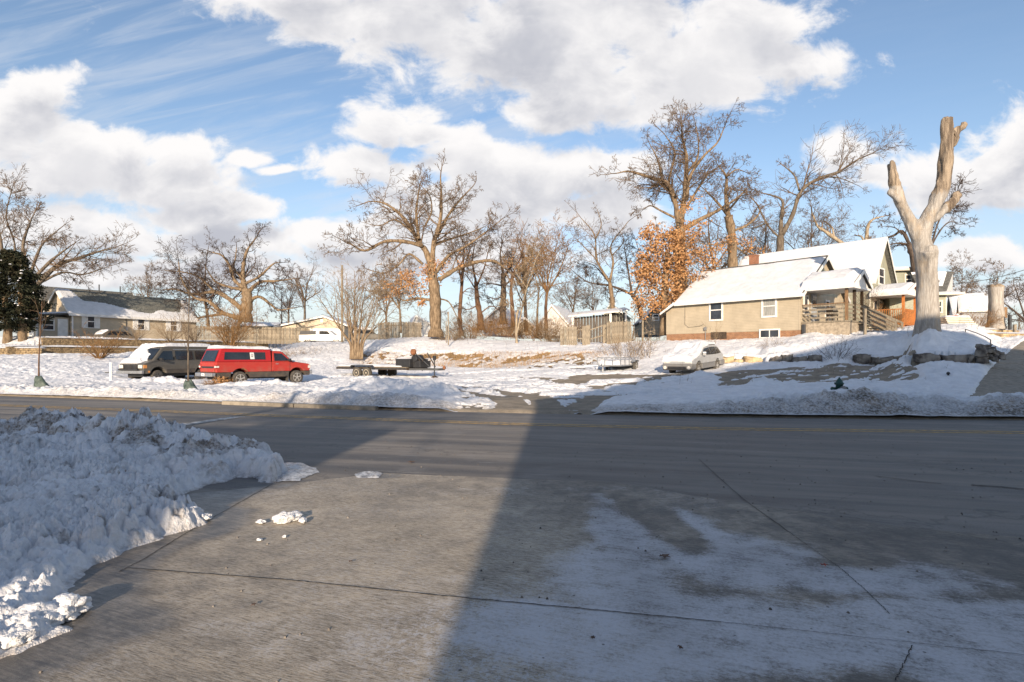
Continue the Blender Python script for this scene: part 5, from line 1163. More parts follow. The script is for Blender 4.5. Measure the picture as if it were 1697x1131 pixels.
# --- grey van
xa_ = math.atan2(-.94, -.35); hx, hy = math.cos(xa_), math.sin(xa_); lx, ly = -hy, hx
wx, wy = -19.72, 31.6
VAN = thing('van', 'dark grey passenger van with snow over its hood and windscreen', 'van', (wx-1.4*hx-.86*lx, wy-1.4*hy-.86*ly, .02), xa_)
hwv = lambda x, z: (1.0 if z < 1.12 else 1.0-.19*(z-1.12))*(1-.07*max(0, x-1.5))
vo = [(-2.32,.52)]+arch(-1.4,.40,.47,.50)+arch(1.4,.40,.47,.50)+[(2.12,.50),(2.24,.62),(2.26,.98),(2.14,1.08),(1.72,1.22),(1.08,1.93),(.86,2.01),(-2.15,2.02),(-2.30,1.92),(-2.36,1.1)]
hull(vo, hwv).build('body', M['paint_grey'], VAN, bev=.045)
MB().box(-2.1,2.0,-.6,.6,.32,.62).build('chassis', M['black_plastic'], VAN)
for s_ in (1, -1):
    side_panel([(1.52,1.26),(1.06,1.74),(.52,1.76),(.52,1.26)], hwv, s_).build('front_window', M['car_glass'], VAN)
    side_panel([(.32,1.27),(.32,1.76),(-.80,1.76),(-.80,1.27)], hwv, s_).build('side_window', M['car_glass'], VAN)
    side_panel([(-.98,1.27),(-.98,1.76),(-2.05,1.75),(-2.10,1.27)], hwv, s_).build('side_window', M['car_glass'], VAN)
    side_panel([(2.0,.56),(2.0,.66),(1.90,.66),(1.90,.56)], hwv, s_, .002, .004).build('side_marker', M['lamp_amber'], VAN)
    side_panel([(.42,.56),(.435,.56),(.435,1.85),(.42,1.85)], hwv, s_, .002, .004).build('door_gap', M['black_plastic'], VAN)
    side_panel([(.90,.505),(-.90,.505),(-.90,.74),(.90,.74)], hwv, s_, .002, .006).build('lower_band', M['cladding'], VAN)
    side_panel([(.42,1.83),(-2.1,1.83),(-2.1,1.86),(.42,1.86)], hwv, s_, .003, .03).build('drip_rail', M['chrome'], VAN)
for y_ in (.42, .30): pass
MB().loft([(1.70,-.84,1.27),(1.70,.84,1.27),(1.13,.78,1.88),(1.13,-.78,1.88)], [(1.715,-.84,1.28),(1.715,.84,1.28),(1.145,.78,1.89),(1.145,-.78,1.89)]).build('windscreen', M['car_glass'], VAN)
MB().box(2.15,2.285,-.55,.55,.72,.98).build('grille', M['black_plastic'], VAN)
for s_ in (-1, 1):
    y0_, y1_ = sorted((s_*.58, s_*.88)); MB().box(2.16,2.29,y0_,y1_,.80,.98).build('headlight', M['lamp_clear'], VAN, bev=.01)
    y0_, y1_ = sorted((s_*.89, s_*.965)); MB().box(2.05,2.24,y0_,y1_,.80,.98).build('indicator', M['lamp_amber'], VAN, bev=.01)
bp = MB().box(2.24,2.40,-.99,.99,.50,.68).build('front_bumper', M['chrome'], VAN, bev=.03); MB().box(2.36,2.46,-.75,.75,.69,.76).build('bumper_bar', M['black_plastic'], VAN)
for k in (-.5, .1, .5): MB().tube([(2.3,k,.7),(2.42,k+.1,1.02)], .015, 6).build('twig_guard', M['wood_dark'], VAN)
m_ = MB().box(1.28,1.38,1.02,1.22,1.24,1.36); m_.tube([(1.33,.95,1.2),(1.33,1.06,1.27)], .02, 6); m_.build('mirror', M['black_plastic'], VAN, bev=.01)
m_ = MB().box(1.28,1.38,-1.22,-1.02,1.24,1.36).build('mirror', M['black_plastic'], VAN, bev=.01)
for x_ in (1.4, -1.4):
    for s_ in (1, -1): wheel(VAN, x_, s_*.84, .34, .35, .24, 'rim_dark', s_, 6, .58)
veh_snow(VAN, [(2.2,1.06),(1.74,1.22),(1.10,1.92),(.9,2.01)], -.92, .84, .17, seed=5, nu=90, nv=44, mask=lambda u, v: sstep(.80+.10*fbm(u*4, v*2, o=3, seed=6)-.30*sstep(u,.42,.85)*(1-sstep(u,.9,1))-v, -.02, .10))
veh_snow(VAN, [(1.0,1.99),(.5,2.015),(-2.25,2.02)], -.84, .84, .18, seed=7)
# --- snowed-in silver wagon
xa_ = math.atan2(-.755, -.656); hx, hy = math.cos(xa_), math.sin(xa_); lx, ly = -hy, hx; wx, wy = 10.1, 31.0
CAR = thing('estate_car', 'silver estate car buried under snow at the foot of the bank', 'car', (wx-1.315*hx-.72*lx, wy-1.315*hy-.72*ly, .60), xa_, tilt=(0, math.radians(3.0)))
hws = lambda x, z: (.85 if z < .88 else .85-.34*(z-.88))*(1-.05*max(0, abs(x)-1.4))
so = [(-2.26,.55)]+arch(-1.315,.30,.40,.53)+arch(1.315,.30,.40,.53)+[(2.10,.53),(2.24,.58),(2.22,.70),(1.95,.80),(1.18,.96),(.42,1.36),(-.1,1.44),(-1.50,1.43),(-1.72,1.36),(-2.12,.98),(-2.28,.86)]
hull(so, hws).build('body', M['paint_silver'], CAR, bev=.04)
hull([(-.90,.25),(.90,.25),(.93,.528),(-.93,.528)], lambda x, z: .855).build('rocker_cladding', M['cladding_grey'], CAR, bev=.02)
hull([(1.72,.30),(2.22,.22),(2.32,.34),(2.32,.54),(2.2,.60),(1.74,.545)], lambda x, z: .86*(1-.05*max(0, x-1.8))).build('front_bumper', M['cladding_grey'], CAR, bev=.04)
hull([(-1.74,.30),(-2.28,.30),(-2.36,.36),(-2.36,.58),(-1.74,.545)], lambda x, z: .86).build('rear_bumper', M['cladding_grey'], CAR, bev=.04)
MB().box(2.28,2.332,-.52,.52,.30,.44).build('air_intake', M['black_plastic'], CAR)
for s_ in (-1, 1):
    MB().lathe([(.10,2.30),(.09,2.345),(.01,2.35)], 14, 'X', (0, s_*.68, .38)).build('fog_lamp', M['lamp_clear'], CAR)
    y0_, y1_ = sorted((s_*.42, s_*.80)); MB().box(2.02,2.235,y0_,y1_,.61,.72).build('headlight', M['lamp_clear'], CAR, bev=.02)
    side_panel([(.95,.99),(.36,1.32),(-.35,1.38),(-.35,.97)], hws, s_).build('side_window', M['car_glass'], CAR)
    side_panel([(-.42,.97),(-.42,1.38),(-1.18,1.38),(-1.18,.97)], hws, s_).build('side_window', M['car_glass'], CAR)
    side_panel([(-1.25,.97),(-1.25,1.37),(-1.58,1.34),(-1.90,1.0)], hws, s_).build('side_window', M['car_glass'], CAR)
    MB().tube([(.1,s_*.62,1.47),(-.0,s_*.62,1.50),(-1.35,s_*.62,1.50),(-1.45,s_*.62,1.46)], .022, 6).build('roof_rail', M['black_plastic'], CAR)
    y0_, y1_ = sorted((s_*.86, s_*1.03)); mm = MB().box(.78,.90,y0_,y1_,.96,1.08).build('mirror', M['paint_silver'], CAR, bev=.02); MB().box(.76,.92,y0_+.01,y1_+.0,1.082,1.17).build('snow_cover', M['snow'], mm, bev=.03)
for x_ in (1.315, -1.315):
    for s_ in (1, -1): wheel(CAR, x_, s_*.72, .26, .315, .2, 'rim_metal', s_, 5)
veh_snow(CAR, [(2.24,.70),(1.95,.80),(1.18,.97),(.42,1.38),(-.1,1.45),(-.4,1.45)], -.92, .80, .25, seed=8, nu=90, nv=44, hwf=lambda x, z: 1. if z < .9 else 1-.22*(z-.9))
veh_snow(CAR, [(-.3,1.45),(-1.62,1.43)], -.74, .62, .20, seed=9, nu=50, nv=30)
# --- parked vehicle tops behind the left walls and by the garage
PK = thing('parked_pickup', 'white pickup parked with its dark cap in front of the white garage door', 'pickup truck', Pt(537, 571, 66), math.radians(3))
hwk = lambda x, z: .9
hull([(-2.6,.4),(2.5,.4),(2.5,.85),(1.4,1.05),(.75,1.6),(-.6,1.65),(-.8,1.1),(-2.6,1.05)], hwk).build('body', M['white_plastic'], PK, bev=.05)
side_panel([(-2.5,1.12),(-.65,1.12),(-.7,1.52),(-2.4,1.5)], hwk, -1, -.3, .35).build('cap', M['black_plastic'], PK); side_panel([(-.3,1.12),(.98,1.12),(.62,1.5),(-.3,1.52)], hwk, -1).build('side_window', M['car_glass'], PK)
for x_ in (-1.6, 1.6):
    for s_ in (-1, 1): wheel(PK, x_, s_*.8, .32, .36, .22, 'rim_dark', s_, 5)
PJ = thing('parked_car', 'dark vehicle roof just showing above the upper block wall', 'car', (Xat(196, 49.6), 49.6+1.2, 2.25), math.radians(60)); PJ.location = Pt(194, 572, 53.5)
hull([(-1.7,.3),(1.7,.3),(1.7,.75),(1.1,.85),(.5,1.3),(-1.0,1.34),(-1.6,.9)], lambda x, z: .8).build('body', M['paint_grey'], PJ, bev=.06); side_panel([(-1.2,.9),(.95,.9),(.45,1.22),(-.95,1.25)], lambda x, z: .8, -1).build('side_window', M['car_glass'], PJ)
for x_ in (-1.1, 1.1):
    for s_ in (-1, 1): wheel(PJ, x_, s_*.7, .3, .32, .2, 'rim_dark', s_, 5)
veh_snow(PJ, [(-1.6,.95),(-1.0,1.35)], -.7, .7, .1, seed=3, nu=12, nv=12)
PQ = thing('parked_car', 'snow-capped dark car half hidden right of the many-stemmed tree', 'car', Pt(607, 567, 66), math.radians(15))
hull([(-2.0,.3),(2.0,.3),(2.0,.8),(1.1,.9),(.6,1.4),(-1.0,1.4),(-1.5,.95),(-2.0,.9)], lambda x, z: .85).build('body', M['paint_grey'], PQ, bev=.06); side_panel([(-1.3,.95),(1.0,.95),(.55,1.3),(-.95,1.3)], lambda x, z: .85, -1).build('side_window', M['car_glass'], PQ)
for x_ in (-1.3, 1.3):
    for s_ in (-1, 1): wheel(PQ, x_, s_*.75, .3, .32, .2, 'rim_dark', s_, 5)
veh_snow(PQ, [(.62,1.41),(-1.0,1.42),(-1.5,.97)], -.8, .8, .22, seed=5, nu=20, nv=12)
# --- car hauler
HA = math.atan2(-.52, .85); HL = thing('flatbed_trailer', 'long flatbed car trailer with black toolbox and twin axles under snow', 'trailer', (-9.24, 37.1, .08), HA)
fy = 1.05
MB().box(-2.1,4.0,-.98,.98,.56,.70).build('deck_frame', M['wood_dark'], HL, bev=.01); MB().box(-2.05,3.95,-1.0,-.984,.60,.66).build('side_rail', M['dark_metal'], HL)
for i in range(12): MB().box(-2.0+i*.5,-1.52+i*.5,-.96,.96,.702,.735).build('deck_plank', M['wood_grey'], HL)
for s_ in (-1, 1):
    y0_, y1_ = sorted((s_*.99, s_*1.26))
    fp = [(-.55,.72),(-.42,.84),(1.22,.84),(1.42,.66),(1.46,.56),(1.40,.56),(1.30,.70),(1.16,.79),(-.36,.79),(-.50,.66)]
    MB().prism([(x, y0_, z) for x, z in fp], (0, y1_-y0_, 0)).build('mudguard', M['dark_metal'], HL)
    for x_ in (0, .86): wheel(HL, x_, s_*1.12, .35, .36, .22, 'rim_cream', s_, 0, .60)
m_ = MB(); 
for s_ in (-1, 1): m_.beam((3.9, s_*.75, .60), (5.75, s_*.06, .60), .08, .12)
m_.beam((5.5,0,.60),(6.1,0,.62),.12,.13); m_.build('tongue', M['dark_metal'], HL); MB().lathe([(.09,0),(.1,.12),(.05,.2),(.01,.22)], 10, 'Z', (6.1,0,.62)).build('coupler', M['rust'], HL)
MB().tube([(5.35,.0,.02),(5.35,0,1.25)], .035, 8).build('jack_post', M['black_plastic'], HL); MB().box(5.27,5.43,-.07,.07,1.15,1.42).build('jack_crank', M['black_plastic'], HL, bev=.02); MB().loft([(5.10,-.2,0),(5.6,-.2,0),(5.6,.2,0),(5.1,.2,0)], [(5.28,-.06,.22),(5.42,-.06,.22),(5.42,.06,.22),(5.28,.06,.22)]).build('jack_foot', M['wood_dark'], HL)
snow_sheet(HL, lambda u, v: (-2.05+5.6*u, -.93+1.86*v, .74+0*u), lambda u, v: .13*np.minimum(1, np.minimum(v,1-v)*10+.4)*(1+.6*fbm(u*4, v*2, o=3, seed=9)), 60, 14)
tb = thing('toolbox', 'black steel toolbox with snow on its lid at the front of the flatbed trailer', 'toolbox', HL.location+Vector((math.cos(HA)*3.0, math.sin(HA)*3.0, .735)), HA)
MB().box(0,1.15,-.85,.85,0,.46).build('chest', M['black_plastic'], tb, bev=.02); MB().box(-.02,1.17,-.87,.87,.463,.50).build('lid', M['dark_metal'], tb, bev=.01); snow_sheet(tb, lambda u, v: (.0+.75*u, -.85+1.7*v, .50+0*u), lambda u, v: .09+0*u, 12, 12)
wn = thing('winch', 'tangled dark winch and engine machinery with snow piled beside the toolbox', 'winch', HL.location+Vector((math.cos(HA)*4.25, math.sin(HA)*4.25, .70)), HA)
rr = random.Random(8)
m_ = MB().box(-.25,.45,-.55,.45,0,.42); m_.lathe([(.22,-.6),(.24,-.5),(.24,.0),(.22,.1)], 12, 'Y', (.0,0,.55)); m_.build('engine_block', M['black_plastic'], wn, bev=.03)
m_ = MB(); 
for k in range(14): a = Vector((rr.uniform(-.3,.5), rr.uniform(-.7,.5), rr.uniform(0,.8))); m_.tube([a, a+Vector((rr.uniform(-.4,.4), rr.uniform(-.3,.3), rr.uniform(-.3,.35)))], rr.uniform(.015,.045), 6)
m_.build('hose', M['wood_dark'], wn, True); m_ = MB(); m_.lathe([(.14,0),(.2,.06),(.2,.16),(.14,.22)], 12, 'Y', (.0,-.75,.95)); m_.build('motor', M['rust'], wn, True)
MB().beam((-.1,-.6,1.05),(1.0,-.3,.05),.04,.05).build('brace_bar', M['dark_metal'], wn); MB().beam((.2,.4,.9),(1.1,.1,.05),.04,.05).build('brace_bar', M['dark_metal'], wn)
MB().lathe([(.2,.0),(.16,.10),(.02,.15)], 12, 'Z', (-.02,-.62,1.13)).build('snow_cover', M['snow'], wn, True)
# --- small aluminium utility trailer
K0 = Vector((6.47, 33.9, 0)); e1 = Vector((-.85,.53,0)); zt_ = .60
UT = thing('utility_trailer', 'small open aluminium utility trailer full of snow', 'trailer', (K0.x, K0.y, zt_-.02), math.atan2(.85, .53))   # local x along e2, local y along e1
MB().box(0,3.0,0,1.5,.30,.36).build('bed', M['galvanised'], UT)
m_ = MB()
for y_ in (0, 1.5): m_.beam((0,y_,.80),(3.0,y_,.80),.05,.05); m_.beam((0,y_,.33),(3.0,y_,.33),.05,.08)
for x_ in (0, 3.0): m_.beam((x_,0,.80),(x_,1.5,.80),.05,.05); m_.beam((x_,0,.33),(x_,1.5,.33),.05,.08)
m_.build('frame', M['galvanised'], UT)
up_ = None
for x_ in (0,.75,1.5,2.25,3.0):
    for y_ in (0,1.5):
        if up_ is None: up_ = MB().box(-.022,.022,-.022,.022,.35,.80).build('upright', M['galvanised'], UT); o = up_
        else: o = link_copy(up_, UT)
        o.location = (x_, y_, 0)
for y_ in (.5, 1.0): o = link_copy(up_, UT); o.location = (0, y_, 0)
wheel(UT, 2.1, -.16, .28, .31, .17, 'rim_metal', -1, 5); wheel(UT, 2.1, 1.66, .28, .31, .17, 'rim_metal', 1, 5)
MB().prism([(x,-.27,z) for x, z in ((1.70,.55),(1.78,.68),(2.42,.68),(2.50,.55),(2.46,.55),(2.38,.64),(1.82,.64),(1.74,.55))], (0,.24,0)).build('mudguard', M['galvanised'], UT)
MB().beam((0,.75,.30),(-1.2,.75,.30),.07,.07).build('tongue', M['galvanised'], UT); MB().tube([(-.9,.75,-.2),(-.9,.75,.75)], .03, 8).build('jack_post', M['galvanised'], UT)
m_ = MB().beam((-.0,1.45,.33),(-.35,2.2,.30),.05,.05); m_.beam((0,1.5,.80),(-.3,2.9,.48),.04,.04); m_.build('ramp_bar', M['galvanised'], UT)
snow_sheet(UT, lambda u, v: (.04+2.92*u, .04+1.42*v, .37+0*u), lambda u, v: .30*(1+.25*fbm(u*3, v*2, o=3, seed=5)), 30, 16)

# ------------------------------------------------------------------ hydrant
simple('hydrant_green', (.012,.055,.045), .45, .4, 8); hz_ = Pt(1391, 651, 22.3)
HY_ = thing('fire_hydrant', 'dark green fire hydrant standing in snow behind the right roadside bank', 'hydrant', hz_)
MB().lathe([(.13,-.3),(.13,.30),(.15,.31),(.15,.34),(.12,.35)], 18).build('barrel', M['hydrant_green'], HY_, True)
MB().lathe([(.17,.345),(.17,.375),(.14,.39),(.11,.47),(.06,.54),(.035,.56),(.03,.60),(.01,.605)], 18).build('bonnet', M['hydrant_green'], HY_, True)
for s_ in (-1, 1):
    p_ = [(.075,0),(.075,.15),(.09,.15),(.09,.20),(.05,.205),(.03,.24),(.01,.245)]
    MB().lathe([(r_, s_*(.1+h_)) for r_, h_ in p_], 14, 'X', (0,0,.14)).build('side_nozzle', M['hydrant_green'], HY_, True)
MB().lathe([(.10,-.1),(.10,-.20),(.115,-.20),(.115,-.25),(.05,-.26),(.03,-.29),(.01,-.295)], 16, 'Y', (.03,0,.16)).build('pumper_nozzle', M['cladding_grey'], HY_, True)
m_ = MB().box(-.19,-.15,-.03,.03,.32,.40); m_.build('flange_lug', M['hydrant_green'], HY_)
sp = ground_at(1571.5, 24.5); sp.z = snowz(sp.x, sp.y); o = MB().lathe([(.04,-.2),(.04,.06),(.07,.07),(.07,.12),(.02,.16)], 12).build('water_valve', M['black_plastic'], None, True); o.location = sp; tag(o, 'tiny dark valve stub poking from the snow below the stone wall', 'valve')
# ------------------------------------------------------------------ trees
def cyl_batch(segs, n):
    """segs: array N x 8 (p0,p1,r0,r1) -> verts, quads"""
    a = np.asarray(segs, float); P0 = a[:, :3]; P1 = a[:, 3:6]; d = P1-P0; d /= np.maximum(np.linalg.norm(d, axis=1), 1e-6)[:, None]
    ref = np.where(np.abs(d[:, 2:3]) < .9, [[0,0,1.]], [[1.,0,0]]); u = np.cross(d, ref); u /= np.linalg.norm(u, axis=1)[:, None]; v = np.cross(d, u)
    t = 2*np.pi*np.arange(n)/n; c = np.cos(t)[None, :, None]; s_ = np.sin(t)[None, :, None]
    ring = u[:, None]*c+v[:, None]*s_
    A = P0[:, None]+ring*a[:, 6][:, None, None]; B = P1[:, None]+ring*a[:, 7][:, None, None]
    V = np.concatenate([A, B], 1).reshape(-1, 3); N = len(a); b = (np.arange(N)*2*n)[:, None]; j = np.arange(n); k = (j+1) % n
    F = np.stack([b+j, b+k, b+n+k, b+n+j], -1).reshape(-1, 4); return V, F
def grow(S, p, d, L, r, lvl, rr, cfg):
    """recursive wandering branch; S[lvl class] collects segments"""
    step = cfg['step'][lvl]; n = max(2, int(L/step)); st = L/n; x, y, z = p; dx, dy, dz = d; wd = cfg['wander'][lvl]; up = cfg['up']
    kids = cfg['kids'][lvl] if lvl < len(cfg['kids']) else 0; acc = 0.; rt = cfg.get('tip', .25)
    for i in range(n):
        t = (i+1)/n
        dx += rr.gauss(0, wd); dy += rr.gauss(0, wd); dz += rr.gauss(0, wd)+up
        l = math.sqrt(dx*dx+dy*dy+dz*dz); dx /= l; dy /= l; dz /= l
        nx, ny, nz = x+dx*st, y+dy*st, z+dz*st; r1 = r*(1-(1-rt)*t); r0 = r*(1-(1-rt)*i/n)
        S.append((x, y, z, nx, ny, nz, max(r0, cfg['rmin']), max(r1, cfg['rmin']*.8), lvl)); x, y, z = nx, ny, nz
        if kids and t > .12:
            acc += kids/n
            while acc > rr.random():
                acc -= 1
                a = rr.uniform(.45, 1.15); ph = rr.uniform(0, 6.283)
                # random perpendicular
                qx, qy, qz = rr.gauss(0,1), rr.gauss(0,1), rr.gauss(0,1); dt = qx*dx+qy*dy+qz*dz; qx -= dt*dx; qy -= dt*dy; qz -= dt*dz; ql = math.sqrt(qx*qx+qy*qy+qz*qz)+1e-6
                ca, sa = math.cos(a), math.sin(a); ex, ey, ez = dx*ca+qx/ql*sa, dy*ca+qy/ql*sa, dz*ca+qz/ql*sa
                grow(S, (x, y, z), (ex, ey, ez), L*(rr.uniform(.35, .70) if lvl < 2 else rr.uniform(.55, .95))*(1-.45*t), r1*rr.uniform(.45,.7), lvl+1, rr, cfg)
OAK = dict(step=[.8,.5,.40,.34,.3], wander=[.12,.20,.20,.20,.2], up=.02, kids=[6,6,4,2], rmin=.015, tip=.3)
FINE = dict(step=[.9,.6,.5,.45], wander=[.06,.10,.13,.15], up=.035, kids=[9,8,5], rmin=.014, tip=.25)
MED = dict(step=[.8,.6,.45,.35], wander=[.10,.18,.22,.25], up=.03, kids=[7,6,5], rmin=.012, tip=.3)
def catmull(P_, k=5):
    P_ = [Vector(p) for p in P_]; Q = [P_[0]*2-P_[1]]+P_+[P_[-1]*2-P_[-2]]; out = []
    for i in range(1, len(Q)-2):
        for j in range(k):
            t = j/k; a, b, c, d = Q[i-1], Q[i], Q[i+1], Q[i+2]
            out.append(.5*((2*b)+(c-a)*t+(2*a-5*b+4*c-d)*t*t+(3*b-a-3*c+d)*t**3))
    out.append(P_[-1]); return out
def tree(label, D, base, limbs=(), auto=None, seed=1, cfg=OAK, bark='bark_tan', twig='twig', leaves=None, group=None, name='tree', subk=1.0, cat='tree', spread=1.0):
    """limbs: (list of photo px points, r_start, r_end, depth drift).  The first limb is the trunk."""
    rr = random.Random(seed); b0 = Pt(*base, D); t = thing(name, label, cat, b0, 0, group); O = b0; S = []; big = []
    for li, (pts, r0, r1, dd) in enumerate(limbs):
        n = len(pts); W_ = [Pt(px, py, D+dd*(i/(n-1))**1.2*1.) for i, (px, py) in enumerate(pts)]
        if li > 0: W_[0] = Pt(*pts[0], D+.02)
        C_ = catmull(W_, 5); m_ = len(C_); rad = []
        for i, p in enumerate(C_):
            q = i/(m_-1); rad.append((r0*(1-q)+r1*q)*(1+.10*math.sin(i*1.7+li*3)+.06*rr.gauss(0,1)))
        if li == 0: rad[0] *= 1.35; rad[1] *= 1.1
        rad = rad if li == 0 else [q_*.80 for q_ in rad]
        big.append(([p-O for p in C_], rad, 9 if r0 > .2 else 6, li == 0))
        # side branches along the limb
        Ltot = sum((C_[i+1]-C_[i]).length for i in range(m_-1))
        if li == 0 and len(limbs) > 1: continue
        nk = max(2, int(Ltot*1.9*subk)); 
        for k in range(nk):
            q = rr.uniform(.18 if li else .45, 1.0); i = min(int(q*(m_-1)), m_-2); p = C_[i]-O; d = (C_[i+1]-C_[i]).normalized()
            qv = Vector((rr.gauss(0,1), rr.gauss(0,1), rr.gauss(0,1))); qv -= d*qv.dot(d); qv.normalize(); a = rr.uniform(.5, 1.25); e = d*math.cos(a)+qv*math.sin(a)
            L = Ltot*rr.uniform(.18,.48)*(1-.40*q)*spread; L = min(max(L, 1.2), 4.6)
            grow(S, tuple(p), tuple(e), L, max(.02, rad[i]*rr.uniform(.28,.5)), 1, rr, cfg)
        d = (C_[-1]-C_[-2]).normalized(); grow(S, tuple(C_[-1]-O), tuple(d), min(2.2, Ltot*.25), r1*.9, 1, rr, cfg)
    if auto:
        H, r0, nl, ang, lean = auto; 
        # trunk then spreading leaders
        tp = [Vector((0,0,-.3))]; d = Vector((lean,0,1)).normalized(); ht = H*.38; x = Vector((0,0,0))
        for i in range(6): x = x+d*(ht/6); d = (d+Vector((rr.gauss(0,.06), rr.gauss(0,.06), .02))).normalized(); tp.append(x.copy())
        big.append((tp, [r0*(1.25 if i == 0 else 1-.06*i) for i in range(7)], 8, True))
        for k in range(nl):
            f = rr.uniform(.55,1); p = tp[0]*(1-f)+tp[-1]*f if k else tp[-1]; i = min(6, int(f*6)); p = tp[i] if k else tp[-1]
            ph = 6.283*(k+rr.random()*.6)/nl; a = ang*rr.uniform(.35,1.15) if k else .08; e = Vector((math.sin(a)*math.cos(ph), math.sin(a)*math.sin(ph), math.cos(a)))
            grow(S, tuple(p), tuple(e), H*.62*rr.uniform(.75,1.0)*(1 if k == 0 else .9), r0*rr.uniform(.38,.55), 0, rr, cfg)
    mt = MB(); mc = MB()
    for P_, rad, n, tr in big: (mt if tr else mc).tube(P_, rad, n)
    if mt.v: mt.build('trunk', M[bark], t, True)
    S = np.array(S) if S else np.zeros((0, 9)); V = []; F = []; off = len(mc.v)
    cr = None
    if len(mc.v): cr = mc.build('limbs', M[bark], t, True)
    if len(S):
        thick = S[:, 6] > .045
        for sel, n in ((thick, 5), (~thick, 3)):
            if sel.any(): v, f = cyl_batch(S[sel][:, :8], n); F.append(f+sum(len(q) for q in V)); V.append(v)
        mesh_obj('crown', np.concatenate(V), np.concatenate(F), M[twig], t, True)
    if leaves is not None: leafcloud(t, O, D, leaves, seed)
    return t
def leafcloud(t, O, D, blobs, seed, mat='leaf_rust', name='leaves'):
    """blobs: (px, py, rx px, ry px, count, size)"""
    rs = np.random.RandomState(seed); Vs = []
    for (px_, py_, rx, ry, cnt, sz) in blobs:
        c = np.array(Pt(px_, py_, D)-O); R_ = np.array([rx*D/FPX, min(rx, ry)*D/FPX*1.0, ry*D/FPX])
        ncl = max(3, cnt//52); cc = rs.normal(size=(ncl, 3)); cc /= np.linalg.norm(cc, axis=1)[:, None]; cc *= (rs.rand(ncl, 1)**.42); cc = cc*R_+c
        k = rs.randint(0, ncl, cnt); p = cc[k]+rs.normal(size=(cnt, 3))*np.array([.30,.30,.22])*min(1.3, .5+R_.min()*.5)
        a = rs.normal(size=(cnt, 3)); a /= np.linalg.norm(a, axis=1)[:, None]; b = rs.normal(size=(cnt, 3)); b -= a*(a*b).sum(1)[:, None]; b /= np.linalg.norm(b, axis=1)[:, None]
        s_ = sz*(.6+.8*rs.rand(cnt, 1)); Vs.append(np.stack([p-a*s_, p+b*s_*.5, p+a*s_, p-b*s_*.5], 1))
    V = np.concatenate(Vs).reshape(-1, 3); F = np.arange(len(V)).reshape(-1, 4)
    o = mesh_obj(name, V, F, M[mat], t); o['kind'] = 'stuff'; return o
def Z4(pts, ox, oy, k): return [(ox+x/k, oy+y/k) for x, y in pts]
a_ = lambda *p: Z4(p, 520, 280, 3.535)
tree('big spreading oak with a few rust leaves low on its trunk, in the middle', 54, (714, 563), [
 (a_((715,985),(712,860),(710,740),(695,620),(690,560)), .58,.44,0),
 (a_((690,580),(655,480),(620,440),(565,340),(500,262),(420,205),(345,190)), .40,.08,2.), (a_((690,570),(705,430),(740,310),(748,180),(742,50)), .36,.07,-1.5),
 (a_((722,400),(790,270),(860,180),(930,105)), .22,.06,1.5), (a_((640,450),(520,425),(410,428),(300,480),(215,440),(185,430)), .26,.05,-2.),
 (a_((735,650),(830,590),(930,552),(1050,540),(1130,590)), .32,.12,2.), (a_((705,620),(790,510),(880,460),(970,400),(1085,310)), .22,.05,-2.),
 (a_((690,770),(600,760),(520,770),(440,690)), .20,.05,1.), (a_((640,560),(560,500),(500,560),(420,610),(345,600)), .16,.04,-1.5),
 (a_((615,410),(600,270),(612,150),(625,85)), .20,.05,2.5), (a_((715,440),(790,415),(900,380),(1000,340)), .18,.04,1.), (a_((590,380),(480,300),(400,330),(340,330)), .14,.04,1.), (a_((650,340),(690,250),(680,160),(640,110)), .12,.04,-1.),
 ((a_((730,760),(790,780),(830,850),(850,900))), .12,.03,1.)],
 seed=3, leaves=[(687,470,34,26,900,.11),(712,460,14,30,420,.11),(727,430,12,24,220,.10),(648,480,22,16,260,.10),(690,500,16,6,150,.1),(770,430,30,14,160,.1)])
b_ = lambda *p: Z4(p, 260, 380, 4.991)
tree('wide gnarled bare oak above the long plank fence', 63, (407, 536), [
 (b_((735,770),(745,640),(748,560),(735,500)), .68,.50,0), (b_((735,520),(712,400),(718,290),(750,170),(830,60)), .40,.08,2.),
 (b_((722,490),(640,420),(600,300),(540,220),(455,190)), .30,.06,-2.), (b_((705,500),(600,480),(480,430),(400,310)), .26,.05,2.), (b_((755,520),(850,440),(980,430),(1140,410)), .30,.06,-2.),
 (b_((765,590),(850,560),(950,630),(1010,670),(1140,650)), .26,.06,1.), (b_((735,450),(850,390),(960,290),(1020,275)), .22,.05,1.5), (b_((700,660),(600,580),(480,520),(300,540),(160,500),(60,500)), .36,.06,1.),
 (b_((690,740),(540,690),(430,600),(300,560),(200,400),(180,270)), .34,.05,-2.), (b_((560,700),(420,720),(280,740),(150,690)), .22,.05,2.), (b_((730,430),(640,330),(650,240),(660,150)), .18,.05,1.), (b_((480,520),(350,400),(240,360),(60,340)), .16,.04,1.)],
 seed=5, bark='bark_tan', twig='twig_dark')
c_ = lambda *p: Z4(p, 0, 290, 2.9)
tree('tall bare tree spreading behind the conifer at far left', 52, (42, 560), [
 (c_((120,790),(140,640),(150,540),(140,480)), .50,.36,0), (c_((150,560),(270,440),(380,400),(470,370),(550,350)), .30,.05,1.), (c_((150,510),(250,410),(335,345)), .24,.06,-1.),
 (c_((140,490),(110,350),(140,240),(165,185)), .22,.05,1.), (c_((130,500),(30,430),(0,290),(-20,180)), .26,.05,-1.), (c_((145,480),(200,340),(285,260)), .18,.05,2.), (c_((170,530),(300,470),(400,480),(520,440)), .16,.04,2.), (c_((60,460),(70,330),(30,200),(60,60)), .16,.04,2.)],
 seed=7, cfg=FINE, bark='bark_grey', subk=1.1)
e_ = lambda *p: Z4(p, 920, 180, 3.535)
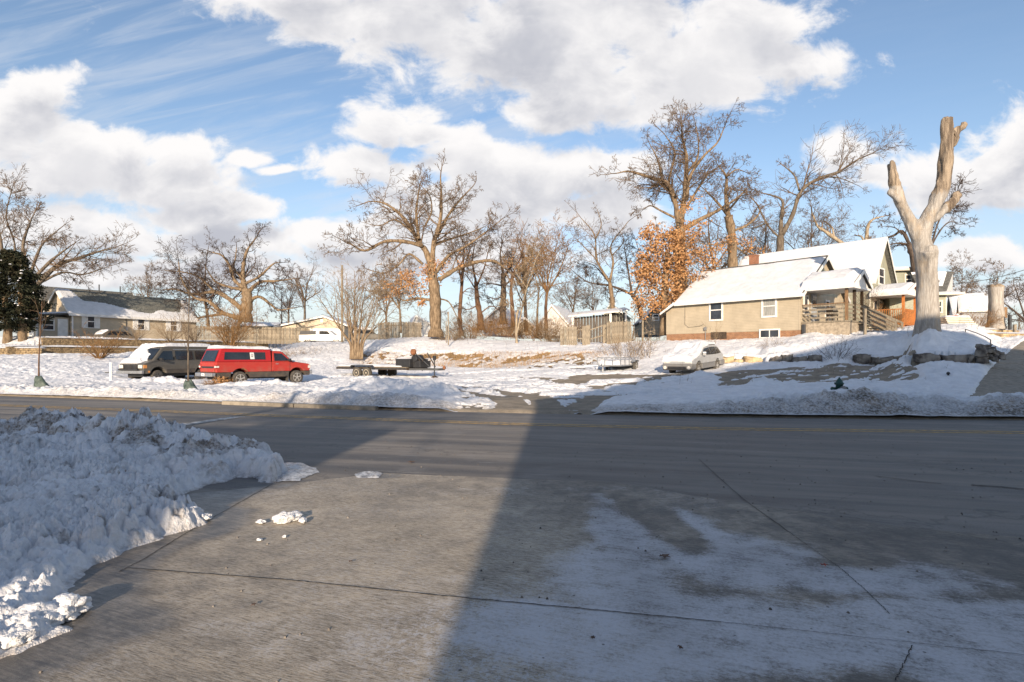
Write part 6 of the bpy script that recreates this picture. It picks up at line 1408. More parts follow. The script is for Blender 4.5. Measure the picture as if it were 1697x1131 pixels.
tree('tallest bare oak rising behind the rust-leaved tree', 50, (1128, 548), [
 (e_((740,1300),(735,1000),(730,800),(735,690)), .58,.46,0), (e_((725,700),(705,560),(660,440),(570,410),(440,370),(360,380)), .34,.05,-2.), (e_((705,560),(665,440),(700,260),(640,150)), .22,.05,1.5),
 (e_((735,690),(760,490),(770,300),(745,170),(742,70)), .34,.05,1.), (e_((770,540),(790,400),(870,280),(950,200),(995,100)), .22,.05,-1.5), (e_((765,700),(850,650),(950,600),(1060,530),(1115,480)), .30,.05,1.),
 (e_((690,500),(640,450),(600,300),(555,210)), .18,.04,-1.), (e_((770,380),(830,300),(840,200),(820,80)), .16,.04,1.), (e_((770,580),(850,450),(900,380),(960,340)), .16,.04,2.), (e_((700,640),(620,600),(560,570),(520,590)), .14,.04,1.)],
 seed=9, leaves=[(1122,392,24,26,650,.11),(1160,420,25,16,260,.10),(1128,340,12,10,100,.1)])
rr_ = random.Random(4)
tree('shorter oak still thick with rust-brown leaves left of the tan house', 47, (1100, 556), [
 (e_((640,1330),(640,1100),(650,950),(660,850)), .34,.20,0), (e_((645,1000),(560,900),(500,860)), .14,.04,1.), (e_((650,950),(720,850),(790,800)), .14,.04,-1.), (e_((640,1080),(540,1040),(450,1060)), .12,.03,1.), (e_((655,860),(640,780),(600,720)), .12,.03,1.), (e_((645,1050),(740,1010),(830,990)), .12,.03,-1.)],
 seed=10, subk=.8, leaves=[(1095,430,44,50,2500,.12),(1092,478,48,38,2000,.12),(1132,440,30,44,950,.11),(1068,505,22,18,500,.10),(1150,462,22,20,520,.10),(1110,395,24,20,750,.11),(1120,505,30,20,800,.1),(1066,440,20,34,700,.11),(1140,395,22,26,420,.11),(1080,380,18,16,260,.11),(1165,435,18,18,260,.1),(1150,375,26,20,200,.1),(1185,410,24,20,170,.1),(1128,352,14,14,90,.1),(1200,440,30,20,160,.1),(1150,340,16,14,60,.1)])
tree('oak with swollen orange-barked trunk behind the chimney of the tan house', 52, (1216, 500), [
 (e_((1048,1130),(1040,900),(1035,740),(1015,630)), .46,.36,0), (e_((1015,630),(1000,500),(1002,400),(950,330)), .28,.06,1.), (e_((1010,620),(940,540),(870,470)), .20,.05,-1.), (e_((1038,720),(1130,680),(1200,600),(1150,520)), .18,.04,1.),
 (e_((1002,400),(1060,360),(1110,370)), .12,.04,1.), (e_((1015,600),(1080,520),(1115,470)), .14,.04,-1.), (e_((1035,760),(960,800),(850,790)), .14,.04,-1.), (e_((1040,800),(1120,850),(1200,880)), .12,.03,2.)],
 seed=12, bark='bark_tan', leaves=[(1195,405,24,26,240,.10),(1230,400,24,24,200,.10),(1248,412,20,16,120,.1)], twig='twig')
f_ = lambda *p: Z4(p, 1297, 180, 3.535)
R_ = e_((1330,740))
tree('forked bare tree with a long crooked limb reaching right above the roofs', 57, (1293, 470), [
 (e_((1318,1030),(1318,850),(1320,745)), .42,.34,0), (e_((1320,745),(1325,640),(1330,540),(1255,505)), .28,.09,1.), (R_+f_((60,620),(105,490),(200,415),(330,370),(440,300),(525,265)), .30,.05,-1.),
 (f_((98,480),(70,395),(12,340)), .16,.07,1.), (f_((320,375),(345,330),(390,250)), .10,.03,1.), (e_((1318,760),(1250,690),(1180,560),(1140,520)), .16,.04,1.), (f_((150,440),(150,400),(190,370)), .10,.03,-1.), (f_((250,400),(340,410),(450,455)), .10,.03,1.), (e_((1240,670),(1160,700),(1060,690)), .12,.03,2.)],
 seed=13, cfg=FINE, bark='bark_grey', subk=.8)
tree('broken-limbed bare tree peeping over the snowy ridge', 60, (1400, 440), [
 (f_((420,1000),(380,860),(355,795)), .40,.26,0), (f_((355,795),(240,715),(205,690),(172,612)), .26,.09,1.), (f_((300,750),(290,700),(262,675)), .14,.07,1.), (f_((400,900),(470,840),(490,780)), .3,.26,0), (f_((490,780),(500,690),(530,650),(590,632)), .26,.07,-1.), (f_((475,775),(460,750),(435,745)), .14,.08,1.)],
 seed=14, cfg=FINE, bark='bark_pale', subk=.9, spread=.8)
tree('dark gnarled tree whose limbs show either side of the dead trunk', 47, (1530, 520), [
 (f_((790,1100),(770,900),(740,800)), .3,.22,0), (f_((745,800),(700,720),(650,745),(580,762)), .2,.06,1.), (f_((740,800),(680,790),(620,800)), .16,.05,-1.), (f_((850,900),(900,700),(950,600),(1020,520)), .12,.03,1.), (f_((850,850),(920,720),(980,665),(1040,680)), .10,.03,1.), (f_((700,740),(660,700),(600,690)), .08,.03,0)],
 seed=15, bark='bark_dark', twig='twig_dark', subk=.8)
tree('pale two-stemmed bare tree behind the lean-to', 60, (1014, 540), [
 (e_((340,1270),(335,1131),(320,1020)), .26,.20,0), (e_((320,1020),(245,890),(230,740),(150,640)), .18,.04,1.), (e_((320,1020),(340,900),(328,800),(430,660)), .18,.04,-1.), (e_((245,890),(160,800),(100,740)), .09,.03,1.), (e_((240,760),(270,680),(250,600)), .09,.03,0), (e_((335,860),(400,780),(370,700)), .08,.03,1.)],
 seed=16, cfg=MED, bark='bark_tan', subk=.9)
tree('dark leaning bare tree right of the pale two-stemmed tree', 64, (1062, 545), [
 (e_((520,1290),(490,1150),(450,1090)), .30,.24,0), (e_((450,1090),(330,1040),(200,1020),(110,960)), .2,.05,1.), (e_((450,1090),(420,900),(400,780)), .16,.04,1.), (e_((330,1040),(240,930),(180,900)), .10,.04,1.), (e_((460,1100),(520,950),(480,800)), .16,.04,-1.)],
 seed=17, bark='bark_dark', twig='twig_dark', subk=1.)
h_ = lambda *p: Z4(p, 700, 400, 5.654)
tree('ivy-brown straight tree right of the oak', 58, (764, 560), [(h_((365,890),(350,740),(355,600),(370,400),(375,290)), .24,.14,0), (h_((370,400),(330,200),(290,60)), .12,.03,1.), (h_((372,330),(420,150),(480,0)), .12,.03,1.), (h_((375,290),(390,100),(360,-60)), .12,.03,-1.), (h_((360,500),(440,440),(520,470)), .08,.03,1.)], seed=21, cfg=MED, bark='bark_red')
tree('thick-barked tree third right of the oak', 60, (797, 548), [(h_((548,835),(540,700),(515,560),(500,380)), .36,.22,0), (h_((500,380),(470,180),(500,-20)), .16,.04,1.), (h_((510,420),(580,250),(620,80)), .14,.04,1.), (h_((520,600),(430,640),(350,620)), .10,.03,1.), (h_((505,460),(420,330),(380,300)), .10,.03,-1.), (h_((540,680),(640,610),(720,640)), .10,.03,1.)], seed=22, bark='bark_red')
tree('dark upright tree beside the blue-white gabled house', 62, (833, 545), [(h_((755,780),(755,600),(760,450),(755,300)), .38,.26,0), (h_((755,300),(730,120),(760,-40)), .18,.04,1.), (h_((758,360),(830,220),(880,60)), .14,.04,1.), (h_((755,420),(660,400),(560,400)), .14,.04,-1.), (h_((755,520),(680,540),(600,510)), .10,.03,1.), (h_((757,430),(860,340),(950,300)), .14,.04,1.), (h_((750,600),(700,640),(640,560)), .10,.03,1.)], seed=23, bark='bark_dark', twig='twig_dark', leaves=[(846,425,26,22,160,.1)])
tree('brown bare tree behind the slanting pale sapling', 60, (850, 545), [(h_((850,800),(840,600),(830,440),(850,300)), .22,.14,0), (h_((850,300),(920,150),(960,20)), .12,.03,1.), (h_((840,400),(780,300),(740,230)), .10,.03,1.), (h_((850,320),(990,250),(1110,190)), .12,.03,-1.)], seed=24, cfg=MED, bark='bark_red', twig='twig_orange', leaves=[(868,428,24,26,180,.09)])
tree('pale slanting sapling pair standing on the snow above the brown bank', 49, (856, 573), [(h_((885,985),(880,850),(885,700),(900,640)), .11,.08,0), (h_((888,860),(930,650),(975,450),(1020,320)), .10,.04,1.), (h_((1020,320),(1060,180),(1100,100)), .05,.02,0), (h_((980,440),(900,330),(850,240)), .04,.02,0), (h_((885,700),(830,600),(790,560)), .04,.02,1.)], seed=25, cfg=FINE, bark='bark_pale', twig='twig_tan', subk=2.0)
tree('thin bent tree with broken top left of the steep white shed', 56, (890, 562), [(h_((1075,910),(1075,780),(1080,600),(1095,430)), .14,.07,0), (h_((1085,560),(1140,480),(1200,500)), .06,.02,1.), (h_((1090,450),(1060,330),(1100,200)), .07,.02,1.)], seed=26, cfg=FINE, bark='bark_tan', twig='twig_tan')
tree('orange-twigged tree with fan-shaped crown over the white shed', 64, (905, 545), auto=(12.5,.2,7,.75,0), seed=27, cfg=FINE, bark='bark_red', twig='twig_orange')
tree('dense bare tree behind the low dark shed', 70, (872, 545), auto=(14.0,.24,7,.7,-.05), seed=28, cfg=MED, bark='bark_dark', twig='twig_dark')
tree('slender bare tree between the oak and the plank fence', 66, (664, 548), auto=(9.5,.14,6,.6,0), seed=29, cfg=FINE, twig='twig_tan')
tree('low bushy bare tree behind the stockade fence', 72, (640, 548), auto=(8.0,.14,6,.8,0), seed=30, cfg=FINE)
tree('distant bare tree left of the many-stemmed tree', 85, (505, 535), auto=(10.0,.2,7,.8,0), seed=31, cfg=MED, bark='bark_grey')
tree('distant bare tree between the gnarled oak and the garage', 90, (478, 540), auto=(8.5,.18,6,.8,0), seed=32, cfg=MED, bark='bark_grey', twig='twig_dark')
tree('bare tree rising behind the left end of the plank fence', 74, (345, 545), auto=(11.5,.22,7,.85,0), seed=33, cfg=MED, twig='twig_dark')
tree('hazy bare tree between the two sheds', 95, (950, 540), auto=(9.5,.18,7,.7,0), seed=34, cfg=FINE)
tree('small bare tree beyond the lean-to roof', 85, (985, 540), auto=(8,.15,6,.8,0), seed=35, cfg=FINE)
tree('bare tree with dense crown behind the oak with the swollen trunk', 66, (1180, 520), auto=(13.5,.25,8,.8,0), seed=36, cfg=MED, leaves=[(1185,430,34,30,240,.10)])
tree('thin bare tree behind the brick chimney', 68, (1262, 500), auto=(12.5,.22,8,.8,0), seed=37, cfg=MED, leaves=[(1262,425,30,22,160,.09)])
tree('bare tree over the ridge of the sage house', 72, (1345, 480), auto=(12.,.2,7,.8,0), seed=38, cfg=FINE)
tree('small bare tree behind the wide snow-covered roof', 75, (1595, 520), auto=(7.5,.12,5,.7,0), seed=39, cfg=FINE)
tree('vase-shaped bare tree behind the far stump', 62, (1650, 535), auto=(6.6,.10,6,.95,0), seed=40, cfg=FINE, twig='twig')
tree('spreading dark bare tree at the right picture edge', 56, (1702, 545), [((  (1712,560),(1705,540),(1700,530)), .3,.25,0), (((1702,535),(1680,515),(1660,500),(1650,492)), .14,.04,1.), (((1700,530),(1690,500),(1680,470)), .12,.03,1.), (((1700,535),(1680,530),(1650,528)), .10,.03,-1.), (((1700,525),(1720,490),(1730,460)), .14,.04,1.)], seed=41, twig='twig_dark', bark='bark_dark', subk=.9)
tree('distant bare tree beyond the house with the dark roof', 95, (245, 530), auto=(9,.18,7,.8,0), seed=42, cfg=FINE, twig='twig')
# far woods closing the horizon, read as one mass
S = []; rr = random.Random(77)
for i in range(150):
    px_ = rr.uniform(-500, 2200); D = rr.uniform(110, 190); H = rr.uniform(5, 8.5)
    x, y = Xat(px_, D), D; grow(S, (x, y, 3.0), (rr.gauss(0,.05), 0, 1), H, .14, 0, rr, dict(step=[1.2,.9,.8], wander=[.05,.15,.2], up=.03, kids=[9,5], rmin=.03, tip=.3))
v, f = cyl_batch(np.array(S)[:, :8], 3); o = mesh_obj('far_woods', v, f, M['twig'], None, True); tag(o, 'thin line of distant bare woods along the horizon', 'woods', kind='stuff')

# conifer at the left edge
cf = Pt(30, 566, 47); CF = thing('conifer', 'dark dense conifer with snow dabs at the left picture edge', 'tree', cf)
for (xa, xb_) in ((-.9,-1.2),(.4,.2)): MB().tube([(xa,0,-.4),(xa*.9,0,1.5),(xb_,0,4.5),(xb_*.6,0,6.3)], [.34,.27,.18,.04], 10).build('trunk', M['bark_tan'], CF, True)
rs = np.random.RandomState(6); Vs = []
for k in range(560):
    zz_ = rs.uniform(1.15, 7.4); wd = np.interp(zz_, [1.1,2,3.5,5,6.5,7.5], [1.7,2.3,2.6,2.1,1.2,.3]); ph = rs.uniform(0, 6.283); wd *= .84*(1+.22*math.sin(ph*3+zz_*2.2)); ra = wd*rs.uniform(.25,1.0)**.6
    tip = np.array([ra*math.cos(ph)-.55, ra*math.sin(ph), zz_-.25*ra*.5]); n = 60; p = tip+rs.normal(size=(n,3))*np.array([.22,.22,.10]); 
    a = rs.normal(size=(n,3))*.6+np.array([math.cos(ph), math.sin(ph), -.3]); a /= np.linalg.norm(a, axis=1)[:,None]; b = rs.normal(size=(n,3)); b -= a*(a*b).sum(1)[:,None]; b /= np.linalg.norm(b, axis=1)[:,None]
    s_ = .085*(.6+.8*rs.rand(n,1)); Vs.append(np.stack([p-a*s_*1.5, p+b*s_*.45, p+a*s_*1.5, p-b*s_*.45], 1))
V = np.concatenate(Vs).reshape(-1,3); o = mesh_obj('needles', V, np.arange(len(V)).reshape(-1,4), M['needles'], CF); o['kind'] = 'stuff'
Vs = []
for k in range(34):
    zz_ = rs.uniform(1.6, 6.6); wd = np.interp(zz_, [1.1,2,3.5,5,6.5,7.5], [1.7,2.3,2.6,2.1,1.2,.3]); ph = rs.uniform(3.4, 6.2); c = np.array([wd*.8*math.cos(ph)-.55, wd*.8*math.sin(ph), zz_])
    th = np.arange(6)/6*6.283; R1 = rs.uniform(.04,.12); Vs.append((c, R1))
m_ = MB()
for c, R1 in Vs: m_.lathe([(R1,-.02),(R1*.8,.04),(.01,.06)], 7, 'Z', tuple(c))
o = m_.build('snow_dabs', M['snow'], CF, True); o['kind'] = 'stuff'

# ------------------------------------------------------------------ shrubs: fans of stems
def shrub(label, px, py, D, n, h, spread, r=.012, seed=1, mat='twig_orange', cfg=None, name='shrub', cat='shrub', group=None, kids=(3,2), base=.15, zoff=0, up=.04):
    rr = random.Random(seed); p = Pt(px, py, D) if py else ground_at(px, D); t = thing(name, label, cat, p, 0, group); S = []
    cf_ = dict(step=[.25,.22,.2], wander=[.06,.12,.15], up=up, kids=list(kids), rmin=r*.55, tip=.3)
    for i in range(n):
        ph = rr.uniform(0, 6.283); a = spread*math.sqrt(rr.random()); d = (math.sin(a)*math.cos(ph), math.sin(a)*math.sin(ph), math.cos(a)); b = base*rr.random()
        grow(S, (b*math.cos(ph), b*math.sin(ph), -.1), d, h*rr.uniform(.6,1.05)/max(.5, math.cos(a*.7)), r*rr.uniform(.8,1.5), 0, rr, cf_)
    v, f = cyl_batch(np.array(S)[:, :8], 3); o = mesh_obj('stems', v, f, M[mat], t, True); return t
shrub('orange fan-shaped bare shrub on the snow before the block walls', 165, 594, 42.5, 46, 2.1, 1.0, .018, 1, 'twig_orange')
shrub('big reddish many-stemmed bare shrub at the block wall behind the red truck', 382, 572, 50, 60, 3.4, .85, .020, 2, 'twig_orange', kids=(5,3), base=.5)
shrub('tan twiggy shrub below the middle shuttered window', 225, 563, 49.5, 26, 1.6, 1.1, .013, 3, 'twig_tan'); shrub('tan twiggy shrub below the right shuttered window', 283, 566, 53, 40, 2.3, 1.0, .014, 4, 'twig_tan')
shrub('loose bare shrub at the corner of the shuttered house', 322, 566, 57, 34, 2.6, .8, .014, 5, 'twig')
shrub('dry reddish shrub among snow at the right end of the block wall', 468, 597, 50, 60, 1.1, 1.4, .012, 6, 'twig_orange', base=1.2); shrub('low tangled weeds on the snowy slope left of the many-stemmed tree', 515, 590, 52, 60, .9, 1.4, .010, 7, 'twig_tan', base=2.2)
shrub('bare twiggy shrub in the gap of the dark stone wall', 1383, 598, 31.5, 22, 1.25, 1.0, .010, 8, 'twig_dark', base=.3); shrub('straw-coloured twiggy shrub on the bank below the cellar window', 1283, 583, 36, 24, .95, 1.1, .009, 9, 'twig_tan')
shrub('thin bare shoots in front of the cellar hatch', 1181, 576, 38, 12, 1.9, .35, .009, 10, 'twig_tan', kids=(2,1)); shrub('dense brown shrub before the orange porch', 1466, 546, 39, 90, 1.5, 1.0, .010, 11, 'twig_orange', kids=(4,2), base=.8)
shrub('dark bare shrub beside the porch steps', 1440, 520, 40.5, 26, 2.2, .5, .010, 12, 'twig', kids=(4,2)); shrub('round brown shrub left of the far stump', 1621, 541, 43, 90, 1.25, 1.2, .010, 13, 'twig_orange', kids=(4,2), base=.6)
shrub('thicket of tan canes between the utility trailer and the plank panel', 1035, 598, 40, 70, 1.9, .9, .011, 14, 'twig_tan', base=1.6, kids=(3,2)); shrub('sparse upright canes right of the utility trailer', 1060, 605, 38.5, 16, 2.9, .3, .013, 15, 'twig_tan', base=.8, kids=(2,1))
for i, (px_, py_, D, w_, h_, m__) in enumerate([(800,550,60,3.,2.2,'twig_orange'),(838,556,56,3.,1.9,'twig_orange'),(868,560,54,2.2,1.8,'twig_orange'),(905,560,55,2.2,2.2,'twig_orange'),(925,565,53,1.6,1.8,'twig_tan'),(780,560,60,2.,1.8,'twig_orange'),(745,566,54,1.,1.2,'twig_tan')]):
    shrub(['brown bramble thicket behind the straight trees','snow-flecked bramble mound right of the dark upright tree','bramble thicket behind the slanting sapling','tangle of canes against the steep white shed','short canes left of the narrow fence panel','brambles between the first two trees right of the oak','thin weeds right of the oak trunk'][i], px_, py_, D, 110, h_, 1.25, .012, 60+i, m__, base=w_, kids=(3,2), group='bramble thicket above the bank')
# many-stemmed tree
rr = random.Random(9); p = Pt(592, 590, 47); MS = thing('tree', 'many-stemmed bare tree fanning upward on the slope behind the flatbed trailer', 'tree', p); S = []; mt = MB()
for (bx_, tx, ty, r0) in [(-.5,-1.9,2.6,.15),(-.35,-.6,3.2,.14),(-.15,-.2,3.4,.17),(.05,.35,3.0,.15),(.25,1.0,2.7,.13),(.4,1.6,2.2,.11),(-.1,-1.0,2.8,.12)]:
    pts = [(bx_,0,-.3),(bx_*1.1,.1,.9),(bx_+.35*(tx-bx_),.1*tx,1.7),(tx*.75+bx_*.3,.2*tx,2.9*ty/2.9)]; C_ = catmull(pts, 4); mt.tube(C_, [r0*(1-.6*i/(len(C_)-1)) for i in range(len(C_))], 7)
    d = (Vector(C_[-1])-Vector(C_[-2])).normalized(); grow(S, tuple(C_[-1]), tuple(d), 3.6, r0*.4, 0, rr, dict(step=[.5,.5,.4], wander=[.04,.06,.08], up=.05, kids=[9,5], rmin=.011, tip=.25))
    for q in (5, 8, 10): d2 = (d+Vector((rr.gauss(0,.25), rr.gauss(0,.25), .2))).normalized(); grow(S, tuple(C_[min(q, len(C_)-1)]), tuple(d2), 3.9, r0*.3, 0, rr, dict(step=[.5,.5,.4], wander=[.04,.06,.08], up=.05, kids=[8,4], rmin=.011, tip=.25))
mt.build('trunk', M['bark_tan'], MS, True); v, f = cyl_batch(np.array(S)[:, :8], 3); mesh_obj('crown', v, f, M['twig_tan'], MS, True)
o = MB().tube([(0,0,-.5),(0,0,7.9)], [.15,.11], 8).build('utility_pole', M['wood_grey'], None, True); o.location = Pt(567, 560, 62); tag(o, 'weathered utility pole rising out of the many-stemmed tree', 'pole')
o = MB().tube([(0,0,-.5),(0,0,4.6)], [.09,.06], 8).build('lamp_pole', M['dark_metal'], None, True); o.location = Pt(467, 545, 72); tag(o, 'dark slim pole right of the gnarled oak', 'pole')
# street saplings with watering bags
def bag_mat():
    m, b, bs = new_mat('green_tarp'); co = b.n('ShaderNodeTexCoord').outputs['Object']; n = b.noise(co, 7, 5, .65)
    b.put(bs.inputs['Base Color'], b.mix(b.ramp(n, .35, .65), (.03,.05,.04,1), (.10,.13,.11,1))); bs.inputs['Roughness'].default_value = .5; bump(b, bs, n, .9, .05)
bag_mat()
def sapling(label, lab2, px, py, ptop, D, seed, bag=True, lean=0):
    p = Pt(px, py, D); rr = random.Random(seed); t = thing('sapling', label, 'young tree', p, 0, None); h = (py-ptop)*D/FPX
    pts = [(0,0,-.2),(.0,0,h*.3),(lean*.4,0,h*.6),(lean,0,h)]; C_ = catmull(pts, 4); MB().tube(C_, [.035-.026*i/(len(C_)-1) for i in range(len(C_))], 7).build('trunk', M['bark_red' if seed == 1 else 'bark_grey'], t, True); S = []
    for k in range(9):
        i = rr.randrange(4, len(C_)-1); a = rr.uniform(.3,.6); ph = rr.uniform(0,6.28); grow(S, tuple(C_[i]), (math.sin(a)*math.cos(ph), math.sin(a)*math.sin(ph), math.cos(a)), h*rr.uniform(.12,.3), .010, 1, rr, dict(step=[.3,.25,.2], wander=[.03,.06,.1], up=.04, kids=[3,2], rmin=.006, tip=.3))
    v, f = cyl_batch(np.array(S)[:, :8], 3); mesh_obj('crown', v, f, M['twig'], t, True)
    if bag:
        n, m_ = 26, 14; V = []; H = .38
        for i in range(m_):
            q = i/(m_-1); r_ = .23*(1-.62*q**1.15)*(1+.0*q)
            for j in range(n):
                a = 2*math.pi*j/n; rr_ = r_*(1+.14*math.sin(3*a+q*4+seed)*(.4+q)+.07*math.sin(7*a-q*6))*(1 if i else .96); V.append((rr_*math.cos(a)*1.1+.13*(1-q), rr_*math.sin(a)*.8, q*H+.05*math.sin(a*2+1)*q))
        F_ = [(i*n+j, i*n+(j+1)%n, (i+1)*n+(j+1)%n, (i+1)*n+j) for i in range(m_-1) for j in range(n)]+[tuple(range((m_-1)*n, m_*n))]
        o = mesh_obj('watering_bag', V, F_, M['green_tarp'], None, True); o.location = p+Vector((0,-.02,-.03)); tag(o, lab2, 'watering bag', 'green watering bags round the street saplings')
    return t
sapling('reddish street sapling at left with a green bag at its foot', 'green watering bag slumped at the foot of the left sapling', 64.5, 640, 500, 21.8, 1, lean=.12)
sapling('street sapling in front of the gap between the van and the red truck', 'green watering bag beside the red truck tail', 312, 647, 445, 20.2, 2, lean=.05)
sapling('slim sapling behind the red truck before the plank fence', None, 425, 600, 495, 43, 3, bag=False)
# weeds by the truck
shrub('rust-brown dead weed clump behind the rear wheel of the red truck', 362, 640, 27.0, 90, .42, 1.3, .008, 21, 'twig_orange', base=.35, kids=(3,2)); 
t_ = thing('weed_clump', 'curled dry leaf clump under the tail of the red truck', 'weeds', ground_at(366, 27.0)+Vector((0,0,.12))); leafcloud(t_, Vector(t_.location), 27.0, [(368,632,8,5,260,.05)], 4)
# dry grass on the brown bank
rs = np.random.RandomState(3); N = 60000; px_ = rs.uniform(575, 1015, N); D = rs.uniform(40., 52, N); x = (px_-CX)/FPX*D; z = T(x, D)
keep = (z > .55) & (z < 1.75) & (rs.rand(N) < .6); x, D, z = x[keep], D[keep], z[keep]; n = len(x)
h = .10+.22*rs.rand(n)**2; a = rs.uniform(0, 6.28, n); lx_, ly_ = rs.normal(size=n)*.10, rs.normal(size=n)*.10; wd = .012
V = np.stack([np.c_[x-wd*np.cos(a), D-wd*np.sin(a), z-.05], np.c_[x+wd*np.cos(a), D+wd*np.sin(a), z-.05], np.c_[x+lx_, D+ly_, z+h]], 1).reshape(-1,3)
o = mesh_obj('dry_grass', V, np.arange(len(V)).reshape(-1,3), M['dry_grass']); tag(o, 'dry brown grass sticking through the snow on the bank', 'grass', kind='stuff')
# weeds poking through snow on the slopes
S = []; rr = random.Random(31)
for i in range(900):
    px_ = rr.uniform(440, 1700); D = rr.uniform(24, 58); x = Xat(px_, D)
    if px_ > 1150 and D < 31 and rr.random() < .8: continue
    if px_ < 1100 and D < 38: continue
    z = snowz(x, D) if D < 66 else Tz(x, D); h = rr.uniform(.15,.7)*(.6 if rr.random() < .8 else 1.6); q = (rr.gauss(0,.12), rr.gauss(0,.1), 1)
    grow(S, (x, D, z-.05), q, h, .006, 0, rr, dict(step=[.2,.15], wander=[.1,.2], up=.02, kids=[3], rmin=.004, tip=.3))
v, f = cyl_batch(np.array(S)[:, :8], 3); o = mesh_obj('weed_stems', v, f, M['twig'], None, True); tag(o, 'dead weed stems poking through the snow on the slopes', 'weeds', kind='stuff')

# ------------------------------------------------------------------ the big dead trunk and the far stump
def deadwood():
    m, b, bs = new_mat('dead_wood'); co = b.n('ShaderNodeTexCoord').outputs['Object']; A = b.n('ShaderNodeAttribute', attribute_name='barky').outputs['Fac']
    st = b.noise(b.v('MULTIPLY', co, (1,1,.13)), 5, 7, .7); big = b.noise(b.v('MULTIPLY', co, (1,1,.5)), 1.1, 5, .65); fine = b.noise(b.v('MULTIPLY', co, (1,1,.08)), 22, 5, .7)
    c = b.mix(b.ramp(st, .3, .7), (.27,.255,.235,1), (.50,.47,.425,1)); c = b.mix(b.ramp(fine, .42, .62, .45, 0), c, (.17,.14,.115,1))
    c = b.mix(b.ramp(big, .50, .64, 0, .35), c, (.36,.26,.15,1))
    bk = b.mix(b.ramp(st, .36, .62), (.11,.085,.065,1), (.34,.275,.205,1))
    c = b.mix(b.ramp(b.m('ADD', A, b.m('MULTIPLY', b.m('SUBTRACT', st, .5), 1.2)), .38, .62), c, bk)
    b.put(bs.inputs['Base Color'], c); bs.inputs['Roughness'].default_value = .9; bs.inputs['Specular IOR Level'].default_value = .2; bump(b, bs, b.m('ADD', st, b.m('MULTIPLY', fine, .6)), .7, .05)
deadwood()
def dead_tree(name, label, D, limbs, base, vox, barkfn, seed):
    O = Pt(*base, D); t = thing(name, label, 'dead tree', O); mb = MB(); axes = []
    for pts, rad, dd in limbs:
        W_ = [Pt(px, py, D+dd*i/(len(pts)-1))-O for i, (px, py) in enumerate(pts)]; C_ = catmull(W_, 6); rr_ = np.interp(np.linspace(0, len(rad)-1, len(C_)), range(len(rad)), rad)
        mb.tube(C_, list(rr_*(.84 if D < 40 else 1.)), 20)
    src = mb.build('tmp', None, None); rm = src.modifiers.new('r', 'REMESH'); rm.mode = 'VOXEL'; rm.voxel_size = vox; sm = src.modifiers.new('s', 'SMOOTH'); sm.iterations = 6; sm.factor = .6
    dg = bpy.context.evaluated_depsgraph_get(); me = bpy.data.meshes.new_from_object(src.evaluated_get(dg)); bpy.data.objects.remove(src)
    n = len(me.vertices); co = np.empty(n*3, np.float32); me.vertices.foreach_get('co', co); co = co.reshape(-1,3).astype(float); nr = np.empty(n*3, np.float32); me.vertices.foreach_get('normal', nr); nr = nr.reshape(-1,3)
    bk = barkfn(co, O, D); groove = fbm(co[:,0]*4.5, co[:,1]*4.5, co[:,2]*.55, o=4, seed=seed)
    big = fbm(co[:,0]*1.2, co[:,1]*1.2, co[:,2]*.6, o=3, seed=seed+4)
    disp = .035*groove*(1+1.8*bk)+.07*big+.05*bk*sstep(groove, -.1, .3)
    co = co+nr*disp[:,None]; me.vertices.foreach_set('co', co.astype(np.float32).ravel()); me.materials.clear(); me.materials.append(M['dead_wood']); me.polygons.foreach_set('use_smooth', np.ones(len(me.polygons), bool))
    at = me.attributes.new('barky', 'FLOAT', 'POINT'); at.data.foreach_set('value', bk.astype(np.float32)); me.update()
    o = bpy.data.objects.new('trunk', me); C.objects.link(o); o.parent = t; return t
i_ = lambda *p: Z4(p, 1297, 180, 3.535)
DT = 31.0; pxm = FPX/DT
def bf(co, O, D):
    z = co[:,2]+O.z; py = HY-(z-CZ)*FPX/D; px = CX+(co[:,0]+O.x)/D*FPX
    upper = 1-sstep(py, 300, 352); left = (px < 1530)
    return np.clip(np.where(left, 1-sstep(py, 300, 316), np.where(px > 1572, 1-sstep(py, 350, 372), upper*.85)), 0, 1)
dead_tree('dead_tree', 'huge bleached dead trunk with sawn-off limbs standing on the snowy mound', DT, [
 ([(1537,566),(1537,548),(1537,520),(1536,480),(1534,440),(1528,405),(1522,385)], [.95,.72,.62,.59,.58,.57,.53], 0),
 ([(1536,440),(1538,414)], [.60,.55], -.35), ([(1543,550),(1541,500),(1540,460),(1540,425),(1541,407)], [.52,.48,.46,.46,.40], -.35),
 ([(1524,395),(1512,372),(1500,350),(1489,325),(1481,300),(1477,270)], [.52,.42,.36,.34,.32,.27], .4), ([(1492,335),(1482,324),(1472,318)], [.18,.16,.15], .3),
 ([(1525,400),(1535,365),(1548,340),(1560,310),(1566,280),(1570,245),(1572,215),(1571,196)], [.58,.46,.40,.36,.32,.31,.33,.29], -.3), ([(1572,240),(1584,222),(1597,205)], [.22,.20,.16], 0),
 ([(1545,365),(1560,352),(1574,338),(1588,322)], [.26,.22,.20,.18], .5)], (1537, 553), .055, bf, 5)
dead_tree('stump', 'tall sawn-off stump on the garden wall at far right', 43., [([(1650,546),(1650,536),(1650,515),(1650,490),(1651,474)], [.72,.56,.46,.44,.45], 0)], (1650, 541), .07, lambda co, O, D: sstep(co[:,2], 2.85, 3.0)*.9, 8)
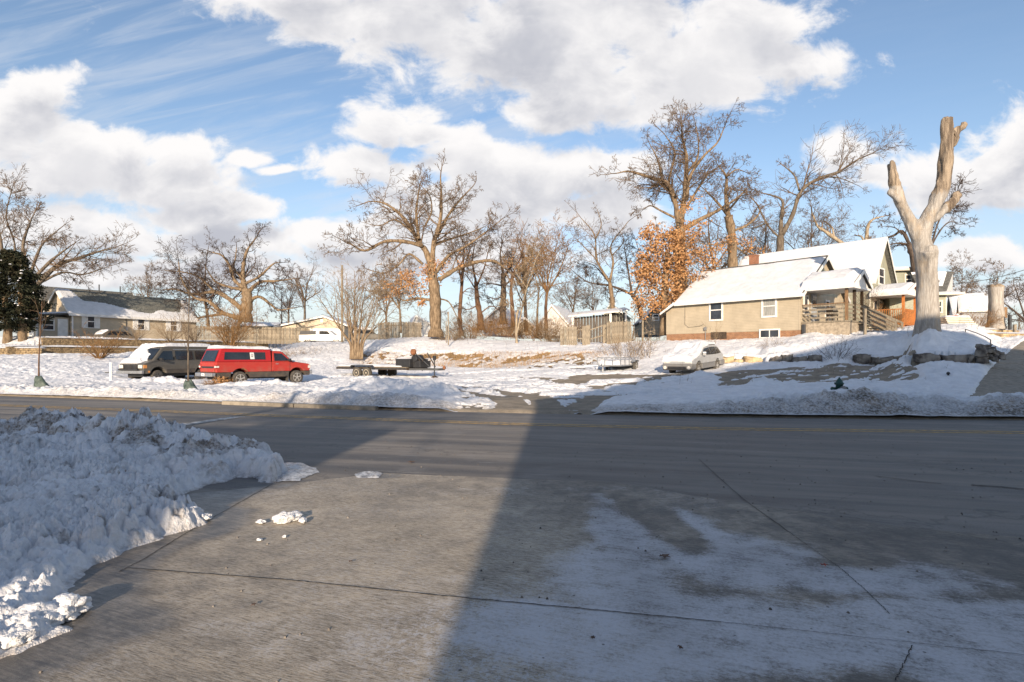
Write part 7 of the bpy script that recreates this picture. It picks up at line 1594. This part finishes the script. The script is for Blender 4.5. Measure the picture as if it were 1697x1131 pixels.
# overhead wires at right
def wire(label, a, b, sag, r=.02):
    a, b = Vector(a), Vector(b); P_ = [a.lerp(b, i/16)-Vector((0,0,sag*4*(i/16)*(1-i/16))) for i in range(17)]; o = MB().tube([p-a for p in P_], r, 5).build('wire', M['dark_metal'], None, True); o.location = a; tag(o, label, 'wire')
wire('overhead wire running from the dark gable to the right picture edge', Pt(1578,471,47), Pt(1760,425,36), .35); wire('lower overhead wire at the right edge beyond the far stump', Pt(1655,490,70), Pt(1780,474,60), .2)
# leaves and litter on the driveway
def leaf(px, py, s_, mat, seed, lab):
    rr = random.Random(seed); x, y = flat(px, py); n = 11; pts = []
    for i in range(n): a = 6.283*i/n; r_ = s_*(.55+.45*(i % 2))*rr.uniform(.8,1.1); pts.append((r_*math.cos(a), r_*.8*math.sin(a), .004+.01*rr.random()))
    o = MB().prism(pts, (0,0,.003)).build('leaf', M[mat], None); o.location = (x, y, .012); o.rotation_euler = (0,0,rr.random()*6); tag(o, lab, 'leaf')
simple('leaf_red', (.35,.06,.03), .7, .2, 9); simple('leaf_brown', (.10,.055,.035), .8, .3, 9)
leaf(1366, 941, .028, 'leaf_red', 1, 'small bright red leaf on the frosty shaded driveway'); leaf(1101, 926, .05, 'leaf_brown', 2, 'curled brown leaf on the frosted slab'); leaf(983, 1063, .018, 'leaf_brown', 3, 'tiny dark leaf near the bottom centre of the driveway'); leaf(682, 768, .06, 'leaf_brown', 4, 'brown leaf on the sunlit road edge'); leaf(581, 935, .02, 'leaf_brown', 5, 'tiny leaf on the sunlit slab'); leaf(420, 1008, .02, 'leaf_brown', 6, 'tiny leaf below the long slab joint'); leaf(1127, 1079, .018, 'leaf_brown', 7, 'tiny dark leaf at the bottom right of the long joint')
# pebbles and grit on road and slab
rs = np.random.RandomState(12); m_ = MB()
for k in range(420):
    x = rs.uniform(-2.3, 7); y = rs.uniform(2.6, 11); s_ = rs.uniform(.003,.009); m_.loft([(x-s_,y-s_,.004),(x+s_,y-s_,.004),(x+s_,y+s_,.004),(x-s_,y+s_,.004)], [(x-s_*.5,y-s_*.4,.006+s_),(x+s_*.4,y-s_*.5,.006+s_),(x+s_*.5,y+s_*.5,.005+s_),(x-s_*.4,y+s_*.4,.006+s_)])
o = m_.build('grit', M['stone'], None); tag(o, 'loose grit scattered over the road and driveway', 'grit', kind='stuff')

# ------------------------------------------------------------------ what stands behind the viewpoint and throws the shadows
fr_ = Frame(-1.46, -11, 0, 0)
BR = thing('apartment_building', 'three-storey brick apartment building with hip roof behind the viewpoint', 'building', (-1.46, -11, 0))
MB().box(0,30,-9,0,-.3,7.9).build('wall', M['brick'], BR)
MB().loft([(-.15,.15,7.9),(12,.15,7.9),(12,-9.2,7.9),(-.15,-9.2,7.9)], [(5.8,-4.4,13.1),(10.5,-4.4,13.1),(10.5,-4.6,13.1),(5.8,-4.6,13.1)]).build('roof', M['shingle'], BR)
MB().box(9.96,30,-9,.02,7.9,12.2).build('wall', M['brick'], BR)
MB().loft([(9.8,.15,12.2),(30.3,.15,12.2),(30.3,-9.2,12.2),(9.8,-9.2,12.2)], [(18.5,-4.4,16.0),(26,-4.4,16.0),(26,-4.6,16.0),(18.5,-4.6,16.0)]).build('roof', M['shingle'], BR)
for k in range(8):
    for z_ in (1., 4.8):
        if k*3.6+1.2 < 28:
            w_ = MB().box(k*3.6+1.2,k*3.6+2.6,.003,.03,z_,z_+1.7).build('window', M['pane'], BR); MB().box(k*3.6+1.1,k*3.6+2.7,.003,.09,z_-.1,z_).build('sill', M['white_trim'], w_)
BL = thing('shop_building', 'low flat-roofed shop building behind the viewpoint', 'building', (-4.15, -11, 0), math.radians(-6))
MB().box(-19.9,0,-9,0,-.3,5.9).build('wall', M['stucco'], BL); MB().box(-20,.03,-9.1,.05,5.9,6.1).build('parapet', M['white_trim'], BL)
for k in range(5): MB().box(-19+k*3.8,-16.2+k*3.8,.003,.04,.7,3.2).build('window', M['pane'], BL)
o = MB().tube([(0,0,-.3),(0,0,8.6)], [.17,.12], 10).build('street_pole', M['wood_grey'], None, True); o.location = (-8.55, -8.0, 0); tag(o, 'wooden street pole behind the viewpoint', 'pole')
tr = thing('tree', 'bare street tree behind the viewpoint', 'tree', (-7.9, -26, 0)); S = []; rr = random.Random(50)
MB().tube([(0,0,-.3),(.1,0,4),(.3,0,9.5)], [.3,.24,.16], 9).build('trunk', M['bark_grey'], tr, True)
for k in range(9): a = rr.uniform(.1,.9); ph = rr.uniform(0,6.28); grow(S, (.3,0,9+rr.uniform(-1,1)), (math.sin(a)*math.cos(ph), math.sin(a)*math.sin(ph), math.cos(a)), 4.6, .12, 0, rr, dict(step=[.7,.5,.4,.35], wander=[.1,.2,.2,.2], up=.0, kids=[8,7,4], rmin=.03, tip=.3))
v, f = cyl_batch(np.array(S)[:, :8], 3); mesh_obj('crown', v, f, M['twig'], tr, True)
